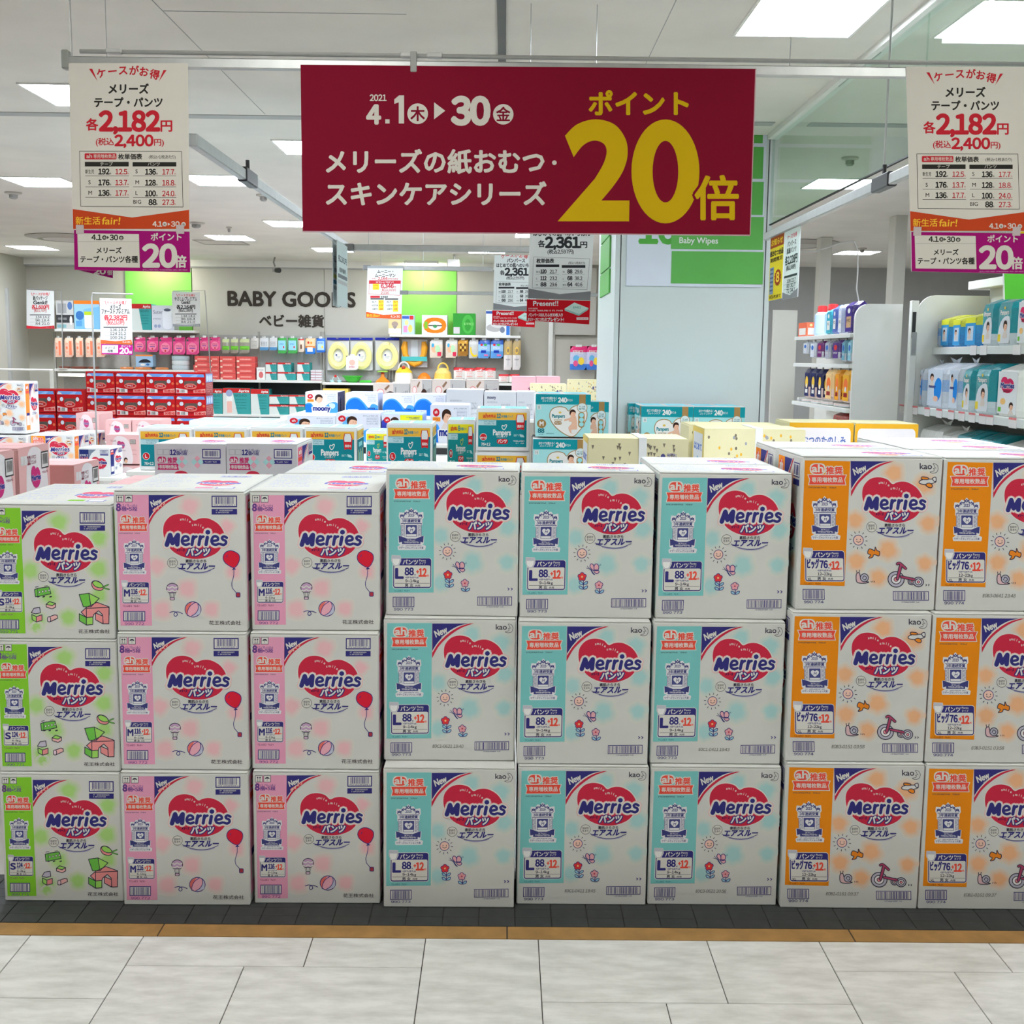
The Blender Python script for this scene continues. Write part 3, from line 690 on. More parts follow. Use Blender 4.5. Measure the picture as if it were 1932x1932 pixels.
def front_P():
    a = Art(Q_P); BL = C(203, 163, 168)
    for i, (x, y, r) in enumerate(((968, 365, 118), (1425, 610, 92), (560, 1092, 108), (930, 1368, 118), (620, 1622, 118), (1225, 1615, 100), (1500, 1160, 95))): a.blot(x, y, r, BL, PAPER, 1, 4, i)
    tape_stripe(a, C(200, 138, 165), '990 772', 'M', '116', '6~11kg'); a.frame(Q_P)
    new_tri(a, (618, 243, 1108, 655), (458, 224, 910, 590), 'p'); logo(a, (638, 455, 1398, 1005)); tr_code(a, 1236, 234, 1550, 376)
    a.line(spline([(1505, 1130), (1502, 1210), (1478, 1300), (1486, 1360)], 4), 8, NAVY, 3); a.line([(1486, 1360), (1545, 1430)], 8, NAVY, 3); a.rrect(1526, 1410, 1582, 1470, 14, NAVY, 3); a.rrect(1536, 1418, 1574, 1462, 10, C(150, 50, 60), 4)
    a.shape([(1475, 905), (1560, 945), (1575, 1010), (1545, 1080), (1505, 1110), (1450, 1090), (1390, 1040), (1374, 980), (1405, 925)], 9, NAVY, C(190, 32, 52), 4); a.poly([(1478, 1138), (1506, 1108), (1534, 1132)], NAVY, 4); a.line([(1415, 985), (1428, 960)], 7, NAVY, 6)
    V = C(170, 140, 170); a.shape([(745, 1300), (800, 1320), (815, 1365), (790, 1410), (745, 1416), (700, 1410), (676, 1365), (695, 1320)], 9, DK, V, 3)
    for y in (1345, 1390): a.line(spline([(686, y), (715, y+12), (745, y-6), (775, y+12), (806, y)], 4), 14, WHITE, 5)
    for x in (705, 725, 765, 786): a.line([(x, 1410), (745+(x-745)*.6, 1470)], 5, DK, 3)
    a.rrect(716, 1468, 776, 1506, 10, DK, 3); a.rrect(724, 1476, 768, 1500, 8, C(186, 160, 180), 4)
    a.line(spline([(714, 1655), (755, 1642), (790, 1650), (808, 1680), (785, 1700), (765, 1680), (785, 1650), (830, 1650), (870, 1668)], 4), 9, NAVY, 3)
    a.ring(1000, 1616, 98, 92, 9, NAVY, C(205, 150, 165), 3, 28)
    a.poly(spline([(985, 1530), (920, 1570), (910, 1640), (935, 1690), (930, 1640), (965, 1570)], 4, True), C(200, 100, 92), 5); a.poly(spline([(1060, 1548), (1090, 1600), (1080, 1670), (1000, 1702), (970, 1700), (1030, 1660), (1065, 1600)], 4, True), C(170, 172, 190), 5)
    a.line(spline([(930, 1690), (932, 1640), (965, 1575), (1030, 1530)], 4), 8, NAVY, 6); a.line(spline([(975, 1700), (1035, 1660), (1066, 1600), (1060, 1545)], 4), 8, NAVY, 6)
    a.text('花王株式会社', 1196, 1798, 54, C(70, 62, 66), 3, .012, 'l', w=388); return a
def front_G():
    a = Art(Q_G); BL = C(150, 188, 112)
    for i, (x, y, r) in enumerate(((775, 395, 130), (1300, 600, 120), (392, 1030, 125), (1290, 1000, 125), (640, 1360, 120), (465, 1690, 125), (890, 1640, 115), (1300, 1345, 110), (470, 1780, 70))): a.blot(x, y, r, BL, PAPER, 1, 5, i)
    tape_stripe(a, C(118, 178, 48), '990 771', 'S', '124', '4~8kg'); a.frame(Q_G)
    new_tri(a, (618, 243, 1108, 655), (290, 246, 760, 625), 'p'); logo(a, (448, 470, 1248, 1057)); tr_code(a, 1050, 262, 1384, 412)
    GR = C(100, 170, 70); LG = C(140, 190, 90); PK = C(205, 130, 130); PL = C(214, 160, 158)
    def blk(pts, col, L=3): a.poly(pts, col, L); a.line(pts, 10, DK, L+1, True)
    blk([(450, 1275), (500, 1258), (640, 1240), (665, 1330), (520, 1362), (460, 1370)], GR)
    for k in range(4): a.ell(515+k*42, 1310-k*8, 14, 17, DK, 5, 12); a.ell(515+k*42, 1310-k*8, 9, 12, WHITE, 6, 12)
    a.line([(490, 1260), (490, 1362)], 7, DK, 5); a.line([(460, 1245), (500, 1235)], 8, DK, 4); a.line([(580, 1232), (620, 1225)], 8, DK, 4)
    for x in (490, 560, 650): a.line([(x, 1372), (x+20, 1366)], 16, DK, 4)
    blk([(600, 1468), (645, 1432), (725, 1456), (725, 1505), (680, 1528), (602, 1505)], PL); blk([(602, 1468), (645, 1432), (725, 1456), (680, 1486)], LG, 5)
    blk([(404, 1580), (440, 1520), (515, 1508), (525, 1580), (465, 1592)], C(170, 165, 180)); blk([(410, 1600), (470, 1630), (470, 1700), (415, 1668)], LG); blk([(470, 1630), (545, 1605), (545, 1678), (470, 1700)], PK)
    blk([(620, 1640), (710, 1606), (745, 1612), (750, 1650), (650, 1696), (618, 1690)], PL); a.ring(638, 1664, 22, 34, 9, DK, C(200, 180, 190), 5)
    blk([(1036, 1340), (1165, 1322), (1190, 1500), (1090, 1500), (1062, 1420)], GR); blk([(1165, 1322), (1300, 1390), (1190, 1500)], LG)
    blk([(1060, 1570), (1130, 1508), (1270, 1440), (1430, 1500), (1430, 1610), (1350, 1618), (1340, 1570), (1290, 1548), (1240, 1562), (1220, 1610), (1215, 1640), (1130, 1640)], PK, 3)
    blk([(1130, 1520), (1430, 1506), (1425, 1720), (1350, 1722), (1342, 1600), (1290, 1550), (1225, 1600), (1215, 1640), (1130, 1640)], PK, 5)
    blk([(1036, 1590), (1130, 1640), (1130, 1738), (1036, 1680)], GR, 7); blk([(1130, 1640), (1216, 1632), (1214, 1730), (1130, 1738)], LG, 7); blk([(1250, 1580), (1345, 1620), (1348, 1722), (1250, 1668)], PK, 7)
    a.shape([(1200, 1200), (1230, 1160), (1300, 1170), (1352, 1225), (1350, 1270), (1300, 1286), (1230, 1262)], 10, DK, PK, 3); a.shape([(1215, 1180), (1260, 1160), (1330, 1195), (1352, 1240), (1300, 1250), (1240, 1225)], 9, DK, LG, 5)
    a.line([(1352, 1240), (1420, 1210)], 20, DK, 3); a.line([(1352, 1250), (1430, 1272)], 20, DK, 3); a.line([(1352, 1240), (1420, 1210)], 9, GR, 5); a.line([(1352, 1250), (1430, 1272)], 9, GR, 5)
    a.text('花王株式会社', 1022, 1842, 54, C(70, 62, 66), 3, .012, 'l', w=414); return a
def front_O():
    a = Art(Q_O); BL = C(222, 158, 120)
    for i, (x, y, r) in enumerate(((1125, 345, 108), (1455, 470, 112), (700, 858, 100), (1492, 892, 100), (1050, 1178, 115), (705, 1305, 105), (940, 1480, 100), (1452, 1325, 92))): a.blot(x, y, r, BL, PAPER, 1, 5, i)
    a.poly([(160, 212), (652, 220), (574, 1572), (90, 1562)], C(226, 122, 22), 2)
    new_tri(a, (618, 243, 1108, 655), (656, 218, 1124, 600), 'b'); logo(a, (778, 390, 1440, 888)); ah_badge(a, (188, 245, 610, 515)); crest(a, (228, 605, 508, 1065)); sizebox(a, (128, 1153, 578, 1525), 'ビッグ', '76', '12~22kg', True)
    a.scribble(134, 1538, 320, 1556, C(130, 70, 20), 3, 4)
    a.text('kao', 1408, 300, 92, DK, 3, .012, 'l', w=132); moon(a, 1562, 292, 54)
    sun(a, 730, 1074, 1); OR = C(214, 120, 36); GY = C(160, 158, 172)
    def sh(pts, col, L=3, sm=True): a.shape(pts, 9, DK, col, L, 4, sm)
    sh([(1398, 440), (1440, 415), (1560, 410), (1580, 440), (1500, 465), (1420, 462)], C(190, 190, 190)); sh([(1430, 412), (1428, 386), (1490, 392), (1500, 412)], OR, 5); sh([(1470, 470), (1500, 498), (1535, 500), (1540, 470), (1505, 452)], OR, 5); sh([(1545, 400), (1580, 388), (1582, 430), (1560, 432)], C(190, 190, 190), 5)
    sh([(832, 1195), (850, 1168), (890, 1180), (905, 1190), (912, 1148), (930, 1185), (960, 1200), (950, 1245), (900, 1230), (880, 1260), (838, 1268), (860, 1235), (832, 1220)], OR, 3)
    sh([(705, 1440), (735, 1430), (750, 1480), (790, 1520), (838, 1528), (800, 1540), (720, 1536), (700, 1500)], C(190, 160, 165)); a.ring(790, 1482, 44, 44, 9, DK, GY, 5); a.line(spline([(770, 1490), (785, 1462), (812, 1478), (800, 1505), (782, 1500)], 4), 8, DK, 7)
    a.line([(712, 1440), (706, 1404)], 8, DK, 3); a.line([(730, 1436), (738, 1400)], 8, DK, 3)
    for x in (862, 880, 898): a.line([(x, 1518), (x+4, 1530)], 6, DK, 3)
    # tricycle
    for x, y, r in ((1135, 1498, 88), (1378, 1526, 55), (1306, 1520, 40)):
        a.ring(x, y, r, r*.96, 10, DK, GY, 3); a.ring(x, y, r*.6, r*.58, 9, DK, C(200, 198, 200), 5); a.ring(x, y, r*.26, r*.26, 7, DK, C(200, 120, 130), 7)
    TR = C(150, 62, 92)
    a.line([(1150, 1490), (1190, 1340)], 40, DK, 9); a.line([(1150, 1490), (1190, 1340)], 22, TR, 10); a.line(spline([(1150, 1330), (1180, 1325), (1240, 1380)], 3), 34, DK, 9); a.line(spline([(1150, 1330), (1180, 1325), (1240, 1380)], 3), 18, TR, 10)
    a.line([(1190, 1470), (1330, 1500)], 34, DK, 9); a.line([(1190, 1470), (1330, 1500)], 18, TR, 10)
    for x in (1458, 1486): a.line([(x, 1550), (x+10, 1558), (x, 1568)], 7, DK, 3)
    barcode(a, 118, 1606, 355, 1722, '990 774', seed=3); barcode(a, 1100, 1626, 1488, 1728, None, seed=5, n=34); a.scribble(1190, 1738, 1390, 1750, NAVY, 3, 8); return a
def top_art(acc, seamx=False):
    """printed lid seen from above: faint blue text lines and a heart logo"""
    a = Art(w=100, h=100); a.rect(1, 1, 99, 99, C(190, 190, 186), 0); T = C(150, 160, 200); H_ = C(200, 80, 110); N2 = C(110, 110, 180)
    for k in range(9):
        a.scribble(5, 8+k*9, 42 if k % 3 else 36, 10.5+k*9, T, 1, 20+k, .2)
    h = spline([((x-757)/711*34+52, (y-387)/528*34+42) for x, y in HEART], 3, True); a.poly(h, H_, 1)
    a.text('Merries', 70, 64, 13, N2, 2, .05, 'c', w=36, out=[(.14, WHITE, 1)]); a.text('パンツ', 72, 72, 7, WHITE, 2, .03, 'c', w=12)
    a.rect(60, 12, 86, 22, T, 1); a.rect(61, 13.5, 85, 20.5, WHITE, 2); a.bars(62, 14, 84, 20, N2, 3, 5, 18)
    a.rect(58, 84, 72, 90, acc, 1); a.rect(75, 84, 90, 92, N2, 1); a.rect(76, 85, 89, 91, C(215, 215, 225), 2); a.scribble(52, 94, 90, 96, T, 1, 40)
    return a
def side_art(col):
    """narrow printed side: colour band with badge, corner flash, logo"""
    a = Art(w=100, h=150)
    a.rect(3, 6, 30, 140, col, 1); a.poly([(31, 6), (62, 6), (44, 22), (31, 44)], NAVY, 1); a.line([(33, 50), (46, 25), (66, 6)], 2.5, RED, 2)
    a.text('ah', 16, 20, 14, WHITE, 3, .05, 'c', w=14, out=[(.2, VERM, 2)]); a.rect(5, 26, 28, 34, VERM, 2); a.rect(6, 90, 27, 126, WHITE, 2); a.rect(6, 90, 27, 98, NAVY, 3)
    h = spline([((x-757)/711*46+40, (y-387)/528*40+45) for x, y in HEART], 3, True); a.poly(h, RED, 2); a.text('Merries', 63, 70, 16, NAVY, 4, .05, 'c', w=48, out=[(.12, WHITE, 3)]); a.text('パンツ', 64, 80, 9, WHITE, 4, .04, 'c', w=20)
    a.text('エアスルー', 64, 96, 9, NAVY, 2, .02, 'c', w=34, skew=.2)
    for i, (x, y) in enumerate(((70, 24), (45, 112), (80, 104))): a.blot(x, y, 9, tuple(q*.6+.3 for q in col), PAPER, 1, 5, i)
    a.rect(70, 8, 94, 22, NAVY, 2); a.rect(71, 9, 93, 21, WHITE, 3); a.bars(72, 10, 92, 20, NAVY, 4, 9, 16); a.rect(70, 24, 94, 30, NAVY, 2)
    return a
KIND = {}
def make_kind(key, W, H, D, front, band):
    body = G().cbox(-W/2, 0, 0, W/2, D, H-.004, .003).mesh('carton')
    flap = G().cbox(-W/2+.002, .0, -.003, W/2-.002, D/2-.0015, .0005, .0012).mesh('top_flap')
    fp = G().art(front, W, H, (-W/2, -.0002, 0), eps=.00009).mesh('front_print')
    tp = G().art(top_art(band), W*.96, D*.94, (-W/2+W*.02, D*.03, H+.0006), v=(0, 1, 0), nrm=(0, 0, 1), eps=.0002).mesh('top_print')
    sl = G().art(side_art(band), D, H, (-W/2-.0003, D, 0), u=(0, -1, 0), nrm=(-1, 0, 0), eps=.0002).mesh('side_print')
    sr = G().art(side_art(band), D, H, (W/2+.0003, 0, 0), u=(0, 1, 0), nrm=(1, 0, 0), eps=.0002).mesh('side_print')
    KIND[key] = (W, H, D, body, flap, fp, tp, sl, sr)
ST = {}
def stamp_mesh(txt, W, H, fx, fy, wf):
    a = Art(w=1000, h=1000); c = C(92, 90, 88)
    a.text(txt, fx, fy, 30, c, 1, .006, 'l', w=wf, skew=.18)
    return G().art(a, W, H, (-W/2, -.0004, 0), eps=.0001).mesh('date_stamp')
def place(key, x, y, z, rz, label, group, stamp=None, top=True, front=True, name='diaper_carton'):
    W, H, D, body, flap, fp, tp, sl, sr = KIND[key]
    t = thing(name, label, 'carton', (x, y, z), rz, group)
    obj('carton', body, M_CARTON, t)
    if front: obj('front_print', fp, M_PRINT, t)
    f1 = obj('top_flap', flap, M_CARTON, t, (0, 0, H-.0005)); f2 = obj('top_flap', flap, M_CARTON, t, (0, D/2+.0005, H-.0005))
    if top: obj('top_print', tp, M_PRINT, t)
    obj('side_print', sl, M_PRINT, t); obj('side_print', sr, M_PRINT, t)
    if stamp:
        if (stamp, key) not in ST: ST[(stamp, key)] = stamp_mesh(stamp, W, H, 372 if key == 'blue' else 330, 908, 235)
        obj('date_stamp', ST[(stamp, key)], M_PRINT, t)
    return t
make_kind('green', .334, .3755, .50, front_G(), C(118, 178, 48)); make_kind('pink', .353, .3893, .46, front_P(), C(200, 138, 165))
make_kind('blue', .366, .4095, .245, front_L(), C(108, 172, 172)); make_kind('orange', .387, .4265, .26, front_O(), C(226, 122, 22))
ROWW = ['bottom', 'middle', 'top']
def stack(key, cols, words, band, stamps={}):   # columns from left to right, cartons from the floor up
    H = KIND[key][1]
    for ci, rows in enumerate(cols):
        for ri, (x, y, rz) in enumerate(rows):
            place(key, x, y, ri*(H+.0012), math.radians(rz), '%s white %s-banded diaper carton in the front stack%s' % (ROWW[ri], band, words[ci]), '%s-banded front cartons' % band, stamps.get((ci, ri)), top=(ri == 2))
stack('green', [[(-1.228, 3.170, .3), (-1.229, 3.180, .8), (-1.234, 3.189, 1)]], [''], 'green')
stack('pink', [[(-.877, 3.151, .4), (-.877, 3.164, .2), (-.878, 3.178, 1.2)], [(-.514, 3.168, .6), (-.517, 3.178, -.2), (-.516, 3.205, 1.4)]], [', next to the green stack', ', next to the light blue stacks'], 'pink')
stack('blue', [[(-.142, 3.150, .3), (-.145, 3.203, .5), (-.141, 3.226, -1.5)], [(.232, 3.174, .2), (.228, 3.183, .3), (.231, 3.218, -.8)], [(.604, 3.179, 0), (.602, 3.196, 0), (.609, 3.222, -.3)]],
      [', beside the pink ones', ', in the middle of the three', ', beside the orange ones'], 'light blue', {(0, 1): 'E0C1-0621 19:40', (1, 0): 'E0C1-0411 19:45', (2, 0): 'E0C3-0621 20:56', (2, 1): 'E0C1-0411 19:43'})
stack('orange', [[(.990, 3.165, -.2), (.989, 3.176, .3), (1.004, 3.201, .8)], [(1.381, 3.165, 0), (1.380, 3.176, 0), (1.395, 3.203, .3)]], [', beside the light blue ones', ', at the right frame edge'], 'orange',
      {(0, 0): 'E0B1-0161 09:37', (0, 1): 'E0B3-0151 03:58', (1, 0): 'E0B1-0161 09:37', (1, 1): 'E0B3-0151 03:58', (1, 2): 'E0B3-0641 23:48'})
# second and third rows behind: only their tops show, the lower ones are hidden
def behind(key, x, dy, n, word, jit=.0, rows=None):
    W, H, D = KIND[key][:3]; y = 3.22
    for k in range(n):
        y += D+.006+dy
        zt = 2*(H+.0012)
        place(key, x+jit*k, y, zt, math.radians(random.uniform(-.6, .6)), 'lid of a %s-banded carton in the %s row, %s' % (key, ORD[k+1], word), 'cartons behind the front stacks', front=False)
        b = thing('carton_riser', 'hidden white carton under the %s-row %s-banded lid, %s' % (ORD[k+1], key, word), 'carton', (x+jit*k, y, 0), 0, 'hidden lower cartons')
        G().cbox(-W/2, 0, 0, W/2, D, zt-.002, .004).build('carton', M_CARTON, b); G().box(-W/2+.01, D*.25, zt-.002, W/2-.01, D*.75, zt-.001).build('top_flap', M_CARTON, b)
behind('pink', -.514, .0, 1, 'next to the light blue stacks')
behind('blue', .611, 0, 1, 'beside the orange ones')
behind('orange', .995, .0, 1, 'beside the light blue ones', -.02); behind('orange', 1.395, .0, 2, 'at the right frame edge')
# ================================================================== SIGN RAILS AND HANGING CARDS
POLEY = 3.40
BW = 168  # white card as it looks on the hanging signs
def S_(r, g, b): return C(r, g, b, BW, .64)
SWHITE = S_(166, 162, 154); SRED = S_(150, 28, 38); SBLK = S_(36, 34, 32); SMAG = S_(122, 12, 84); SORG = S_(150, 52, 24); SYEL = S_(188, 150, 40); SGOLD = S_(160, 132, 10); SCRIM = S_(98, 7, 30)
def quad_card(name, quad, Y, art, mat=None, label=None, parent=None, t=.004, back=(.7, .7, .68), eps=.00012):
    """upright card at depth Y filling the pixel quad (TL TR BR BL); returns object with front print"""
    P = [at(x, y, Y) for x, y in quad]
    g = G(); fr = [(p.x, 0, p.z) for p in P]; bk = [(p.x, t, p.z) for p in P]
    g.add(fr+bk, [(0, 1, 2, 3), (7, 6, 5, 4), (0, 4, 5, 1), (1, 5, 6, 2), (2, 6, 7, 3), (3, 7, 4, 0)], back)
    H = np.linalg.inv(homog([(p.x, p.z) for p in P]))
    for k, (vs, fs, col, L) in enumerate(art.items):
        q = []
        for u, v in vs:
            r = H @ np.array([u, v, 1.0]); q.append((r[0]/r[2], -eps*(L+(k % 64)*.013), r[1]/r[2]))
        g.add(q, fs, col)
    o = g.build(name, mat or M_PRINT, parent, (0, 0 if parent else Y, 0))
    return o
# ---- front rail
zl, zr = at(130, 119, POLEY), at(2050, 141, POLEY)
rail = thing('sign_rail', 'long aluminium sign rail across the top holding the red banner', 'rail', (0, POLEY, 0))
zm = (zl.z+zr.z)/2
G().cbox(zl.x, -.012, zm-.014, -.26, .012, zm+.014, .003).build('rail_tube', M_ALU, rail); G().cbox(-.256, -.012, zm-.014, zr.x, .012, zm+.014, .003).build('rail_tube', M_ALU, rail)
G().tube([(zl.x+.03, .005, zm+.030), (.0, .005, zm+.030), (zr.x, .005, zm+.030)], .006).build('upper_rod', M_ALU, rail)
G().cbox(zl.x-.016, -.016, zm-.02, zl.x+.004, .016, zm+.03, .003, (.25, .26, .24)).build('end_cap', M_PLASTIC, rail)
G().cbox(-.270, -.0145, zm-.017, -.252, .0145, zm+.038, .002, (.3, .3, .28)).build('joint_clip', M_PLASTIC, rail)
for px in (215, 770, 820): 
    x = at(px, 108, POLEY).x; G().cbox(x-.022, -.006, zm+.024, x+.022, .016, zm+.038, .003, (.5, .5, .48)).build('rod_clip', M_PLASTIC, rail)
for px in (132, 1492):
    x = at(px, 108, POLEY).x; G().tube([(x, .01, zm+.014), (x, .01, CEIL)], .0012, n=6).build('hanging_wire', M_ALU, rail)
# ---- red banner
bq = ((567, 122), (1427, 130), (1416, 445), (571, 438)); a = Art(bq)
a.poly([(567, 122), (1427, 130), (1416, 445), (571, 438)], SCRIM, 1)
a.line([(571.5, 437), (1415, 444)], 2.5, S_(150, 120, 125), 2, caps=False); a.line([(1426, 131), (1415.5, 444)], 2, S_(150, 120, 125), 2, caps=False)
a.text('2021', 698, 190.5, 14, SWHITE, 2, .03, 'l', w=31, h=12); a.text('4', 693, 233, 40, SWHITE, 2, .05, 'l', w=24, h=34); a.rect(727, 225, 735, 233, SWHITE, 2); a.poly([(762.3, 180), (762.3, 233), (752.4, 233), (752.4, 193), (744, 196), (744, 187.5), (753, 180)], SWHITE, 2)
a.ell(788, 214.6, 19.5, 19.5, SWHITE, 2, 28); a.text('木', 788, 225.5, 29, SCRIM, 3, .028, 'c', w=26)
a.poly([(819, 193), (840, 209), (819, 225)], SWHITE, 2); a.text('30', 854, 234, 60, SWHITE, 2, .055, 'l', w=68, h=50)
a.ell(949.5, 215.7, 19.3, 19.3, SWHITE, 2, 28); a.text('金', 949.5, 226.5, 29, SCRIM, 3, .022, 'c', w=26)
a.text('メリーズの紙おむつ', 616, 323, 48, SWHITE, 2, .032, 'l', w=410); a.ell(1046, 307, 4.4, 4.4, SWHITE, 2, 14)
a.text('スキンケアシリーズ', 616, 384, 48, SWHITE, 2, .032, 'l', w=414)
a.text('ポイント', 1112, 214, 50, SGOLD, 2, .035, 'l', w=186)
def z3(x, y): return (1000+x/3.715, 100+y/3.715)
two = spline([z3(245, 580), z3(330, 500), z3(460, 465), z3(590, 500), z3(668, 600), z3(684, 710), z3(655, 820), z3(590, 925), z3(500, 1034)], 6)
inn = spline([z3(455, 880), z3(515, 775), z3(537, 690), z3(515, 635), z3(450, 614), z3(375, 645), z3(306, 730)], 6)
a.poly(two+[z3(697, 1034), z3(694, 1180), z3(193, 1180)]+inn, SGOLD, 2)
c0 = z3(949, 830); a.ell(c0[0], c0[1], 238/3.715, 364/3.715, SGOLD, 3, 48); a.ell(c0[0], c0[1]+.5, 90/3.715, 216/3.715, SCRIM, 4, 40)
a.text('倍', 1312, 414, 84, SGOLD, 6, .022, 'l', w=80, h=82, out=[(.075, SCRIM, 5)])
ban = thing('promotion_banner', 'large crimson banner with yellow 20 hanging from the front rail', 'banner', (0, POLEY-.0125, 0))
o = quad_card('banner_sheet', bq, POLEY-.0125, a, parent=ban, t=.0025)
# ---- price cards, front pair
def card_art(quad, k, o, lab=None):
    """price card of the front rail; k scale and o origin turn close-up coordinates into pixels"""
    def z(x, y): return (o[0]+x/k, o[1]+y/k)
    a = Art([z(*p) for p in ((85, 138), (1075, 138), (1087, 1505), (122, 1505))])
    T = lambda s, x, y, sz, c, b=.03, al='l', w=None, L=3, **kw: a.text(s, *z(x, y), sz/k, c, L, b, al, w=None if w is None else w/k, **kw)
    a.poly([z(*p) for p in ((85, 138), (1075, 138), (1087, 1505), (122, 1505))], SWHITE, 1)
    for ch, p, r in zip('ケースがお得', [(362, 252), (452, 236), (538, 228), (628, 230), (708, 240), (792, 262)], [-.18, -.1, -.05, .02, .1, .2]): a.text(ch, *z(*p), 84/k, SRED, 3, .03, 'c', rot=r)
    a.poly([z(255, 185), z(282, 185), z(326, 288)], SRED, 3); a.poly([z(872, 195), z(898, 195), z(832, 292)], SRED, 3)
    T('メリーズ', 418, 384, 90, SBLK, .04, w=330); T('テープ・パンツ', 300, 494, 88, SBLK, .035, w=562)
    T('各', 232, 682, 104, SRED, .03, w=98); T('2,182', 345, 692, 210, SRED, .05, w=490, h=160 if 0 else None); T('円', 850, 692, 104, SRED, .03, w=92)
    T('(税込', 312, 808, 66, SRED, .022, w=148); T('2,400', 470, 818, 118, SRED, .045, w=315); T('円)', 795, 812, 62, SRED, .022, w=80)
    bx = [z(*p) for p in ((176, 862), (1022, 864), (1034, 1322), (186, 1316))]; a.line(bx, 4/k, SBLK, 3, True, caps=False)
    a.rrect(*z(218, 880), *z(482, 930), 8/k, SRED, 3); T('ah', 234, 918, 46, SWHITE, .01, w=46, L=4); T('専用増枚数品', 292, 918, 36, SWHITE, .005, w=182, L=4)
    T('枚単価表', 498, 926, 50, SBLK, .03, w=196); T('(税込・1枚あたり)', 750, 922, 34, SBLK, .005, w=222)
    a.rect(*z(220, 950), *z(584, 988), SBLK, 3); a.rect(*z(616, 952), *z(978, 988), SBLK, 3); T('テープ', 348, 981, 34, SWHITE, .005, w=104, L=4); T('パンツ', 742, 981, 34, SWHITE, .005, w=100, L=4)
    for y, n, c, p in ((1052, '新生児', '192', '12.5'), (1142, 'S', '176', '13.7'), (1228, 'M', '136', '17.7')):
        T(n, 224 if len(n) > 1 else 250, y-8, 38 if len(n) > 1 else 46, SBLK, .008, w=72 if len(n) > 1 else None); T(c, 334, y, 60, SBLK, .045, w=88); T('枚', 424, y, 16, SBLK, .01); T(p, 474, y, 58, SRED, .02, w=96); T('円', 572, y, 14, SRED, .01); a.rect(*z(224, y+12), *z(588, y+15), SBLK, 3)
    for y, n, c, p in ((1054, 'S', '136', '17.7'), (1144, 'M', '128', '18.8'), (1232, 'L', '100', '24.0'), (1304, 'BIG', '88', '27.3')):
        T(n, 640 if len(n) < 3 else 622, y-10, 46, SBLK, .008); T(c, 722 if len(c) > 2 else 750, y, 60, SBLK, .045, w=84 if len(c) > 2 else 62); T('枚', 810, y, 16, SBLK, .01); T(p, 862, y, 58, SRED, .02, w=98); T('円', 962, y, 14, SRED, .01)
        if n != 'BIG': a.rect(*z(620, y+10), *z(978, y+13), SBLK, 3)
    a.poly([z(*p) for p in ((120, 1338), (612, 1408), (1084, 1345), (1086, 1502), (124, 1502))], SORG, 3)
    T('新生活', 144, 1460, 70, SYEL, .012, w=204, L=4); T('fair!', 360, 1464, 84, SYEL, .01, w=150, L=4, skew=.1); T('4.1', 782, 1482, 56, SWHITE, .03, w=78, L=4); a.ell(*z(882, 1462), 19/k, 19/k, SWHITE, 4, 14); T('木', 882, 1475, 26, SBLK, .01, 'c', L=5); a.poly([z(908, 1450), z(928, 1463), z(908, 1476)], SWHITE, 4); T('30', 936, 1482, 56, SWHITE, .03, w=68, L=4); a.ell(*z(1038, 1464), 19/k, 19/k, SWHITE, 4, 14); T('金', 1038, 1477, 26, SBLK, .01, 'c', L=5)
    b = Art([z(*p) for p in ((130, 1510), (1088, 1524), (1094, 1862), (134, 1840))])
    T2 = lambda s, x, y, sz, c, bo=.03, al='l', w=None, L=3: b.text(s, *z(x, y), sz/k, c, L, bo, al, w=None if w is None else w/k)
    b.poly([z(*p) for p in ((130, 1510), (1088, 1524), (1094, 1862), (134, 1840))], SMAG, 1); b.poly([z(*p) for p in ((158, 1538), (668, 1544), (676, 1822), (166, 1816))], SWHITE, 2)
    T2('4.1', 276, 1592, 58, SBLK, .035, w=82); b.ell(*z(382, 1573), 19/k, 19/k, SBLK, 3, 14); b.poly([z(404, 1560), z(422, 1573), z(404, 1586)], SBLK, 3); T2('30', 428, 1594, 58, SBLK, .035, w=66); b.ell(*z(522, 1576), 19/k, 19/k, SBLK, 3, 14)
    T2('木', 382, 1584, 26, SWHITE, .01, 'c', L=4); T2('金', 522, 1587, 26, SWHITE, .01, 'c', L=4); b.rect(*z(164, 1606), *z(670, 1609), S_(120, 118, 114), 3)
    T2('メリーズ', 318, 1700, 54, SBLK, .035, w=206); T2('テープ・パンツ各種', 184, 1776, 60, SBLK, .03, w=474)
    T2('ポイント', 768, 1594, 68, SWHITE, .03, w=252); T2('20', 706, 1812, 240, SWHITE, .05, w=268); T2('倍', 966, 1812, 106, SWHITE, .035, w=94)
    b.scribble(*z(700, 1838), *z(1070, 1846), S_(160, 120, 150), 2, 5)
    return a, b
def price_cards(k, o, lab, Y=POLEY-.014):
    def z(x, y): return (o[0]+x/k, o[1]+y/k)
    a, b = card_art(None, k, o)
    t = thing('price_card', lab, 'sign', (0, Y, 0))
    quad_card('price_sheet', [z(*p) for p in ((85, 128), (1075, 128), (1087, 1505), (122, 1505))], Y, a, parent=t, t=.001)
    c = quad_card('point_panel', [z(*p) for p in ((130, 1510), (1088, 1524), (1094, 1862), (134, 1840))], Y, b, parent=t, t=.004)
    for x in (180, 1010): 
        p = at(*z(x, 1505), Y); G().box(p.x-.011, -.0012, p.z-.012, p.x+.011, -.0004, p.z+.012, (.5, .42, .42)).build('tape', M_PLASTIC, c)
price_cards(4.392, (110, 90), 'white hanging price card with orange foot, left end of the front rail')
price_cards(4.435, (1690, 97), 'white hanging price card with orange foot, right end of the front rail')
# edge-on backs of further cards behind the left one
qa = ((179, 512), (212, 514), (213, 526), (180, 514)); 
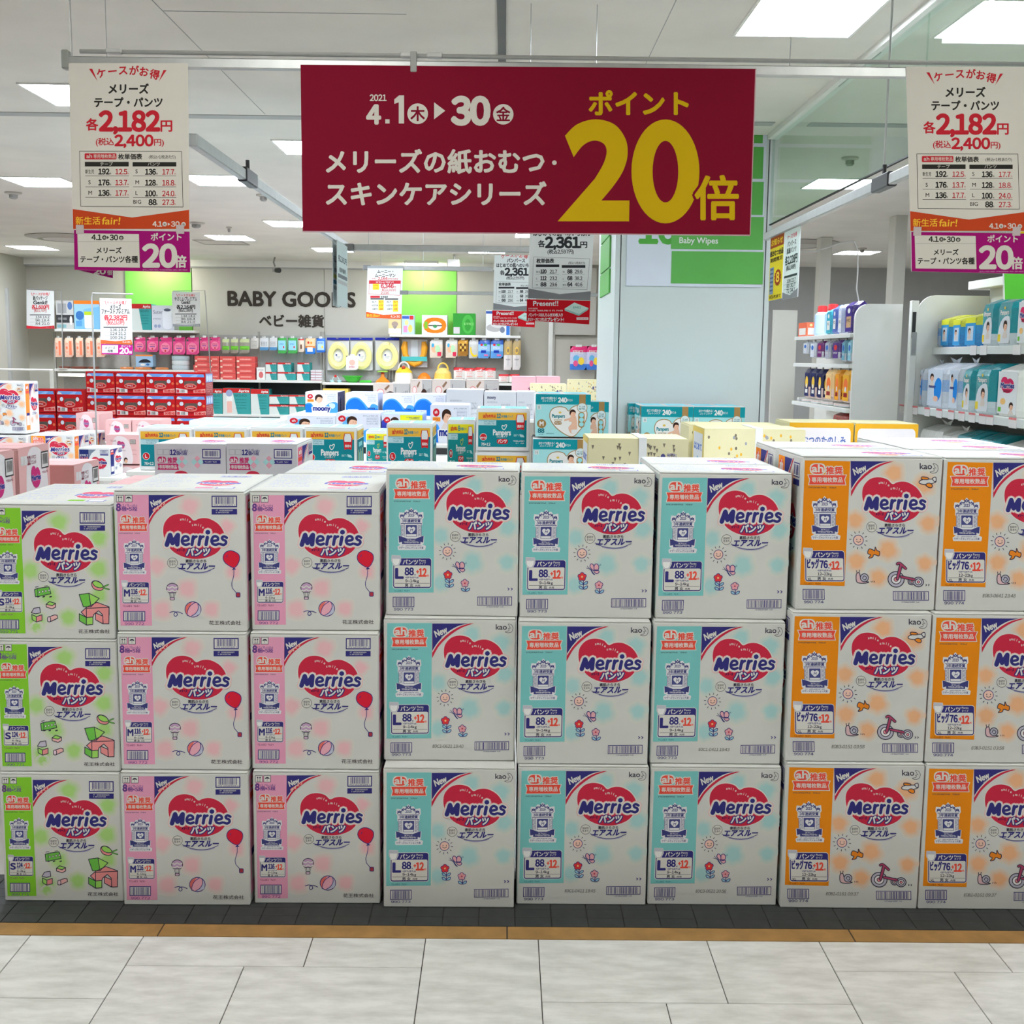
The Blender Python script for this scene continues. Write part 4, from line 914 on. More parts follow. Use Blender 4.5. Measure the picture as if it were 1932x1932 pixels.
# ---- side rails running away from the viewer
def side_rail(name, lab, p0, p1, z, clamp=None, rod=None, mat=None):
    A_, B_ = atz(*p0, z), atz(*p1, z); x = (A_.x+B_.x)/2
    t = thing('sign_rail', lab, 'rail', (x, 0, z))
    y0, y1 = min(A_.y, B_.y), max(A_.y, B_.y)
    G().cbox(-.013, y0, -.018, .013, y1, .018, .003).build('rail_tube', M_ALU, t)
    if clamp:
        c = atz(*clamp, z).y; G().cbox(-.017, c-.09, -.023, .017, c+.09, .026, .004, (.012, .012, .014)).build('clamp', M_PLASTIC, t); G().tube([(0, c, .024), (0, c, .06)], .007, (.012, .012, .014)).build('clamp_screw', M_PLASTIC, t)
    if rod:
        c = atz(*rod, z).y; G().tube([(0, c, .02), (0, c, CEIL-z)], .004).build('hanging_rod', M_ALU, t)
    return x
ZR = 2.14
XL = side_rail('sign_rail', 'slanting aluminium sign rail running back left of the red banner', (364, 264), (652, 464), ZR, (470, 336))
XR = side_rail('sign_rail', 'slanting aluminium sign rail running back beside the glass partition', (1716, 315), (1456, 447), ZR, (1664, 345), (1613, 345))
def cross_rail(y, x0, x1, Y, lab, r=.016, capc=(.2, .2, .2), wires=()):
    A_, B_ = at(x0, y, Y), at(x1, y, Y); t = thing('sign_rail', lab, 'rail', (0, Y, A_.z))
    G().cbox(A_.x, -r, -r, B_.x, r, r, .003).build('rail_tube', M_ALU, t); G().cbox(A_.x-.06, -r-.002, -r-.002, A_.x, r+.002, r+.002, .003, capc).build('end_cap', M_PLASTIC, t)
    for q in (.08, .92):
        xx = A_.x+(B_.x-A_.x)*q; G().tube([(xx, 0, r), (xx, 0, CEIL-A_.z)], .0015, n=6).build('hanging_wire', M_ALU, t)
cross_rail(467, 668, 1010, 6.62, 'horizontal sign rail just under the banner, holding the far white price card', .017)
cross_rail(505, 700, 930, 9.2, 'thin horizontal sign rail holding the yellow-checked price card')
cross_rail(552, 770, 1128, 8.9, 'thin horizontal sign rail crossing in front of the right green board', .013)
cross_rail(430, 985, 1130, 4.66, 'short sign rail hidden behind the banner foot', .014)
# ---- two further price cards with grey chevrons
def pamp_art(k, o, x0, y0):
    def z(x, y): return (o[0]+x/k, o[1]+y/k)
    return z
def present_card(sc, ox, oy, Y, lab, whole):
    """card authored in the near card's close-up (740,480 origin, 4.83 scale), then scaled about (ox, oy)"""
    def z(x, y): return (ox+(x-1240)*sc/4.83, oy+(y-300)*sc/4.83)
    W_ = B(222, 228, 228); K_ = B(52, 54, 58); GY = B(128, 130, 134); RD = B(196, 22, 36)
    q1 = [z(*p) for p in ((1255, -330), (1845, -330), (1805, 420), (1238, 400))]; a = Art(q1); a.poly(q1, W_, 1); s = sc/4.83
    T = lambda A, t, x, y, sz, c, b=.03, al='l', w=None, L=3: A.text(t, *z(x, y), sz*s, c, L, b, al, w=None if w is None else w*s)
    for ch, x, y, r in zip('ケースがお得', (1372, 1430, 1490, 1550, 1610, 1670), (-292, -300, -305, -305, -300, -292), (-.15, -.1, -.03, .03, .1, .15)): a.text(ch, *z(x, y), 58*s, RD, 3, .02, 'c', rot=r)
    T(a, 'パンパース', 1545, -236, 62, K_, .03, 'c', w=240); T(a, 'はじめての肌へのいちばん', 1545, -172, 62, K_, .03, 'c', w=520)
    T(a, '各', 1330, -72, 66, K_, .03, w=62); T(a, '2,361', 1398, -62, 128, K_, .05, w=310); T(a, '円', 1715, -64, 66, K_, .03, w=60); T(a, '(税込2,597円)', 1535, -8, 46, K_, .02, 'c', w=238)
    bx = [z(*p) for p in ((1288, 22), (1800, 40), (1775, 322), (1275, 306))]; a.line(bx, 3*s, GY, 3, True, caps=False)
    T(a, '枚単価表', 1315, 76, 46, K_, .035, w=158); T(a, '(税込・1枚あたり)', 1605, 88, 28, K_, .004, w=152); a.rect(*z(1310, 92), *z(1522, 116), K_, 3); a.rect(*z(1545, 98), *z(1760, 122), K_, 3)
    for y, l, c1, p1, r_, c2, p2 in ((172, '新生児', '120', '21.7', 'M', '88', '29.6'), (234, 'S', '112', '23.2', 'L', '68', '38.2'), (290, 'M', '88', '29.6', 'BIG', '64', '40.6')):
        T(a, l, 1312, y-4, 22, K_, .004); T(a, c1, 1352, y, 46, K_, .05, w=52); T(a, p1, 1436, y, 44, K_, .02, w=66); T(a, r_, 1555, y-4, 22, K_, .004); T(a, c2, 1598, y, 46, K_, .05, w=42); T(a, p2, 1664, y, 44, K_, .02, w=68); a.rect(*z(1305, y+8), *z(1520, y+10), GY, 3); a.rect(*z(1550, y+8), *z(1755, y+10), GY, 3)
    a.poly([z(*p) for p in ((1240, 310), (1525, 362), (1812, 336), (1806, 420), (1238, 402))], GY, 4)
    q2 = [z(*p) for p in ((1228, 408), (1806, 424), (1795, 638), (1224, 602))]; b = Art(q2); b.poly(q2, RD, 1)
    T(b, 'Present!!', 1286, 468, 62, W_, .02, w=226); b.scribble(*z(1242, 488), *z(1330, 498), W_, 3, 3); b.scribble(*z(1242, 506), *z(1555, 518), W_, 3, 4)
    T(b, 'パンパースおしりふき30枚入り', 1242, 564, 34, W_, .02, w=312); T(b, 'を1ケースにつき1点', 1236, 604, 32, W_, .02, w=172); T(b, 'プレゼント!', 1414, 608, 38, W_, .035, w=150)
    PK = B(196, 222, 216); b.poly([z(*p) for p in ((1570, 495), (1660, 440), (1790, 490), (1785, 505), (1700, 560), (1572, 512))], B(150, 190, 185), 3); b.poly([z(*p) for p in ((1572, 493), (1660, 438), (1788, 488), (1702, 544))], PK, 4); b.scribble(*z(1650, 476), *z(1720, 492), B(60, 140, 140), 5, 3); b.rect(*z(1680, 574), *z(1788, 596), W_, 3); b.scribble(*z(1690, 580), *z(1780, 590), RD, 4, 3)
    t = thing('price_card', lab, 'sign', (0, Y, 0)); quad_card('price_sheet', q1, Y, a, parent=t, t=.001); quad_card('gift_panel', q2, Y-.002, b, parent=t, t=.002)
present_card(1.0, 740+1240/4.83, 480+300/4.83, 4.62, 'nearer white price card with grey chevron and red present panel beside the column', True)
present_card(.68, 740+921/4.83, 480+436/4.83, 6.6, 'farther white price card with red present panel, overlapped by the nearer one', False)
# ---- yellow-checked price card
def z2(x, y): return (400+x/5.367, 480+y/5.367)
q = [z2(*p) for p in ((1575, 118), (1935, 118), (1918, 655), (1560, 640))]; a = Art(q); W_ = B(226, 226, 222); K_ = B(60, 58, 58); RD = B(205, 60, 70); OR = B(224, 96, 50); YE = B(240, 215, 60); s = 1/5.367
a.poly(q, W_, 1); T = lambda t, x, y, sz, c, b=.03, al='l', w=None, L=3: a.text(t, *z2(x, y), sz*s, c, L, b, al, w=None if w is None else w*s)
a.rect(*z2(1575, 100), *z2(1935, 140), B(160, 165, 168), 2)
T('ムーニー・', 1675, 188, 40, K_, .03, w=160); T('ムーニーマン', 1652, 228, 40, K_, .03, w=205); T('2,164', 1680, 258, 38, RD, .03, w=96); a.scribble(*z2(1620, 240), *z2(1670, 250), RD, 3, 3); a.scribble(*z2(1780, 242), *z2(1880, 256), RD, 3, 3)
a.rect(*z2(1592, 264), *z2(1910, 298), RD, 3); a.line([z2(1592, 264), z2(1910, 268), z2(1902, 415), z2(1588, 400)], 3*s, RD, 3, True, caps=False); a.scribble(*z2(1660, 274), *z2(1840, 288), W_, 4, 5)
a.rect(*z2(1628, 298), *z2(1692, 358), YE, 3); a.scribble(*z2(1636, 308), *z2(1684, 322), OR, 4, 3); a.scribble(*z2(1636, 334), *z2(1684, 346), OR, 4, 4); T('6,346', 1712, 340, 56, RD, .04, w=126); T('円', 1842, 340, 24, RD, .02); T('税込6,980円', 1720, 372, 28, RD, .015, w=140); T('2,116', 1710, 402, 32, RD, .02, w=80)
a.rect(*z2(1604, 418), *z2(1700, 440), RD, 3); T('枚単価表', 1708, 440, 26, K_, .02, w=74); a.rect(*z2(1605, 444), *z2(1740, 456), K_, 3); a.rect(*z2(1752, 446), *z2(1885, 458), K_, 3); a.rect(*z2(1686, 462), *z2(1738, 566), YE, 3); a.rect(*z2(1832, 466), *z2(1884, 580), YE, 3)
for i in range(3):
    for x, w_ in ((1620, 60), (1692, 40), (1770, 55), (1838, 40)): a.scribble(*z2(x, 472+i*37), *z2(x+w_, 488+i*37), RD if w_ == 40 else K_, 4, 7+i)
a.poly([z2(*p) for p in ((1562, 582), (1735, 612), (1920, 604), (1918, 655), (1560, 640))], OR, 3); T('新生活fair!', 1568, 632, 34, YE, .01, w=130, L=4); T('4.1▸30', 1808, 640, 30, W_, .02, w=96, L=4)
t = thing('price_card', 'white price card with yellow boxes in front of the right green board', 'sign', (0, 9.17, 0)); quad_card('price_sheet', q, 9.17, a, parent=t, t=.001)
# ---- cards on the side rails: sheets standing along the rail, seen almost edge-on
def rail_card(name, lab, x, ya, yb, zt, zb, art, side=-1, parts=None):
    t = thing(name, lab, 'sign', (x, 0, 0)); L = yb-ya; H = zt-zb
    g = G().box(-.001, ya, zb, .001, yb, zt, (.72, .74, .74)); e = .0004
    if side < 0: g.art(art, L, H, (-.0012, yb, zb), u=(0, -1, 0), nrm=(-1, 0, 0), eps=e)
    else: g.art(art, L, H, (.0012, ya, zb), u=(0, 1, 0), nrm=(1, 0, 0), eps=e)
    g.build('price_sheet', M_PRINT, t)
def info_art():
    a = Art(w=100, h=210); a.rect(0, 0, 100, 210, B(214, 200, 40), 1); a.rect(0, 0, 100, 36, B(150, 70, 20), 2); a.text('お知らせ', 50, 27, 24, B(225, 190, 40), 3, .03, 'c', w=84); a.text('紙おむつ全品', 50, 62, 20, B(60, 50, 30), 3, .04, 'c', w=96); a.text('期間限定', 50, 82, 15, B(60, 50, 30), 3, .02, 'c', w=90)
    pts = [(66+(26 if k % 2 else 22)*math.cos(k*math.pi/16), 138+(26 if k % 2 else 22)*math.sin(k*math.pi/16)*1.1) for k in range(32)]; a.poly(pts, B(150, 60, 20), 3); a.text('8', 66, 152, 40, B(230, 200, 60), 4, .05, 'c'); a.rect(6, 100, 34, 190, B(130, 150, 170), 3)
    for k in range(6): a.rect(8, 104+k*14, 32, 110+k*14, B(80, 100, 130), 4)
    a.text('8日(木)まで', 50, 204, 13, B(80, 60, 20), 3, .02, 'c', w=86); return a
def chev_art():
    a = Art(w=100, h=180); a.rect(0, 0, 100, 180, B(206, 220, 214), 1); K_ = B(56, 70, 66); a.text('ケースがお得', 50, 22, 13, B(196, 60, 80), 2, .02, 'c', w=60); a.text('パンパース', 50, 42, 16, K_, 2, .03, 'c', w=56); a.text('肌着パンツ', 50, 60, 16, K_, 2, .03, 'c', w=60); a.text('各2,228円', 50, 88, 26, K_, 2, .04, 'c', w=78); a.text('(税込2,450円)', 50, 104, 14, K_, 2, .03, 'c', w=60); a.rect(8, 118, 92, 124, K_, 2)
    for i, t in enumerate(('108 22.7', '80 30.7', '72 34.1')): a.text(t, 56, 138+i*13, 12, K_, 2, .03, 'c', w=56); a.rect(8, 141+i*13, 92, 141.6+i*13, K_, 2)
    a.poly([(0, 160), (50, 172), (100, 157), (100, 180), (0, 180)], B(128, 132, 134), 3); return a
def yspan(px0, px1, X, py=450):
    # depth at which a sheet standing at X is seen at pixel column px
    f = lambda px: X/(at(px, py, 1.0).x)
    return f(px0), f(px1)
y0, y1 = yspan(1455, 1480, XR); y2, y3 = yspan(1481, 1510, XR)
rail_card('price_card', 'narrow yellow notice card with red head on the right side rail', XR, y1, y0, ZR-.02, at(1455, 568, y0).z, info_art())
rail_card('price_card', 'narrow pale price card with grey chevron on the right side rail', XR, y3, y2, ZR-.02, at(1490, 566, y2).z, chev_art())
def plain_card(cols):
    a = Art(w=100, h=200); a.rect(0, 0, 100, 200, B(205, 216, 216), 1); K_ = B(90, 100, 104); rnd = random.Random(4)
    a.text('各2,361円', 50, 60, 22, K_, 2, .03, 'c', w=80); a.text('枚単価表', 50, 92, 16, K_, 2, .03, 'c', w=60)
    for i, c in enumerate(cols): a.rect(6, 100+i*18, 94, 112+i*18, c, 2)
    return a
y0, y1 = yspan(640, 627, XL); rail_card('price_card', 'edge-on pale green price card at the far end of the left side rail', XL+.0, y1, y0, ZR-.02, at(634, 577, y1).z, plain_card((B(190, 205, 110), B(70, 130, 160), B(150, 165, 170))), 1)
y2, y3 = 6.35, 6.52; rail_card('price_card', 'edge-on white price card with grey foot at the left rail end', at(648, 500, 6.4).x, 6.15, 6.55, ZR-.02, at(650, 580, 6.4).z, plain_card((B(120, 125, 130), B(190, 190, 190))), 1)
# ---- small cards on wire stands
def stand_card(lab, quad, Y, lines, foot, point=None, stand=None, base=None):
    W_ = B(206, 206, 203); K_ = B(50, 48, 50); RD = B(200, 50, 60)
    (xa, ya), (xb, yb), (xc, yc), (xd, yd) = quad; w_ = xb-xa; h = yd-ya
    a = Art(quad); a.poly(quad, W_, 1); cx = (xa+xb)/2
    a.text('ケースがお得', cx, ya+h*.14, h*.085, RD, 3, .02, 'c', w=w_*.55); a.line([(cx-w_*.33, ya+h*.07), (cx-w_*.29, ya+h*.15)], h*.012, RD, 3); a.line([(cx+w_*.33, ya+h*.07), (cx+w_*.29, ya+h*.15)], h*.012, RD, 3)
    for t, fy, fw, c, b in lines: a.text(t, cx, ya+h*fy, h*.13, RD if c else K_, 3, b, 'c', w=w_*fw)
    a.rect(xa+w_*.12, ya+h*.635, xb-w_*.12, ya+h*.655, K_, 3)
    for i in range(3):
        a.text(('134 14.2', '96 18.4', '84 21.0') [i] if not point else ('136 19.3', '124 21.2', '100 26.2')[i], cx+w_*.08, ya+h*(.73+i*.085), h*.08, K_, 3, .02, 'c', w=w_*.5); a.rect(xa+w_*.14, ya+h*(.745+i*.085), xb-w_*.14, ya+h*(.748+i*.085), K_, 3)
    if foot: a.poly([(xa, ya+h*.92), (cx, ya+h*.95), (xb, ya+h*.92), (xc, yc), (xd, yd)], foot, 4); a.text('4.1▸30', xb-w_*.16, yd-h*.015, h*.05, W_, 5, .01, 'c', w=w_*.25)
    t = thing('price_stand', lab, 'sign', (0, Y, 0)); quad_card('price_sheet', quad, Y, a, parent=t, t=.001)
    if point:
        q = [(xd+1, yd+1), (xc+.5, yc+1), (xc+.5, yc+20), (xd+2, yd+20)]; b = Art(q); b.poly(q, B(176, 30, 130), 1); b.rect(q[0][0]+1.5, q[0][1]+2, q[0][0]+(w_)*.53, q[0][1]+17, W_, 2); b.text('メリーズ', q[0][0]+w_*.28, q[0][1]+9, 5, K_, 3, .02, 'c'); b.text('各種', q[0][0]+w_*.28, q[0][1]+15, 5, K_, 3, .02, 'c'); b.text('ポイント', q[0][0]+w_*.78, q[0][1]+6, 5, W_, 3, .02, 'c', w=w_*.3); b.text('20', q[0][0]+w_*.72, q[0][1]+18, 14, W_, 3, .06, 'c', w=w_*.28); b.text('倍', q[0][0]+w_*.92, q[0][1]+18, 6, W_, 3, .03, 'c')
        quad_card('point_panel', q, Y, b, parent=t, t=.002)
    if stand:
        pts = [at(x, y, Y) for x, y in stand]; pts = [(p.x, .012, p.z) for p in pts]; pts[-1] = (pts[-1][0], .012, base)
        G().tube(pts, .007, (.32, .32, .31), 8).build('wire_stand', M_PLASTIC, t)
        G().cbox(pts[-1][0]-.06, -.04, base-.004, pts[-1][0]+.06, .03, base+.004, .002, (.8, .78, .72)).build('stand_foot', M_PLASTIC, t)
stand_card('small white price card with red foot on a wire stand at far left', ((50, 547), (102, 549), (103, 620), (50, 620)), 16.77, [('新パッケージ', .26, .52, 0, .02), ('Genki!', .37, .5, 0, .04), ('各1,600円', .49, .62, 1, .04), ('(税込1,760円)', .57, .45, 1, .01)], B(196, 44, 56), None, [(50, 545), (115, 548), (118, 697)], at(234, 697, 16.8).z+.005)
stand_card('small white price card with magenta point panel on a wire stand, above the red boxes', ((188, 562), (248, 564), (250, 650), (190, 648)), 10.08, [('メリーズ', .25, .34, 0, .03), ('ファーストプレミアム', .345, .88, 0, .03), ('各2,382円', .48, .72, 1, .045), ('(税込2,620円)', .58, .55, 1, .02)], B(224, 96, 50), True, [(250, 555), (174, 553), (172, 562), (182, 830)], 0.004)
stand_card('small white price card with grey foot on a wire stand, beside the left green board', ((324, 550), (377, 551), (378, 616), (326, 616)), 16.77, [('やさしいプレミアム', .26, .8, 0, .02), ('Genki!', .35, .3, 0, .03), ('各2,164円', .49, .66, 0, .045), ('(税込2,380円)', .58, .5, 0, .02)], B(150, 152, 156), None, [(326, 549), (386, 548), (398, 717)], at(500, 717, 16.8).z+.005)
# yellow card and green board at the right frame edge
t = thing('price_card', 'yellow hanging card cut by the right frame edge', 'sign', (0, 4.3, 0)); q = ((1925, 290), (2010, 290), (2010, 448), (1920, 447)); a = Art(q); a.poly(q, B(222, 196, 30), 1); a.rect(1925, 400, 2010, 430, B(150, 120, 20), 2); quad_card('price_sheet', q, 4.3, a, parent=t)
for x in (1935, 2000):
    p = at(x, 292, 4.3); G().tube([(p.x, .002, p.z-.004), (p.x, .002, CEIL)], .0015, n=6).build('hanging_wire', M_ALU, t)
t = thing('aisle_sign', 'green aisle sign board at the right frame edge', 'sign', (0, 6.2, 0)); q = ((1893, 452), (2080, 450), (2080, 560), (1896, 565)); a = Art(q); a.poly(q, B(70, 150, 44), 1); quad_card('sign_board', q, 6.2, a, parent=t, t=.02)
for x in (1900, 2060):
    p = at(x, 455, 6.2); G().tube([(p.x, .01, p.z-.02), (p.x, .01, CEIL)], .002, n=6).build('hanging_wire', M_ALU, t)
# magenta panel of a card behind the left price card
q = ((178, 508), (212, 510), (213, 524), (179, 512)); t = thing('price_card', 'magenta panel corner of a card behind the left price card', 'sign', (0, 4.4, 0)); q = ((140, 488), (213, 500), (213, 525), (141, 508)); a = Art(q); a.poly(q, SMAG, 1); a.text('20', 188, 517, 14, SWHITE, 2, .06, 'c', w=22); a.text('倍', 207, 518, 10, SWHITE, 2, .03, 'c'); quad_card('point_panel', q, 4.4, a, parent=t, t=.003)
q = ((140, 330), (213, 345), (213, 498), (140, 486)); a = Art(q); a.poly(q, SWHITE, 1); quad_card('price_sheet', q, 4.4, a, parent=t, t=.001)
for x, y in ((144, 331), (209, 344)):
    p = at(x, y, 4.4); G().tube([(p.x, .002, p.z-.005), (p.x, .002, CEIL)], .0012, n=6).build('hanging_wire', M_ALU, t)
# lettering on the back wall
wl = thing('wall_lettering', 'dark brown baby goods lettering on the white back wall panel', 'sign', (0, 17.279, 0))
def letters(txt, px0, px1, base, hpx, jp=False, bold=.03):
    vs, fs = glyphs(txt, 3); tot = at(px1, base, 17.279).x-at(px0, base, 17.279).x; z0 = at((px0+px1)/2, base, 17.279).z; hh = at(px0, base-hpx, 17.279).z-at(px0, base, 17.279).z
    full = glyphs(txt, 3)[0]; fx0, fx1 = full[:, 0].min(), full[:, 0].max(); sx = tot/(fx1-fx0); sz = hh/(full[:, 1].max()-full[:, 1].min()); y0 = full[:, 1].min()
    for i, ch in enumerate(txt):
        if ch == ' ': continue
        pre = glyphs(txt[:i+1], 3)[0]; v, f = glyphs(ch, 3); off = pre[:, 0].max()-v[:, 0].max(); g = G(); X0 = at(px0, base, 17.279).x; b = bold*sx
        for k in range(6): g.add([(X0+(q[0]+off-fx0)*sx+b*math.cos(k*1.047), -.01-k*2e-5, z0+(q[1]-y0)*sz+b*math.sin(k*1.047)) for q in v], f, B(66, 60, 54))
        m0 = v.min(0); m1 = v.max(0)
        g.build('letter', M_PRINT, wl)
letters('BABY GOODS', 431, 670, 578, 27, bold=.036); letters('ベビー雑貨', 490, 611, 617, 23, True, .035)
# ================================================================== CARTONS AND GOODS BEHIND THE FRONT ROW
BWHT = B(222, 222, 220)
def carton(name, label, X0, X1, Y0, Y1, z0, z1, col=BWHT, front=None, right=None, left=None, top=None, group=None, cat='carton', mat=None, lid=True, eps=.0004):
    xm = (X0+X1)/2; t = thing(name, label, cat, (xm, Y0, z0), 0, group); w, d, h = X1-X0, Y1-Y0, z1-z0
    G().cbox(-w/2, 0, 0, w/2, d, h, min(.006, h*.08), col).build('carton', mat or M_PRINT, t)
    if lid:
        for k in (0, 1): G().box(-w/2+.004, .003+k*(d/2+.001), h-.001, w/2-.004, d/2-.002+k*(d/2), h+.003, tuple(min(.9, c*1.0) for c in col)).build('top_flap', mat or M_PRINT, t)
    hh = h+.0035 if lid else h
    if front: G().art(front, w, h, (-w/2, -.0004, 0), eps=eps).build('front_print', M_PRINT, t)
    if right: G().art(right, d, h, (w/2+.0004, 0, 0), u=(0, 1, 0), nrm=(1, 0, 0), eps=eps).build('side_print', M_PRINT, t)
    if left: G().art(left, d, h, (-w/2-.0004, d, 0), u=(0, -1, 0), nrm=(-1, 0, 0), eps=eps).build('side_print', M_PRINT, t)
    if top: G().art(top, w, d, (-w/2, 0, hh), v=(0, 1, 0), nrm=(0, 0, 1), eps=eps).build('top_print', M_PRINT, t)
    return t
def fbox(name, label, x0, y0, x1, y1, Y, D, z0=None, **kw):
    a, b = at(x0, y0, Y), at(x1, y0, Y); zt = (a.z+b.z)/2; zb = at((x0+x1)/2, y1, Y).z if z0 is None else z0
    return carton(name, label, a.x, b.x, Y, Y+D, zb, zt, **kw)
def platform(lab, X0, X1, Y0, Y1, z):
    t = thing('display_platform', lab, 'platform', ((X0+X1)/2, Y0, 0)); w, d = X1-X0, Y1-Y0
    G().cbox(-w/2, 0, z-.03, w/2, d, z-.001, .004).build('deck', M_STEEL, t)
    for sx in (-1, 1):
        for y in (.02, d-.06): G().box(sx*(w/2-.04)-.02, y, 0, sx*(w/2-.04)+.02, y+.04, z-.03).build('leg', M_STEEL, t)
# ---- print designs
TEAL = B(22, 128, 138); TEALD = B(18, 112, 124)
def a_pampers(size='L', band=(228, 176, 62), green=False, num='12'):
    a = Art(w=500, h=390); a.rect(18, 30, 470, 98, B(*band), 1); a.rect(18, 100, 470, 350, TEAL if not green else B(30, 140, 140), 1)
    a.text('ah', 62, 80, 56, B(205, 60, 50), 2, .03, 'l', w=46, out=[(.12, BWHT, 2)] if 0 else None); a.text('推奨品', 112, 76, 30, B(205, 60, 50), 2, .03, 'l', w=68); a.text(num, 192, 80, 50, B(30, 120, 140), 2, .05, 'l', w=34); a.text('枚増量パック', 232, 76, 26, B(40, 130, 150), 2, .02, 'l', w=110)
    a.rect(18, 104, 185, 150, B(180, 210, 215), 2); a.scribble(70, 112, 170, 122, B(90, 150, 160), 3, 3); a.scribble(70, 130, 170, 142, B(90, 150, 160), 3, 4)
    a.poly([(378, 46), (440, 46), (454, 90), (446, 190), (412, 182), (378, 190), (368, 90)], B(200, 40, 44), 3); a.poly([(384, 50), (434, 50), (446, 90), (440, 120), (380, 120), (376, 90)], B(214, 220, 220), 4); a.text('長持ち', 412, 166, 26, BWHT, 4, .03, 'c', w=58)
    a.text('Pampers', 240, 240, 74, BWHT, 2, .028, 'c', w=164); a.shape([(262, 156), (244, 150), (240, 170), (258, 190), (276, 170), (284, 146), (270, 144)], 7, BWHT if not green else B(190, 200, 60), TEAL, 2)
    a.text('さらさらケア', 240, 262, 20, BWHT, 2, .01, 'c', w=100); a.rrect(192, 274, 296, 322, 22, B(196, 36, 42), 2); a.text('パンツ', 244, 310, 38, BWHT, 3, .04, 'c', w=80)
    a.ell(66, 258, 34, 34, BWHT, 2); a.ell(66, 258, 30, 30, B(196, 36, 42), 3); a.text(size, 66, 272, 44 if len(size) == 1 else 20, BWHT, 4, .03, 'c', w=None if len(size) == 1 else 48)
    a.text('76+12', 46, 338, 34, BWHT, 2, .03, 'l', w=86); a.scribble(350, 232, 400, 250, B(170, 205, 205), 2, 5); a.poly([(404, 228), (440, 236), (452, 258), (424, 256), (408, 250)], B(170, 205, 205), 2); a.scribble(346, 288, 452, 300, BWHT, 2, 6); a.scribble(370, 308, 452, 318, BWHT, 2, 7); return a
def a_cyan_top():
    a = Art(w=100, h=100); cy = B(150, 225, 240); a.rect(6, 8, 46, 90, cy, 1); a.rect(54, 8, 94, 90, cy, 1)
    for k in range(5): a.rect(10, 16+k*15, 40, 20+k*15, B(190, 235, 245), 2); a.rect(60, 16+k*15, 88, 20+k*15, B(190, 235, 245), 2)
    return a
def a_pamp_side():
    a = Art(w=100, h=120); a.rect(0, 8, 96, 30, B(214, 176, 80), 1); a.rect(0, 32, 96, 112, TEALD, 1); a.text('ah', 70, 24, 14, B(205, 60, 50), 2, .03, 'c'); a.text('12', 88, 24, 14, B(40, 130, 150), 2, .04, 'c')
    for k in range(5): a.rect(12+k*15, 60+(k % 2)*8, 20+k*15, 104, B(120, 190, 190) if k % 2 else B(180, 190, 120), 2)
    a.rect(20, 40, 70, 52, B(120, 190, 195), 2); return a
def baby(a, x, y, s, L=3, skin=(226, 178, 150), hair=(58, 38, 30), body=None):
    """printed photograph of an infant: head with hair and a shoulder"""
    a.poly(spline([(x-s*.9, y+s*1.9), (x-s*.55, y+s*.9), (x, y+s*.7), (x+s*.6, y+s*1.0), (x+s*.8, y+s*1.9)], 4, True), body or B(214, 200, 190), L)
    a.ell(x, y, s*.72, s*.82, B(*skin), L+1, 20); a.poly(spline([(x-s*.78, y+s*.1), (x-s*.7, y-s*.6), (x-s*.1, y-s*.95), (x+s*.55, y-s*.7), (x+s*.72, y-s*.15), (x+s*.4, y-s*.3), (x-s*.2, y-s*.35), (x-s*.5, y+s*.1), (x-s*.6, y+s*.45)], 4, True), B(*hair), L+2)
    a.ell(x+s*.15, y+s*.02, s*.06, s*.05, B(60, 40, 36), L+3, 8); a.ell(x+s*.5, y+s*.02, s*.06, s*.05, B(60, 40, 36), L+3, 8); a.ell(x+s*.34, y+s*.42, s*.14, s*.05, B(196, 96, 92), L+3, 8)
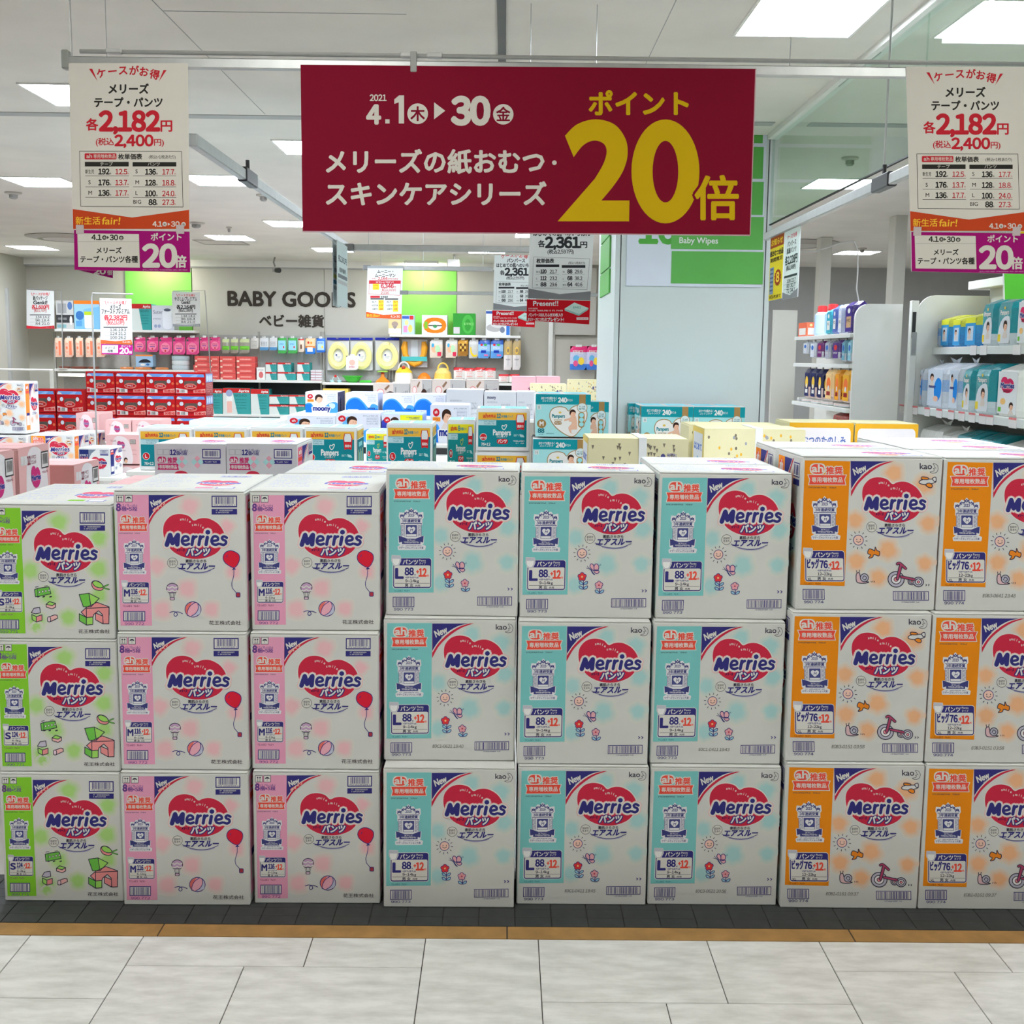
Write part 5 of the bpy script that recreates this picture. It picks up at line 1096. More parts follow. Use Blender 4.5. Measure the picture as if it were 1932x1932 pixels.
def a_premium():
    a = Art(w=500, h=385); LT = B(160, 214, 216); GOLD = B(160, 126, 78); a.rect(0, 0, 500, 385, LT, 1); a.rect(0, 0, 500, 92, B(20, 140, 150), 2)
    a.text('おむつでお肌かるく', 50, 46, 26, BWHT, 3, .02, 'l', w=140); a.text('コットンケア', 60, 68, 20, BWHT, 3, .02, 'l', w=120); a.text('240', 204, 72, 56, BWHT, 3, .05, 'l', w=76, out=[(.12, GOLD, 3)] if 0 else None); a.text('ポイント', 284, 62, 26, BWHT, 3, .02, 'l', w=50)
    h = spline([(300, 150), (270, 122), (210, 112), (150, 135), (128, 190), (150, 255), (220, 330), (330, 384), (400, 330), (455, 240), (468, 170), (440, 120), (380, 100), (330, 118)], 5, True); a.poly(h, B(228, 226, 222), 3); a.line(h, 7, GOLD, 4, True)
    a.text('Pampers', 150, 212, 46, B(26, 130, 140), 5, .03, 'l', w=116); a.scribble(168, 228, 244, 240, GOLD, 5, 3); a.rrect(170, 244, 238, 276, 14, GOLD, 5); a.text('パンツ', 204, 268, 24, BWHT, 6, .03, 'c', w=56); a.ell(222, 165, 13, 10, B(220, 190, 90), 5)
    a.poly(spline([(300, 300), (330, 260), (320, 200), (360, 190), (376, 240), (380, 310), (360, 350), (320, 350)], 4, True), B(222, 178, 152), 5); a.line([(330, 215), (266, 235)], 16, B(222, 178, 152), 5); baby(a, 338, 172, 38, 6, body=B(222, 178, 152)); a.poly([(326, 320), (384, 316), (380, 352), (330, 352)], BWHT, 7)
    a.rect(394, 0, 452, 80, GOLD, 4); a.ell(422, 118, 48, 44, GOLD, 5); a.ell(422, 118, 43, 39, B(210, 222, 222), 6); a.scribble(394, 104, 450, 116, TEALD, 7, 4); a.scribble(390, 124, 454, 140, TEALD, 7, 5); a.rrect(388, 160, 446, 300, 24, GOLD, 5)
    for y in (186, 228, 270): a.ell(418, y, 21, 20, B(150, 212, 216), 6)
    a.ell(56, 268, 42, 40, GOLD, 3); a.text('M', 56, 284, 52, BWHT, 4, .05, 'c'); a.text('88', 24, 350, 50, TEALD, 3, .05, 'l', w=56); a.scribble(30, 362, 76, 370, TEALD, 3, 8); a.rect(14, 100, 50, 138, BWHT, 3); a.rect(24, 106, 28, 132, TEALD, 4); a.rect(36, 106, 40, 132, TEALD, 4); a.scribble(96, 352, 170, 362, TEALD, 3, 9); return a
def a_moony(kind):
    a = Art(w=330, h=240); BL = B(30, 110, 205); LB = B(70, 150, 225); W_ = B(214, 216, 226); a.rect(0, 0, 330, 240, W_, 1)
    for k in range(3): a.scribble(230, 40+k*18, 305, 50+k*18, B(150, 160, 180), 2, k)
    a.line([(228, 34), (310, 34), (310, 90), (228, 90)], 2, B(160, 168, 185), 2, True); a.scribble(200, 16, 310, 24, B(120, 130, 150), 2, 5)
    if kind == 'front':
        a.poly(spline([(0, 130), (60, 120), (110, 190), (200, 150), (260, 110), (330, 120), (330, 240), (0, 240)], 5, True), LB, 2); a.poly([(0, 130), (60, 128), (70, 240), (0, 240)], BL, 2); a.poly([(70, 240), (60, 160), (200, 150), (260, 240)], B(220, 220, 226), 3); baby(a, 140, 72, 52, 4)
        a.text('moony', 78, 196, 74, B(28, 40, 120), 8, .045, 'l', w=176, out=[(.16, BWHT, 7)]); a.ell(50, 46, 28, 26, B(196, 36, 50), 4); a.text('ah', 50, 52, 28, BWHT, 5, .02, 'c'); a.rect(20, 76, 86, 104, B(240, 150, 50), 4); a.scribble(28, 84, 80, 96, B(196, 60, 40), 5, 3)
        a.poly(spline([(255, 155), (240, 130), (265, 115), (300, 128), (300, 160), (275, 175)], 4, True), B(190, 215, 240), 5)
    elif kind == 'rear':
        a.poly(spline([(4, 240), (8, 110), (60, 52), (130, 50), (185, 100), (215, 140), (240, 160), (270, 118), (330, 140), (330, 240)], 5, True), LB, 2); a.poly(spline([(12, 240), (14, 120), (66, 66), (124, 66), (178, 116), (206, 160), (230, 178), (330, 170), (330, 240)], 5, True), BL, 3); a.rect(22, 176, 130, 240, B(205, 212, 226), 4); a.scribble(30, 190, 100, 202, B(60, 80, 140), 5, 4); a.text('moony', 226, 172, 30, B(28, 40, 120), 5, .03, 'l', w=74)
    elif kind == 'yellow':
        a.rect(150, 0, 330, 60, B(228, 226, 40), 2); a.poly(spline([(0, 60), (50, 50), (90, 140), (60, 240), (0, 240)], 4, True), B(50, 60, 160), 2); baby(a, 108, 62, 46, 4); a.ell(44, 44, 26, 26, B(196, 36, 50), 4); a.text('ah', 44, 52, 26, BWHT, 5, .02, 'c'); a.scribble(220, 18, 310, 32, B(90, 100, 60), 3, 4)
    elif kind == 'plain':
        a.poly(spline([(70, 40), (100, 30), (110, 90), (60, 130), (40, 110)], 4, True), B(100, 170, 220), 2); baby(a, 120, 70, 50, 4); a.ell(44, 44, 28, 26, B(196, 36, 50), 4); a.text('ah', 44, 52, 28, BWHT, 5, .02, 'c'); a.poly(spline([(200, 150), (250, 130), (290, 180), (240, 240), (200, 220)], 4, True), LB, 2)
    return a
def a_bus():
    a = Art(w=260, h=185); R_ = B(190, 30, 34); a.rect(0, 0, 260, 185, R_, 1); a.poly([(8, 30), (20, 14), (246, 16), (252, 40), (10, 40)], B(110, 160, 225), 2); a.poly([(8, 36), (18, 18), (40, 24), (60, 40)], BWHT, 3); a.poly([(120, 40), (170, 18), (200, 18), (180, 40)], B(150, 190, 235), 3)
    for x in (50, 206): a.ell(x, 78, 20, 20, B(90, 20, 24), 2); a.ell(x, 78, 17, 17, B(214, 222, 230), 3)
    for x in (18, 242): a.ell(x, 96, 11, 11, B(210, 110, 70), 2)
    a.poly([(82, 72), (180, 72), (188, 90), (184, 118), (80, 118), (74, 90)], B(92, 84, 78), 2); a.poly(spline([(76, 118), (100, 98), (130, 94), (160, 98), (184, 118), (170, 136), (130, 142), (92, 136)], 4, True), B(214, 120, 110), 3); a.poly(spline([(84, 118), (130, 104), (176, 118), (130, 134)], 4, True), B(180, 30, 36), 4); a.text('Pigeon', 130, 124, 20, BWHT, 5, .02, 'c', w=60) if 0 else a.scribble(100, 112, 160, 124, BWHT, 5, 3)
    a.poly([(0, 138), (90, 146), (170, 146), (260, 138), (260, 160), (0, 160)], B(150, 24, 30), 2); a.poly([(6, 134), (104, 148), (104, 176), (6, 176)], B(222, 216, 212), 3); a.bars(44, 146, 80, 172, B(70, 70, 70), 4, 3, 10); a.rect(10, 146, 34, 172, B(206, 70, 80), 4); a.poly([(156, 150), (258, 138), (258, 172), (156, 174)], B(226, 160, 150), 3); a.text('80枚×8', 208, 168, 24, B(200, 30, 40), 4, .05, 'c', w=86); return a
def a_bus_side():
    a = Art(w=100, h=185); a.rect(0, 0, 100, 185, B(150, 70, 76), 1); a.rect(4, 12, 96, 84, B(130, 150, 190), 2)
    for k in range(3): a.ell(24+k*26, 50, 10, 28, B(190, 205, 225), 3)
    for k in range(5): a.scribble(8, 94+k*16, 92, 104+k*16, B(210, 150, 140), 2, k)
    return a
PKC = B(226, 180, 178)
def a_pinkprem():
    a = Art(w=300, h=330); a.rect(0, 0, 300, 330, PKC, 1); a.poly(spline([(90, 20), (200, 10), (262, 80), (280, 200), (250, 330), (40, 330), (60, 180)], 5, True), B(228, 226, 228), 2)
    for i, x in enumerate((20, 50)): a.rect(x, 28, x+28, 62, B(220, 220, 220), 3)
    a.text('12', 82, 62, 40, B(130, 70, 80), 4, .05, 'l', w=26); a.scribble(112, 32, 164, 44, B(150, 110, 116), 4, 3); a.scribble(112, 50, 164, 62, B(150, 110, 116), 4, 4); a.rect(214, 24, 286, 88, B(60, 58, 60), 4); a.rect(219, 29, 281, 83, BWHT, 5); a.bars(225, 33, 276, 72, B(60, 58, 60), 6, 4, 14)
    h = spline([((x-757)/711*90+112, (y-387)/528*84+70) for x, y in HEART], 3, True); a.poly(h, B(196, 50, 120), 4); a.text('Merries', 157, 124, 28, B(60, 60, 140), 6, .06, 'c', w=88, out=[(.1, B(226, 200, 214), 5)]); a.text('First Premium', 158, 200, 30, B(130, 120, 124), 4, .0, 'c', w=126, skew=.2)
    a.scribble(218, 98, 282, 106, B(150, 70, 90), 4, 6); baby(a, 200, 286, 26, 4); return a
def a_pinkfar():
    a = Art(w=300, h=200); a.rect(0, 0, 300, 200, PKC, 1); a.poly(spline([(70, 30), (150, 10), (215, 60), (230, 200), (40, 200)], 5, True), B(228, 214, 214), 2)
    h = spline([((x-757)/711*70+100, (y-387)/528*56+40) for x, y in HEART], 3, True); a.poly(h, B(190, 70, 120), 3); a.text('Merries', 135, 76, 22, B(110, 80, 140), 5, .05, 'c', w=66, out=[(.1, B(226, 190, 204), 4)]); a.text('First Premium', 136, 112, 18, B(150, 130, 134), 3, 0, 'c', w=80); a.rect(216, 30, 270, 62, B(110, 96, 90), 3); a.rect(220, 34, 266, 58, B(214, 206, 200), 4); a.bars(224, 36, 262, 56, B(100, 90, 86), 5, 3, 10); a.scribble(40, 34, 90, 46, B(150, 110, 116), 3, 4)
    baby(a, 176, 176, 22, 4); a.scribble(236, 100, 280, 108, B(190, 140, 140), 3, 5); a.scribble(236, 130, 280, 138, B(190, 140, 140), 3, 6); return a
def a_kao():
    a = Art(w=200, h=180); a.rect(0, 0, 200, 180, B(196, 142, 138), 1); a.text('kao', 20, 108, 66, B(96, 56, 52), 2, .012, 'l', w=96); moon(a, 150, 90, 48, B(96, 56, 52), L=2); return a
def a_twelve():
    a = Art(w=480, h=480); W_ = B(206, 206, 210); a.rect(0, 0, 480, 480, W_, 1); N_ = B(60, 56, 130); MG = B(200, 50, 110)
    for x in (18, 62): a.line([(x, 32), (x+38, 32), (x+38, 66), (x, 66)], 2, B(150, 150, 160), 2, True)
    a.text('12', 106, 66, 44, N_, 2, .05, 'l', w=38); a.text('個×5段', 148, 66, 28, N_, 2, .02, 'l', w=72); a.text('(1パレット)', 148, 44, 20, N_, 2, .01, 'l', w=76)
    a.rrect(20, 78, 78, 116, 16, MG, 2); a.text('ah', 49, 110, 40, BWHT, 3, .03, 'c', w=44); a.text('推奨', 88, 116, 40, MG, 2, .035, 'l', w=64); a.poly([(18, 122), (164, 122), (156, 142), (164, 162), (18, 162), (26, 142)], MG, 2); a.text('専用増枚数品', 90, 152, 26, BWHT, 3, .02, 'c', w=118)
    for cx in (184, 288):
        for dx, dy, c in ((0, -20, (230, 170, 186)), (-20, 0, (170, 216, 216)), (20, 0, (170, 216, 216)), (0, 20, (230, 170, 186))): a.poly([(cx+dx, 110+dy-22), (cx+dx+22, 110+dy), (cx+dx, 110+dy+22), (cx+dx-22, 110+dy)], B(*c), 3)
    a.rect(322, 26, 446, 86, N_, 2); a.rect(328, 32, 440, 80, BWHT, 3); a.bars(338, 38, 430, 72, N_, 4, 6, 22); a.rect(324, 96, 444, 120, N_, 2); a.scribble(338, 104, 420, 112, BWHT, 3, 4)
    h = spline([((x-757)/711*250+110, (y-387)/528*200+166) for x, y in HEART], 3, True); a.poly(h, RED, 2); return a
def a_merriestop(): return top_art(B(226, 160, 160))
def a_navy():
    a = Art(w=300, h=280); a.rect(0, 0, 300, 280, BWHT, 1); a.rect(6, 12, 98, 260, B(42, 50, 110), 2); a.poly([(100, 12), (168, 12), (124, 50), (100, 96)], B(120, 130, 150), 2); a.scribble(14, 60, 90, 78, BWHT, 3, 3); a.scribble(14, 86, 90, 104, B(220, 130, 120), 3, 4); h = spline([((x-757)/711*150+118, (y-387)/528*120+84) for x, y in HEART], 3, True); a.poly(h, RED, 2); a.text('Merries', 192, 154, 48, NAVY, 4, .05, 'c', w=152, out=[(.12, BWHT, 3)]); a.text('パンツ', 196, 178, 22, BWHT, 4, .04, 'c', w=50); a.rect(206, 14, 284, 50, NAVY, 2); a.rect(210, 18, 280, 46, BWHT, 3); a.bars(216, 20, 274, 44, NAVY, 4, 3, 14); a.rect(206, 56, 284, 70, NAVY, 2); a.text('さらさら', 190, 204, 20, NAVY, 2, .02, 'c', w=90); return a
CREAM = B(214, 206, 166)
def a_cream(tri=True, blob=True):
    a = Art(w=400, h=200); a.rect(0, 0, 400, 200, CREAM, 1); rnd = random.Random(3)
    for k in range(80):
        x, y = rnd.uniform(10, 390), rnd.uniform(10, 190); c = B(120, 110, 96)
        if tri: a.poly([(x-5.5, y-5), (x+5.5, y-5), (x, y+6)], c, 2)
        else: a.ell(x, y, 4.5, 4.5, [c, B(220, 170, 60), B(150, 150, 160)][k % 3], 2, 10)
    a.ell(300, 46, 10, 10, B(70, 70, 120), 3); a.text('エリエール', 312, 66, 16, B(60, 60, 110), 3, .03, 'l', w=46); a.scribble(316, 36, 360, 46, B(90, 90, 150), 3, 5)
    return a
def a_creamside():
    a = Art(w=100, h=200); a.rect(0, 0, 100, 200, B(224, 200, 110), 1); a.rect(10, 14, 90, 200, B(214, 218, 224), 2); a.text('はじめて', 50, 60, 22, B(90, 120, 190), 3, .05, 'c', w=66); a.poly(spline([(40, 90), (60, 90), (64, 200), (36, 200)], 3, True), B(150, 190, 215), 3); a.ell(26, 160, 10, 40, B(226, 196, 176), 3); a.ell(76, 160, 10, 40, B(226, 196, 176), 3); return a
def a_yellowedge():
    a = Art(w=300, h=200); a.rect(0, 0, 300, 200, B(214, 160, 40), 1); a.rrect(12, 14, 288, 200, 16, B(220, 214, 216), 2); a.text('おむつのたのしみ', 150, 60, 26, B(90, 110, 170), 3, .04, 'c', w=230); a.poly(spline([(70, 90), (150, 76), (250, 90), (230, 120), (90, 116)], 4, True), B(150, 165, 200), 3); return a
def a_photo(v):
    a = Art(w=200, h=140); a.rect(0, 0, 200, 140, B(196, 184, 176), 1); a.rect(110, 0, 200, 140, B(170, 168, 166), 2); a.ring(40, 50, 18, 18, 4, B(206, 120, 120), B(214, 200, 196), 2)
    for k in range(8): a.rect(120+k*9, 20+(k*37 % 40), 126+k*9, 60+(k*29 % 50), B(130, 128, 128), 3)
    a.poly([(60, 30), (84, 6), (92, 12), (70, 40)], B(130, 100, 80), 3); baby(a, 130 if v else 96, 78, 36, 4); return a
def a_white(v):
    a = Art(w=300, h=200); a.rect(0, 0, 300, 200, B(206, 208, 212), 1)
    if v == 1: a.text('moony', 30, 50, 34, B(60, 60, 90), 2, .03, 'l', w=80)
    for k in range(6): a.scribble(30+(k % 2)*130, 70+k*18, 130+(k % 2)*120, 80+k*18, B(160, 164, 172), 2, k)
    for k in range(4): a.line([(40+k*60, 100), (60+k*60, 130)], 3, B(150, 154, 165), 2)
    return a
def a_aprica(v=0):
    a = Art(w=300, h=260); T_ = B(60, 150, 148); a.rect(0, 0, 300, 260, B(206, 212, 206), 1); a.rect(0, 0, 300, 48, B(190, 44, 44), 2); a.text('Aprica', 286, 38, 36, BWHT, 3, .035, 'r', w=112)
    a.poly([(110, 48), (300, 48), (300, 260), (160, 260)], T_, 2); a.text('NIOI-POI', 130, 84, 34, B(50, 110, 108), 3, .02, 'l', w=130)
    for k in range(4): a.scribble(140, 110+k*28, 260, 118+k*28, B(30, 96, 96), 3, k)
    if v: a.rrect(40, 80, 104, 250, 12, B(226, 226, 222), 3); a.rrect(44, 130, 100, 246, 8, B(226, 178, 166), 4); a.ell(72, 50, 36, 34, B(150, 160, 190), 5)
    return a
def a_coral():
    a = Art(w=160, h=60); a.rect(0, 0, 160, 60, B(214, 88, 84), 1); a.rect(26, 22, 130, 40, B(226, 130, 120), 2); a.scribble(36, 26, 120, 36, B(240, 190, 180), 3, 3); a.rect(2, 40, 24, 58, B(236, 200, 180), 2); return a
AP = {k: a_pampers(k) for k in ('L', 'BIG')}; A_TOP = a_cyan_top(); A_PS = a_pamp_side(); A_PREM = a_premium()
AM = {k: a_moony(k) for k in ('front', 'rear', 'yellow', 'plain')}; A_BUS = a_bus(); A_BUSS = a_bus_side(); A_PP = a_pinkprem(); A_PF = a_pinkfar(); A_KAO = a_kao(); A_12 = a_twelve(); A_NAVY = a_navy(); A_MT = a_merriestop(); A_O = front_O(); A_SO = side_art(B(226, 140, 60))
# ---- cartons marked 12, just behind the front stacks
for i, (x0, x1) in enumerate(((291, 425.5), (427, 560.5))):
    fbox('diaper_carton', 'white carton with pink and mint checks behind the front stacks, %s of the two' % ('left', 'right')[i], x0, 839, x1, 900, 5.6, .46, z0=.75, front=A_12, right=side_art(B(230, 130, 160)) if i else None, top=A_MT, group='white checked cartons')
platform('hidden display platform under the white checked cartons', -1.75, -.9, 5.58, 6.2, .75)
# ---- pink cartons standing in a line on the left, printed faces turned to the right
zp = at(24, 848, 4.72).z
for i, (ya, yb, zt) in enumerate(((4.36, 4.68, zp), (4.72, 5.04, zp))):
    xr = at(24, 848, 4.72).x+.02; carton('diaper_carton', 'pale pink carton turned sideways at the left edge, %s one' % ('nearer', 'taller farther')[i], xr-.34, xr, ya, yb, zt-.37, zt, col=PKC, right=A_PP, group='pink cartons at the left')
c = at(139, 879, 5.2); carton('diaper_carton', 'pink carton with a maker mark on its dusky front face, left behind the green stack', c.x-.34, c.x, 5.2, 5.52, c.z-.37, c.z, col=PKC, front=A_KAO, right=A_PP, group='pink cartons at the left')
c = at(245, 917, 4.75); carton('diaper_carton', 'low pink carton of which only the lid shows, behind the pink-banded stack', at(196, 917, 4.75).x, at(300, 917, 4.75).x, 4.75, 5.15, c.z-.37, c.z, col=PKC)
platform('hidden display platform under the pink cartons at the left', -2.5, -1.35, 4.3, 5.55, .62 if 0 else min(zp-.37, at(139, 879, 5.2).z-.37, at(245, 917, 4.75).z-.37))
# ---- yellow-banded teal cartons
ZP = at(318, 888, 6.9).z
for i, (x0, x1) in enumerate(((261, 363), (364.5, 467), (472, 572), (574, 674))):
    fbox('diaper_carton', 'teal carton with yellow band in the left row of four, %s' % nth(i, 4), x0, 808-i*.2, x1, 888, 6.9, .32, z0=ZP, front=AP['L'], right=A_PS if i == 3 else None, top=A_TOP, group='yellow-banded teal cartons')
fbox('diaper_carton', 'teal carton with yellow band and side face, standing alone under the moony cartons', 729, 800, 817, 880, 6.9, .34, z0=ZP, front=AP['L'], right=A_PS, top=A_TOP, group='yellow-banded teal cartons')
fbox('diaper_carton', 'upper teal carton with yellow band and big-size mark, left of the column', 899, 772, 1000, 851.5, 6.9, .34, front=AP['BIG'], top=A_TOP, group='yellow-banded teal cartons')
fbox('diaper_carton', 'lower teal carton with yellow band, under the big-size one', 897, 853.5, 1000, 932, 6.9, .34, front=AP['BIG'], group='yellow-banded teal cartons')
fbox('diaper_carton', 'teal carton with lemon band peeking between the yellow-banded cartons', 690, 814, 735, 880, 7.4, .3, z0=ZP, front=a_pampers('L', (226, 214, 40), True), top=A_TOP)
fbox('diaper_carton', 'green-teal carton with lemon band left of the big-size teal carton', 844, 793, 897, 880, 7.1, .3, z0=ZP, front=a_pampers('M', (226, 214, 40), True, '8'), top=A_TOP)
fbox('diaper_carton', 'cyan-lidded carton behind the left row of teal cartons', 356, 795, 520, 860, 7.7, .4, z0=ZP, top=A_TOP)
platform('hidden display platform under the left row of teal cartons', -2.2, -.18, 6.85, 8.15, ZP)
platform('hidden display platform under the big-size teal cartons', -.175, .16, 6.85, 7.4, at(950, 932, 6.9).z)
# ---- premium cartons with heart
fbox('diaper_carton', 'mint carton with gold heart and infant, upper one of its stack', 1011, 744, 1115, 824, 6.75, .36, front=A_PREM, top=A_TOP, group='mint heart cartons')
fbox('diaper_carton', 'mint carton with gold heart, lower one cut by the cream carton', 1006, 829, 1112, 909, 6.72, .36, front=A_PREM, group='mint heart cartons')
fbox('diaper_carton', 'mint carton half hidden behind the upper heart carton', 1060, 758, 1149, 838, 7.12, .1, front=A_PREM, top=A_TOP, group='mint heart cartons')
fbox('diaper_carton', 'mint carton in front of the column, left one', 1211, 767, 1308, 850, 6.8, .36, front=A_PREM, left=A_PREM, top=A_TOP, group='mint heart cartons')
fbox('diaper_carton', 'mint carton in front of the column, right one', 1309, 768, 1406, 850, 6.8, .36, front=A_PREM, top=A_TOP, group='mint heart cartons')
fbox('diaper_carton', 'narrow edge of a mint carton left of those before the column', 1186, 761, 1207, 850, 7.17, .06, front=A_PREM, left=A_PREM, top=A_TOP, group='mint heart cartons')
platform('hidden display platform under the stacked mint cartons', .16, .62, 6.7, 7.24, min(at(1060, 909, 6.72).z, at(1100, 838, 7.12).z))
platform('hidden display platform under the mint cartons before the column', .70, 1.42, 6.78, 7.2, at(1260, 850, 6.8).z)
# ---- cream dotted cartons with white strap
def strap(t, x, d, h, w=.035):
    G().box(x-w/2, -.004, 0, x+w/2, -.0005, h+.006, (.8, .8, .78)).build('strap', M_PLASTIC, t); G().box(x-w/2, -.002, h+.004, x+w/2, d, h+.007, (.8, .8, .78)).build('strap', M_PLASTIC, t)
def a_spot(cols):
    a = a_cream()
    for x, y, r, c in cols: a.ell(x, y, r, r, c, 3)
    return a
t = fbox('diaper_carton', 'cream carton with small triangles and white strap, behind the light blue stack', 1110, 829, 1299, 880, 5.2, .34, z0=.84, col=CREAM, front=a_spot([]), left=a_creamside(), group='cream cartons'); strap(t, .02, .34, t.children[0].dimensions.z if 0 else at(1200, 829, 5.2).z-.84)
t = fbox('diaper_carton', 'cream carton with round dots and white strap, behind the orange stack', 1329, 811, 1520, 880, 5.7, .34, z0=.84, col=CREAM, front=a_cream(False), left=a_creamside(), group='cream cartons'); strap(t, .02, .34, at(1420, 811, 5.7).z-.84)
fbox('diaper_carton', 'cream carton behind the dotted one with white strap', 1300, 803, 1475, 880, 6.1, .3, z0=.84, col=CREAM, front=a_cream(False), group='cream cartons')
for i, (x0, x1) in enumerate(((1490, 1611), (1614, 1733))): fbox('diaper_carton', 'cream carton with amber frame behind the orange-banded cartons, %s one' % ('left', 'right')[i], x0, 798+i*2, x1, 860, 6.3, .34, z0=.84, col=CREAM, front=a_yellowedge(), group='amber-framed cartons')
platform('hidden display platform under the cream cartons', .3, 2.32, 5.15, 6.68, .84)
# ---- moony cartons
GM = 'blue and white cloud cartons'
fbox('diaper_carton', 'white and blue carton with infant head and navy wordmark, leftmost of the cloud cartons', 576, 740, 637, 782, 11, .5, z0=.985, front=AM['front'], right=(lambda a: (a.rect(0, 0, 100, 100, B(70, 74, 104), 1), [a.rect(12+k*20, 20+9*(k % 3), 22+k*20, 92, B(40, 44, 80) if k % 2 else B(130, 120, 140), 2) for k in range(4)], a)[-1])(Art(w=100, h=100)), group=GM, col=B(214, 216, 226))
for i, (x0, x1, y) in enumerate(((652, 713, 742), (722, 781, 745), (781.5, 841, 745))): fbox('diaper_carton', 'carton with big blue cloud and barcode sticker, %s of three' % nth(i, 3), x0, y, x1, 790, 11, .5, z0=.985, front=AM['rear'], group=GM, col=B(200, 206, 226))
fbox('diaper_carton', 'white carton with a head of light hair, front row left of the cloud cartons', 542, 785, 633, 830, 9.5, .5, z0=.84, front=AM['plain'], group=GM, col=B(214, 216, 226))
fbox('diaper_carton', 'white carton with a dark-haired infant, front row middle of the cloud cartons', 634, 780, 718, 830, 9.5, .5, z0=.84, front=AM['plain'], group=GM, col=B(214, 216, 226))
fbox('diaper_carton', 'carton with lemon corner and navy edge in the front row of cloud cartons', 720, 783, 797, 830, 9.5, .5, z0=.84, front=AM['yellow'], group=GM, col=B(160, 180, 226))
fbox('diaper_carton', 'carton with a girl infant and navy wordmark, right of the cloud cartons', 812, 765, 885, 815, 9.6, .5, z0=.84, front=AM['front'], group=GM, col=B(214, 216, 226))
for i, (x0, y0, x1, w_) in enumerate(((842, 736, 912, 0), (913.5, 740, 974, 1), (975, 740, 1011, 0))): fbox('diaper_carton', 'pale grey carton with line drawings, %s of three behind the teal cartons' % nth(i, 3), x0, y0, x1, 800, 10.6, .5, z0=.985, front=a_white(w_), group='pale grey cartons', col=B(206, 208, 212))
for i, (x0, y0, x1) in enumerate(((704, 724, 773), (774, 717, 814.5), (815, 717, 878), (880, 717, 941))): fbox('diaper_carton', 'taupe carton with infant portrait, %s of four in the back row' % nth(i, 4), x0, y0, x1, 760, 12.6, .4, z0=.985, front=a_photo(i % 2), group='taupe portrait cartons', col=B(200, 190, 184))
for i, (x0, y0, x1) in enumerate(((966, 711, 1011), (1012, 711, 1057))): fbox('diaper_carton', 'plain pink carton with small maroon mark left of the column, %s' % ('left', 'right')[i], x0, y0, x1, 745, 12.4, .35, z0=.985, col=B(224, 176, 186), front=(lambda a: (a.rect(0, 0, 100, 80, B(224, 176, 186), 1), a.text('ネピア', 82, 36, 14, B(120, 40, 90), 2, .06, 'c', w=26), a.rect(70, 40, 96, 46, B(160, 70, 120), 2), a)[-1])(Art(w=100, h=80)), group='plain pink cartons')
fbox('diaper_carton', 'small cream dotted carton under the plain pink cartons', 1001, 725, 1069, 760, 11.2, .35, z0=.985, col=CREAM, front=a_cream(), group='cream cartons'); fbox('diaper_carton', 'cream carton far back, cut by the left face of the column', 1073, 717, 1135, 760, 11.6, .3, z0=.985, col=CREAM, front=a_cream(False), group='cream cartons')
platform('hidden display platform under the far cloud cartons', -2.0, .9, 10.55, 13.05, .985); platform('hidden display platform under the front cloud cartons', -2.0, -.2, 9.4, 10.2, .84)
# ---- red cartons with bus fronts
GR_ = 'red bus-front cartons'
zA = [at(275, y, 12.0).z for y in (701, 743, 785, 827)]
for r in range(2):
    for c_, (x0, x1) in enumerate(((163, 217), (218.5, 274), (275.5, 330), (331, 388))):
        X0, X1 = at(x0, 740, 12.0).x, at(x1, 740, 12.0).x; carton('wipes_carton', 'red bus-front carton, %s row of the right block, %s' % (('top', 'second')[r], nth(c_, 4)), X0, X1, 12.0, 12.3, zA[r+1]+.001, zA[r]-.004, col=B(176, 34, 38), front=A_BUS, right=A_BUSS if c_ == 3 else None, group=GR_, lid=False)
for c_, (x0, x1) in enumerate(((163, 217), (218.5, 274), (275.5, 330), (331, 388))):
    X0, X1 = at(x0, 740, 12.0).x, at(x1, 740, 12.0).x; carton('wipes_carton', 'red bus-front carton, bottom row of the right block, %s, top edge showing' % nth(c_, 4), X0, X1, 12.0, 12.3, .70, zA[2]-.004, col=B(176, 34, 38), front=A_BUS, group=GR_, lid=False)
zB = [at(130, y, 11.9).z for y in (734, 778.5, 822)]
for r in range(2):
    for c_, (x0, x1) in enumerate(((50, 106), (107, 158.5))):
        X0, X1 = at(x0, 760, 11.9).x, at(x1, 760, 11.9).x-.01; carton('wipes_carton', 'red bus-front carton, %s row of the left block, %s one' % (('upper', 'lower')[r], ('left', 'right')[c_]), X0, X1, 11.9, 12.2, zB[r+1]+.001, zB[r]-.004, col=B(176, 34, 38), front=A_BUS, group=GR_, lid=False)
platform('hidden display platform under the red cartons right block', -4.3, -2.95, 11.95, 12.4, .70); platform('hidden display platform under the red cartons left block', -4.95, -4.32, 11.85, 12.3, at(130, 822, 11.9).z)
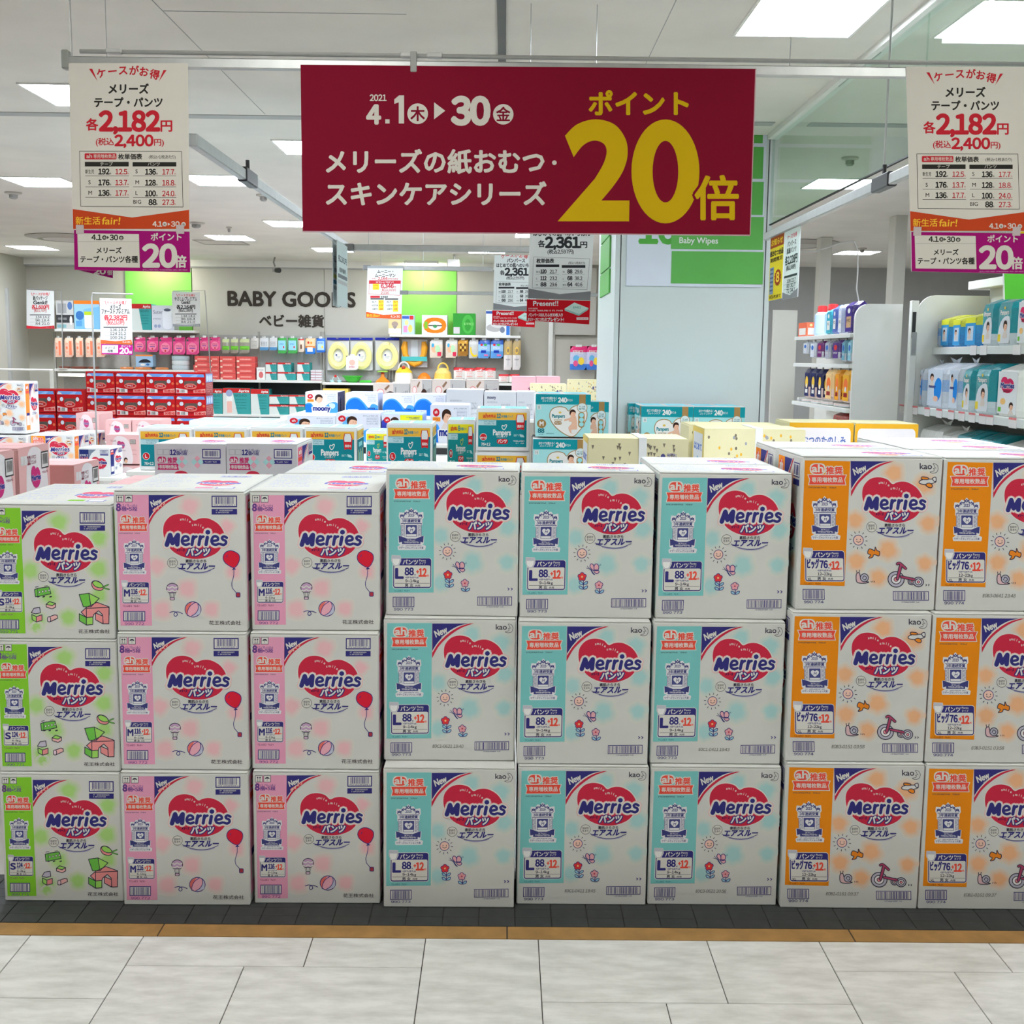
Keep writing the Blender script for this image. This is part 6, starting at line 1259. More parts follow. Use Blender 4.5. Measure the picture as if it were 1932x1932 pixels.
# ---- merries cartons at the far left
GO = 'orange-banded cartons at the far left'
fbox('diaper_carton', 'orange-printed carton standing highest at the left frame edge', -41, 720, 46, 818, 10.3, .30, front=A_O, right=A_SO, group=GO)
fbox('diaper_carton', 'orange-banded carton under the high one, its logo in full view', 57, 820, 139, 912, 10.3, .38, front=A_O, right=A_SO, group=GO)
fbox('diaper_carton', 'white carton under the highest orange-printed one, lid showing at left', -45, 822, 51, 912, 10.25, .38, front=A_O, group=GO)
fbox('diaper_carton', 'orange-banded carton behind, right of the logo carton', 120, 815, 180, 900, 10.7, .26, front=A_O, right=A_SO, group=GO)
fbox('diaper_carton', 'white carton with navy band left of the pink cartons', 148, 846, 207, 899, 9.0, .3, front=A_NAVY, right=side_art(B(42, 50, 110)))
fbox('diaper_carton', 'large pale pink carton right of the navy-banded one, upper', 200, 821, 262, 875, 9.45, .35, col=PKC, front=A_PF, group='pale pink far cartons'); fbox('diaper_carton', 'large pale pink carton right of the navy-banded one, lower', 214, 879, 276, 930, 9.45, .35, z0=.4, col=PKC, front=A_PF, group='pale pink far cartons')
for i, (x0, y0, x1, Y) in enumerate(((143, 780, 186, 11.0), (199, 793, 247, 10.7), (249, 793, 300, 10.7))): fbox('diaper_carton', 'pale pink carton before the red ones, %s of three' % nth(i, 3), x0, y0, x1, 830, Y, .4, z0=.70, col=PKC, front=A_PF, group='pale pink far cartons')
platform('hidden display platform under the far left cartons', -4.8, -3.72, 10.2, 10.97, at(100, 912, 10.3).z); platform('hidden display platform under the pale pink far cartons', -4.1, -2.7, 10.65, 11.45, .70) if 0 else None
platform('hidden display platform under the leftmost pale pink carton', -4.0, -3.74, 10.98, 11.45, .70); platform('hidden display platform under three pale pink cartons', -3.42, -2.7, 10.65, 11.2, .70); platform('hidden low platform under the two large pale pink cartons', -3.3, -2.6, 9.35, 9.9, .4); platform('hidden platform under the navy-banded carton', -3.32, -2.9, 8.95, 9.33, at(178, 899, 9.0).z)
# ================================================================== SHELVING ALONG THE BACK WALL
SY = 16.80                      # front edge of the wall shelves
def zpx(x, y, Y=SY): return at(x, y, Y).z
def bay(lab, x0, x1, shelves, backs, uprights):
    X0, X1 = at(x0, 650, SY).x, at(x1, 650, SY).x
    t = thing('wall_shelving', lab, 'shelving', ((X0+X1)/2, SY, 0)); xm = (X0+X1)/2
    for yt, yb, mat in backs: G().box(X0-xm, .30, zpx((x0+x1)/2, yb), X1-xm, .32, zpx((x0+x1)/2, yt)).build('back_panel', mat, t)
    for ys, a, b in shelves:
        z = zpx((a+b)/2, ys); A_, B_ = at(a, ys, SY).x-xm, at(b, ys, SY).x-xm
        sh = G().cbox(A_, 0, z-.035, B_, .30, z, .003).build('shelf', M_STEEL, t); G().box(A_, -.004, z-.03, B_, -.0005, z-.004, (.75, .74, .7)).build('price_rail', M_PLASTIC, sh)
    for u in uprights: x = at(u, 650, SY+.3).x-xm; G().box(x-.012, .27, 0, x+.012, .30, zpx(u, 625)).build('upright', M_PEG, t)
    G().cbox(X0-xm, .0, 0, X1-xm, .30, .12, .004).build('base', M_STEEL, t)
    return t, xm
ZU1, ZM1, ZS2, ZS3, ZU4, ZS4 = [zpx(x, y) for x, y in ((234, 622), (250, 697), (500, 717), (660, 722), (861, 632), (861, 722))]
b1, m1 = bay('white wall shelving bay at the left with boxes on top', 103, 366, [(622, 103, 366), (697, 103, 366), (760, 103, 366)], [(626, 696, M_PEG), (700, 900, M_PEG)], (104, 243, 364))
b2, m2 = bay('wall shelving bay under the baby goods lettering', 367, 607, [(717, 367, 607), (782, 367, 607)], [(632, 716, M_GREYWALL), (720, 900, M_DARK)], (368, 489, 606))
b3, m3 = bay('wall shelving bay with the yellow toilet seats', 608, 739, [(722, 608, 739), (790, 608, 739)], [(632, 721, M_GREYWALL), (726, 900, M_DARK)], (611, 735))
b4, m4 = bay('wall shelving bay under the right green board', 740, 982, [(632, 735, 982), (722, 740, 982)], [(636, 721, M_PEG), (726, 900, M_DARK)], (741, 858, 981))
b5, m5 = bay('pale peg wall bay beside the column', 1044, 1126, [(790, 1044, 1126)], [(640, 900, M_WALL)], (1045,))
# ---- hanging packs
def pouch(name, lab, x0, y0, x1, y1, bands, spot=None, hdr=None, group=None, Y=SY+.08, film=True, D=.035, cat='pack', bay_=None, n=6, tab=True):
    A_, Bq = at(x0, y0, Y), at(x1, y1, Y); w, h = (Bq.x-A_.x), A_.z-Bq.z; cx, zb = (A_.x+Bq.x)/2, Bq.z
    t = thing(name, lab, cat, (cx, Y, zb), 0, group); nx, nz = n, 8; g = G()
    for side in (-1, 1):
        vs = []; 
        for j in range(nz+1):
            for i in range(nx+1):
                u, v = i/nx, j/nz; bul = (math.sin(math.pi*u)**.6)*(math.sin(math.pi*min(1, max(0, v)))**.6) if 0 < u < 1 and 0 < v < 1 else 0
                vs.append((-w/2+w*u, side*D/2*bul, h*v))
        o = len(g.v); g.v += vs
        for j in range(nz):
            v = 1-(j+.5)/nz; c = bands[-1][1]
            for fr, cc in bands:
                if v <= fr: c = cc; break
            for i in range(nx): q = j*(nx+1)+i+o; g.f.append((q, q+1, q+nx+2, q+nx+1)); g.c.append(c)
    g.build('pouch', M_FILM if film else M_PRINT, t)
    if spot:
        a = Art(w=100, h=100); spot(a); G().art(a, w*.86, h*.8, (-w*.43, -D/2-.0012, h*.08), eps=.0006).build('label_print', M_PRINT, t)
    if tab:
        G().box(-w*.18, -.002, h*.97, w*.18, .002, h*1.0+.022, (.82, .82, .8)).build('hang_tab', M_PLASTIC, t)
        if bay_ is not None:
            par, xm = bay_; G().tube([(cx-xm, Y-SY-.06, zb+h+.012), (cx-xm, .30, zb+h+.012)], .004, n=6).build('hook', M_ALU, par)
    return t
W0 = B(226, 224, 218)
def sp_lines(c1, c2=None, circ=None):
    def f(a):
        if circ: a.ell(50, 52, 40, 34, circ, 1)
        a.rect(14, 22, 86, 30, c1, 2); a.scribble(20, 40, 80, 50, c1, 2, 3); a.scribble(20, 58, 80, 66, c2 or c1, 2, 4); a.rect(18, 76, 82, 82, c2 or c1, 2)
    return f
OR1 = B(238, 130, 96)
for i, (x0, x1) in enumerate(((103, 118), (121, 139), (142, 158), (161, 179), (181, 200))):
    pouch('bottle_brush_pack', 'tall cream and coral hanging pack on the left wall bay, %s of five' % nth(i, 5), x0, 637, x1, 674, [(.3, B(236, 206, 180)), (1.01, B(238, 196, 172))], lambda a: (a.rect(58, 6, 92, 96, OR1, 1), a.scribble(10, 20, 46, 30, OR1, 1, 2), a.ell(28, 50, 14, 10, OR1, 1), a.scribble(10, 70, 46, 80, OR1, 1, 4)), group='coral packs', bay_=(b1, m1))
PK1 = B(228, 76, 138)
for i, (x0, x1, y1) in enumerate(((253, 275, 664), (277, 299, 664), (300, 325, 669), (326, 350, 669), (351, 376, 669), (377, 395, 662), (396, 416, 662))):
    pouch('breast_pad_pack', 'hot pink hanging pack on the left wall bay, %s of seven' % nth(i, 7), x0, 636, x1, y1, [(.22, B(200, 50, 110)), (1.01, PK1)], lambda a: (a.rect(0, 0, 14, 14, B(60, 90, 90), 1), a.ell(50, 60, 42, 36, B(236, 130, 160), 1), a.scribble(22, 44, 78, 54, B(150, 30, 80), 2, 3), a.rect(24, 62, 76, 68, B(120, 70, 150), 2), a.ell(50, 84, 8, 8, B(190, 60, 60), 2)), group='pink packs', bay_=(b1, m1) if x1 < 366 else (b2, m2))
for i, (x0, x1) in enumerate(((419, 433), (435, 450), (452, 471))):
    pouch('spoon_pack', 'clear hanging pack with lime green insert, %s of three' % nth(i, 3), x0, 639, x1, 667, [(.2, B(190, 200, 150)), (.55, B(150, 146, 130)), (.8, B(110, 190, 60)), (1.01, B(150, 144, 130))], lambda a: (a.rect(10, 54, 90, 64, B(120, 200, 60), 1), a.rect(10, 70, 90, 78, B(96, 170, 50), 1)), group='lime packs', bay_=(b2, m2))
pouch('clear_pack', 'almost clear empty-looking hanging pack right of the lime ones', 473, 637, 488, 658, [(1.01, B(196, 192, 184))], sp_lines(B(160, 156, 150)), bay_=(b2, m2))
for i, (x0, x1) in enumerate(((490, 507), (508, 523))): pouch('cotton_swab_pack', 'white hanging pack with grey dots and blue foot, %s one' % ('left', 'right')[i], x0, 637, x1, 661, [(.75, B(206, 208, 208)), (1.01, B(80, 140, 190))], lambda a: [a.ell(20+20*(k % 4), 30+14*(k//4), 5, 5, B(120, 124, 130), 1) for k in range(12)], group='white swab packs', bay_=(b2, m2))
for i, (x0, x1) in enumerate(((524, 541), (543, 561))): pouch('wipes_pack', 'green edged hanging pack with pale blue label, %s one' % ('left', 'right')[i], x0, 637, x1, 667, [(1.01, B(70, 170, 80))], lambda a: (a.rect(2, 8, 98, 84, B(150, 206, 232), 1), a.scribble(20, 30, 80, 42, B(60, 120, 180), 2, 3), a.ell(72, 60, 9, 9, B(214, 60, 60), 2)), group='green packs', bay_=(b2, m2))
pouch('comb_pack', 'narrow cream hanging card with a brown comb', 563, 639, 574, 664, [(.15, B(206, 60, 50)), (1.01, B(226, 206, 186))], lambda a: a.rect(34, 40, 66, 80, B(110, 70, 50), 1), bay_=(b2, m2))
pouch('bib_pack', 'orange and blue hanging pack left of the bright blue one', 576, 638, 595, 668, [(.45, B(240, 196, 150)), (.6, B(220, 130, 60)), (1.01, B(40, 120, 206))], lambda a: (a.ell(30, 20, 12, 10, B(206, 60, 50), 1), a.ell(64, 22, 12, 10, B(240, 150, 60), 1), a.rect(16, 56, 80, 92, W0, 1)), bay_=(b2, m2))
pouch('sheet_pack', 'bright blue hanging pack beside the yellow toilet seats', 597, 638, 614, 665, [(1.01, B(40, 110, 206))], lambda a: (a.rect(6, 10, 94, 90, B(170, 206, 238), 1), a.scribble(16, 20, 84, 36, B(30, 80, 180), 2, 3), a.ell(70, 62, 12, 12, B(240, 190, 60), 2)), bay_=(b2, m2))
# toilet seats on cards
def seat_pack(lab, x0, x1, y0, y1):
    Y = SY+.2; A_, Bq = at(x0, y0, Y), at(x1, y1, Y); w, h = Bq.x-A_.x, A_.z-Bq.z; t = thing('toilet_seat_pack', lab, 'toilet seat', ((A_.x+Bq.x)/2, Y, Bq.z), 0, 'toilet seat packs')
    G().box(-w/2, .02, 0, w/2, .024, h, B(206, 206, 206)).build('backing_card', M_PRINT, t); G().box(-w/2, -.002, h*.94, w/2, .03, h*1.02, B(40, 50, 150)).build('header_card', M_PRINT, t)
    n = 28; g = G(); ys = (.02, -.03, -.045, -.03, .02); rs = (1.0, 1.0, .78, .52, .46); col = B(236, 226, 150)
    vs = [(w*.46*r*math.cos(2*math.pi*k/n)*(1-.08*math.sin(2*math.pi*k/n)), y, h*.46+h*.43*r*math.sin(2*math.pi*k/n)) for r, y in zip(rs, ys) for k in range(n)]
    g.add(vs, [(i*n+k, i*n+(k+1) % n, (i+1)*n+(k+1) % n, (i+1)*n+k) for i in range(4) for k in range(n)], col); g.build('seat_ring', M_PLASTIC, t)
    a = Art(w=100, h=100); a.ell(50, 50, 44, 48, W0, 1); a.ell(24, 40, 12, 9, B(50, 60, 140), 2); a.scribble(20, 52, 80, 60, B(100, 130, 170), 2, 3); a.scribble(24, 66, 74, 74, B(100, 130, 170), 2, 4); G().art(a, w*.34, h*.30, (-w*.17, .019, h*.30), eps=.001).build('label_print', M_PRINT, t)
    par, xm = (b3, m3) if x1 < 740 else (b4, m4); G().tube([((A_.x+Bq.x)/2-xm, .03, Bq.z+h*.99), ((A_.x+Bq.x)/2-xm, .30, Bq.z+h*.99)], .005, n=6).build('hook', M_ALU, par)
seat_pack('pale yellow child toilet seat pack, left of three', 617, 659, 638, 699); seat_pack('pale yellow child toilet seat pack, middle of three', 660.5, 703, 638, 699); seat_pack('pale yellow child toilet seat pack, right of three', 708, 753, 638, 699)
pouch('card_pack', 'small white and pink card hanging tilted between two toilet seats', 653, 671, 676, 698, [(1.01, B(228, 220, 214))], lambda a: (a.ell(50, 45, 28, 26, B(230, 176, 160), 1), a.scribble(20, 78, 80, 90, B(200, 80, 110), 1, 3)), Y=SY-.03, D=.012, film=False, bay_=(b3, m3))
def seat2(lab, x0, x1, y0, y1):
    Y = SY+.22; A_, Bq = at(x0, y0, Y), at(x1, y1, Y); w, h = Bq.x-A_.x, A_.z-Bq.z; t = thing('soft_toilet_seat_pack', lab, 'toilet seat', ((A_.x+Bq.x)/2, Y, Bq.z)); O_ = B(244, 166, 40)
    G().box(-w/2, .02, 0, w/2, .024, h, B(190, 190, 194)).build('backing_card', M_FILM, t)
    G().tube([(-w*.36, 0, h*.92), (-w*.40, 0, h*.7), (-w*.36, 0, h*.45), (-w*.2, 0, h*.18), (0, 0, h*.12), (w*.2, 0, h*.18), (w*.36, 0, h*.45), (w*.40, 0, h*.7), (w*.36, 0, h*.92)], [.03, .05, .04, .045, .05, .045, .04, .05, .03], O_, 10).build('seat_ring', M_PLASTIC, t)
    G().box(-w*.5, -.055, h*.22, w*.5, -.05, h*.38, B(80, 180, 176)).build('header_card', M_PRINT, t); G().box(-w*.14, -.002, h*.35, w*.14, .01, h*.98, B(200, 206, 210)).build('label_card', M_PRINT, t)
    G().tube([((A_.x+Bq.x)/2-m4, .03, Bq.z+h*.99), ((A_.x+Bq.x)/2-m4, .30, Bq.z+h*.99)], .005, n=6).build('hook', M_ALU, b4)
seat2('orange soft toilet seat pack with teal sash, right of the yellow seats', 758, 806, 640, 693)
for i, (x0, x1) in enumerate(((811, 835), (841, 863))): pouch('bib_pack', 'clear pack with peach and mint bib, %s one' % ('left', 'right')[i], x0, 641, x1, 675, [(.25, B(210, 206, 200)), (1.01, B(222, 206, 186))], lambda a: (a.ell(34, 50, 26, 24, B(244, 176, 140), 1), a.ell(62, 48, 22, 26, B(176, 214, 170), 2), a.ell(20, 24, 12, 14, B(70, 160, 200), 2), a.rect(62, 70, 96, 98, B(206, 50, 80), 3)), group='bib packs', bay_=(b4, m4))
pouch('hair_clip_pack', 'brown and gold hanging pack right of the bib packs', 864, 641, 883, 672, [(.3, B(206, 150, 40)), (1.01, B(160, 110, 40))], lambda a: [a.ell(25+25*(k % 3), 22+22*(k//3), 9, 9, [B(80, 50, 20), B(230, 190, 80)][k % 2], 1) for k in range(9)], bay_=(b4, m4))
pouch('banana_toy_pack', 'clear pack with a yellow banana toy', 885, 641, 902, 676, [(.3, B(206, 204, 200)), (1.01, B(196, 194, 188))], lambda a: a.poly(spline([(20, 36), (30, 70), (60, 88), (90, 84), (88, 96), (50, 100), (14, 78), (8, 40)], 4, True), B(240, 196, 30), 1), bay_=(b4, m4))
for i, (x0, x1) in enumerate(((902.5, 924), (926, 949))): pouch('sticker_pack', 'blue hanging pack with colourful picture, %s one' % ('left', 'right')[i], x0, 641, x1, 676, [(.2, B(40, 90, 180)), (.6, B(150, 190, 226)), (1.01, B(90, 150, 210))], lambda a: (a.ell(26, 20, 12, 8, B(206, 50, 60), 1), a.ell(64, 20, 16, 8, B(80, 170, 90), 1), a.rect(20, 56, 70, 74, B(30, 60, 160), 1), a.scribble(16, 34, 84, 46, W0, 2, 3), a.rect(50, 84, 90, 94, B(220, 110, 160), 1)), group='blue picture packs', bay_=(b4, m4))
for i, (x0, x1) in enumerate(((951, 966), (967.5, 982))): pouch('cup_brush_pack', 'tall beige hanging pack with gold ring, %s one' % ('left', 'right')[i], x0, 642, x1, 698, [(.06, B(190, 170, 120)), (.45, B(176, 150, 100)), (1.01, B(214, 206, 202))], lambda a: (a.ring(50, 28, 22, 12, 7, B(220, 180, 80), B(150, 124, 90), 1), a.rect(40, 48, 60, 92, B(196, 190, 190), 1), a.scribble(20, 64, 80, 69, B(90, 80, 90), 2, 3)), group='tall beige packs', bay_=(b4, m4))
for i, (x0, x1) in enumerate(((1076, 1107), (1107.5, 1133))): pouch('toy_bag', 'shiny pink and blue toy bag on the peg wall, %s one' % ('left', 'right')[i], x0, 653, x1, 698, [(.3, B(222, 40, 110)), (.75, B(196, 196, 220)), (1.01, B(60, 120, 206))], lambda a: (a.scribble(10, 8, 90, 24, W0, 1, 3), a.ell(34, 50, 22, 18, B(110, 180, 220), 1), a.ell(68, 64, 20, 20, B(240, 206, 70), 2), a.ell(30, 76, 16, 16, B(226, 90, 140), 2)), group='toy bags', bay_=(b5, m5))
# ---- boxes on the upper shelves
def sbox(name, lab, x0, y0, x1, z, art, col, group=None, D=.24, Y=SY+.02, cat='box'):
    A_, Bq = at(x0, y0, Y), at(x1, y0, Y); return carton(name, lab, A_.x, Bq.x, Y, Y+D, z+.001, A_.z, col=col, front=art, group=group, cat=cat, lid=False, eps=.0007)
def simple(bg, items):
    a = Art(w=100, h=100); a.rect(0, 0, 100, 100, bg, 1)
    for it in items: getattr(a, it[0])(*it[1:])
    return a
sbox('gate_box', 'grey photo box at the left end of the upper shelf', 105, 567, 138, ZU1, simple(B(190, 188, 184), [('rect', 0, 50, 100, 78, B(60, 60, 62), 2), ('rect', 8, 10, 60, 44, B(150, 150, 150), 2), ('text', 'Tasi Tech', 50, 66, 18, W0, 3, .02, 'c') if 0 else ('rect', 10, 60, 60, 68, B(120, 120, 120), 3), ('ell', 80, 18, 14, 14, B(80, 110, 160), 3), ('rect', 4, 84, 56, 96, B(130, 170, 176), 3), ('ell', 84, 70, 8, 16, W0, 3)]), B(190, 188, 184))
sbox('diaper_pail_box', 'blue box with orange top and a white diaper pail picture', 139, 567, 187, ZU1, simple(B(150, 190, 220), [('rect', 0, 0, 100, 12, B(236, 120, 40), 2), ('rrect', 40, 38, 76, 98, 6, W0, 2), ('rect', 40, 38, 76, 50, B(180, 200, 50), 3), ('ell', 22, 52, 16, 16, B(60, 110, 170), 3), ('rect', 6, 70, 30, 90, B(90, 150, 200), 3), ('poly', [(0, 100), (40, 30), (100, 20), (100, 100)], B(120, 176, 214), 1)]), B(150, 190, 220))
sbox('diaper_pail_box', 'blue box edge behind the magenta-panel card on the upper shelf', 187.5, 571, 214, ZU1, simple(B(140, 190, 206), [('rect', 0, 0, 100, 14, B(200, 50, 44), 2)]), B(140, 190, 206))
sbox('diaper_pail_box', 'teal box with red top band on the upper shelf', 248, 573, 285, ZU1, a_aprica(), B(60, 150, 148))
sbox('sterilizer_box', 'white box with a round white appliance picture, right end of the upper shelf', 286, 576, 328, ZU1, simple(B(206, 208, 216), [('text', 'Suteru', 6, 34, 20, B(130, 136, 150), 2, .01, 'l'), ('rrect', 48, 12, 92, 96, 16, B(226, 228, 234), 2), ('ell', 70, 18, 16, 6, B(90, 96, 110), 3), ('scribble', 6, 52, 40, 58, B(150, 156, 168), 2, 3), ('ell', 16, 84, 7, 7, B(150, 160, 190), 2), ('ell', 32, 84, 7, 7, B(150, 160, 190), 2)]), B(206, 208, 216))
sbox('toy_box', 'cream and peach box at the left end of the right upper shelf', 733, 603, 757, ZU4, simple(B(240, 206, 150), [('rect', 0, 60, 100, 96, B(236, 230, 220), 2), ('ell', 50, 30, 26, 18, B(170, 150, 140), 2), ('poly', [(30, 46), (70, 46), (50, 66)], B(150, 140, 140), 3)]), B(240, 206, 150))
sbox('toy_box', 'pale blue box with pink and yellow toys on the right upper shelf', 758, 594, 781, ZU4, simple(B(190, 214, 232), [('rect', 4, 6, 60, 20, B(70, 100, 190), 2), ('rect', 64, 4, 96, 24, B(214, 60, 60), 2), ('rect', 14, 56, 46, 90, B(240, 150, 190), 2), ('ell', 70, 70, 18, 20, B(246, 206, 110), 2), ('ell', 40, 40, 16, 14, B(246, 220, 150), 3)]), B(190, 214, 232))
sbox('toilet_seat_box', 'white box with an orange oval toilet seat picture', 796, 594, 844, ZU4, simple(B(222, 220, 214), [('rrect', 6, 14, 96, 92, 34, B(232, 130, 36), 2), ('rrect', 24, 32, 80, 76, 24, W0, 3), ('rect', 10, 34, 22, 70, B(130, 190, 60), 3), ('ell', 52, 58, 8, 8, B(70, 150, 90), 4)]), B(222, 220, 214))
sbox('toilet_seat_box', 'green box on the right upper shelf', 855, 591, 897, ZU4, simple(B(60, 150, 60), [('ell', 66, 50, 26, 44, B(80, 176, 76), 2), ('ell', 66, 54, 14, 28, B(60, 150, 60), 3), ('rect', 2, 64, 30, 94, B(206, 200, 200), 3), ('scribble', 50, 44, 92, 54, B(150, 214, 130), 4, 3)]), B(60, 150, 60))
sbox('potty_box', 'white box with grey potty picture and blue edge', 917, 585, 963, ZU4, simple(B(222, 222, 222), [('rect', 0, 4, 44, 14, B(60, 90, 160), 2), ('ell', 36, 70, 34, 16, B(176, 174, 172), 2), ('ell', 50, 58, 30, 12, B(206, 204, 202), 3), ('rect', 84, 40, 98, 98, B(60, 120, 200), 2), ('ell', 68, 78, 10, 12, B(120, 130, 150), 3)]), B(222, 222, 222))
# ---- middle shelf of the left bay
for i, (px, r) in enumerate(((122, .07), (150, .11), (177, .07))):
    c = at(px, 697, SY+.12); G_ = G().lathe([(r, 0), (r*1.08, .02), (r*1.05, .03), (r*.3, .032)], 0, 0, 0, B(120, 60, 40), 18); t = tag(G_.build('plate', M_PLASTIC, None, (c.x, SY+.12, ZM1)), 'reddish brown round tray on the left middle shelf, %s of three' % nth(i, 3), 'tray', 'brown trays')
for i, (px, r) in enumerate(((240, .09), (271, .11), (306, .09))):
    c = at(px, 697, SY+.1); tag(G().lathe([(r, 0), (r*1.06, .018), (r, .03), (r*.4, .034)], 0, 0, 0, B(214, 130, 70), 18).build('plate', M_PLASTIC, None, (c.x, SY+.1, ZM1)), 'flat orange dish on the left middle shelf, %s of three' % nth(i, 3), 'dish', 'orange dishes')
sbox('cushion_box', 'blue and white box with a black car picture above the red cartons', 256, 669, 288, ZM1+.036, simple(B(150, 180, 206), [('rect', 0, 0, 100, 12, B(230, 130, 60), 2), ('poly', spline([(20, 56), (36, 40), (66, 38), (84, 52), (84, 64), (20, 66)], 3, True), B(40, 42, 50), 2), ('ell', 40, 82, 14, 9, W0, 2), ('ell', 70, 80, 10, 9, B(60, 110, 170), 2)]), B(150, 180, 206), D=.16, Y=SY+.06)
for i in range(3):
    c = at(341, 697, SY+.12); tag(G().lathe([(.115, 0), (.125, .02), (.125, .06), (.115, .065)], 0, 0, 0, [B(190, 200, 202), B(206, 210, 210), B(170, 186, 190)][i], 20).build('bowl_tub', M_PLASTIC, None, (c.x, SY+.14, ZM1+.066*i)), 'grey white round tub in the short stack on the left middle shelf, %s' % ('bottom', 'middle', 'top')[i], 'tub', 'stacked tubs')
A_CO = a_coral()
def coral(x0, x1, zs, word, n, hpx):
    for k in range(n):
        A_, Bq = at(x0, 700, SY+.02), at(x1, 700, SY+.02); h = hpx; carton('coral_box', 'coral red box with pale stripe, %s of the %s stack' % (['bottom', 'second', 'third', 'fourth', 'top'][k if k < n-1 else 4], word), A_.x, Bq.x-.004, SY+.02, SY+.2, zs+k*h+.001, zs+(k+1)*h-.002, col=B(206, 80, 78), front=A_CO, group='coral boxes', cat='box', lid=False, eps=.0007)
coral(368, 397, ZS2, 'leftmost coral', 4, .082); coral(398, 414.5, ZS2, 'narrow coral', 4, .082); coral(415.5, 445, ZS2, 'right middle coral', 4, .082); coral(446.5, 482, ZS2, 'right coral', 4, .082)
carton('coral_box', 'coral box lying alone at the right end of the left middle shelf', at(345, 690, SY).x+.16, at(365, 690, SY).x, SY+.02, SY+.2, ZM1+.001, ZM1+.07, col=B(206, 80, 78), front=A_CO, cat='box', lid=False)
sbox('pacifier_box', 'small white box with a red round picture beside the coral boxes', 484, 693, 500, ZS2, simple(W0, [('ell', 52, 60, 26, 26, B(206, 110, 110), 2), ('scribble', 20, 16, 80, 26, B(130, 130, 140), 2, 3)]), W0)
for i, (x0, x1, y0, y1, wd) in enumerate(((501, 522, 702, 716, 'lower left'), (523.5, 558, 702, 716, 'lower middle'), (560, 584, 702, 716, 'lower right'))):
    sbox('refill_box', 'teal box with red band on the grey shelf, %s' % wd, x0, y0, x1, ZS2, a_aprica(), B(60, 150, 148), 'teal refill boxes')
for i, (x0, x1, wd) in enumerate(((501, 522, 'upper left'), (523.5, 549, 'upper middle'), (561, 584, 'upper right'))):
    sbox('refill_box', 'teal box with red band on the grey shelf, %s' % wd, x0, 684, x1, zpx(x0, 702, SY+.02)+.001, a_aprica(), B(60, 150, 148), 'teal refill boxes')
for k in range(4):
    A_, Bq = at(586, 700, SY+.02), at(610, 700, SY+.02); carton('flat_box', 'flat white box with red line, %s of four stacked at the shelf end' % ['bottom', 'second', 'third', 'top'][k], A_.x, min(Bq.x, at(607, 700, SY).x-.002), SY+.02, SY+.2, ZS2+.001+k*.037, ZS2+.036+k*.037, col=B(206, 206, 210), front=simple(B(210, 210, 212), [('rect', 0, 70, 100, 90, B(170, 60, 70), 2), ('rect', 40, 0, 44, 100, B(150, 150, 160), 3)]), group='flat boxes', cat='box', lid=False)
# ---- bathing toys and potties on the right shelves
def lathe_thing(name, lab, px, Y, z, parts, cat, sx=1):
    c = at(px, 700, Y); t = thing(name, lab, cat, (c.x, Y, z+.001))
    for nm, prof, col, off in parts: G().lathe(prof, off[0], off[1], off[2], col, 24, sx).build(nm, M_PLASTIC, t)
    return t
GRN = B(70, 190, 60)
t = lathe_thing('bath_bowl', 'bright green bath bowl on the shelf under the yellow seats', 665, SY+.12, ZS3, [('bowl', [(.06, 0), (.10, .03), (.13, .08), (.125, .085), (.09, .035)], GRN, (0, 0, 0)), ('rim', [(.125, .078), (.15, .085), (.15, .095), (.12, .095)], GRN, (0, 0, 0))], 'bowl')
t = thing('green_lid', 'flat lime green rounded lid lying on the shelf', 'lid', (at(689, 720, SY).x, SY+.02, ZS3+.001)); G().cbox(-.085, 0, 0, .085, .1, .028, .01, GRN).build('lid', M_PLASTIC, t); G().cbox(-.07, .015, .028, .07, .085, .034, .003, B(90, 206, 80)).build('lid_inset', M_PLASTIC, t)
t = lathe_thing('bath_stand', 'orange cone-footed stand with lime disc on top', 722, SY+.12, ZS3, [('cone_foot', [(.10, 0), (.10, .02), (.03, .08), (.02, .13)], B(240, 140, 40), (0, 0, 0)), ('knob', [(.02, .0), (.03, .015), (.02, .03)], B(200, 60, 50), (0, 0, .12)), ('disc', [(.08, 0), (.085, .01), (.06, .02)], B(150, 210, 80), (0, 0, .15))], 'toy')
t = thing('mobile_toy', 'clear plastic rattle with a red bead on the shelf', 'toy', (at(631, 720, SY).x, SY+.1, ZS3+.001))
for x in (-.05, .06): G().lathe([(.03, 0), (.032, .03), (.02, .036)], x, 0, 0, B(170, 206, 206), 14).build('suction_foot', M_PLASTIC, t)
G().tube([(-.05, 0, .03), (-.02, 0, .08), (.0, 0, .09), (.03, 0, .08), (.06, 0, .03)], .006, B(190, 206, 206)).build('arch', M_PLASTIC, t); G().lathe([(.004, 0), (.02, .008), (.022, .02), (.004, .036)], 0, 0, .07, B(200, 40, 40), 12).build('bead', M_PLASTIC, t)
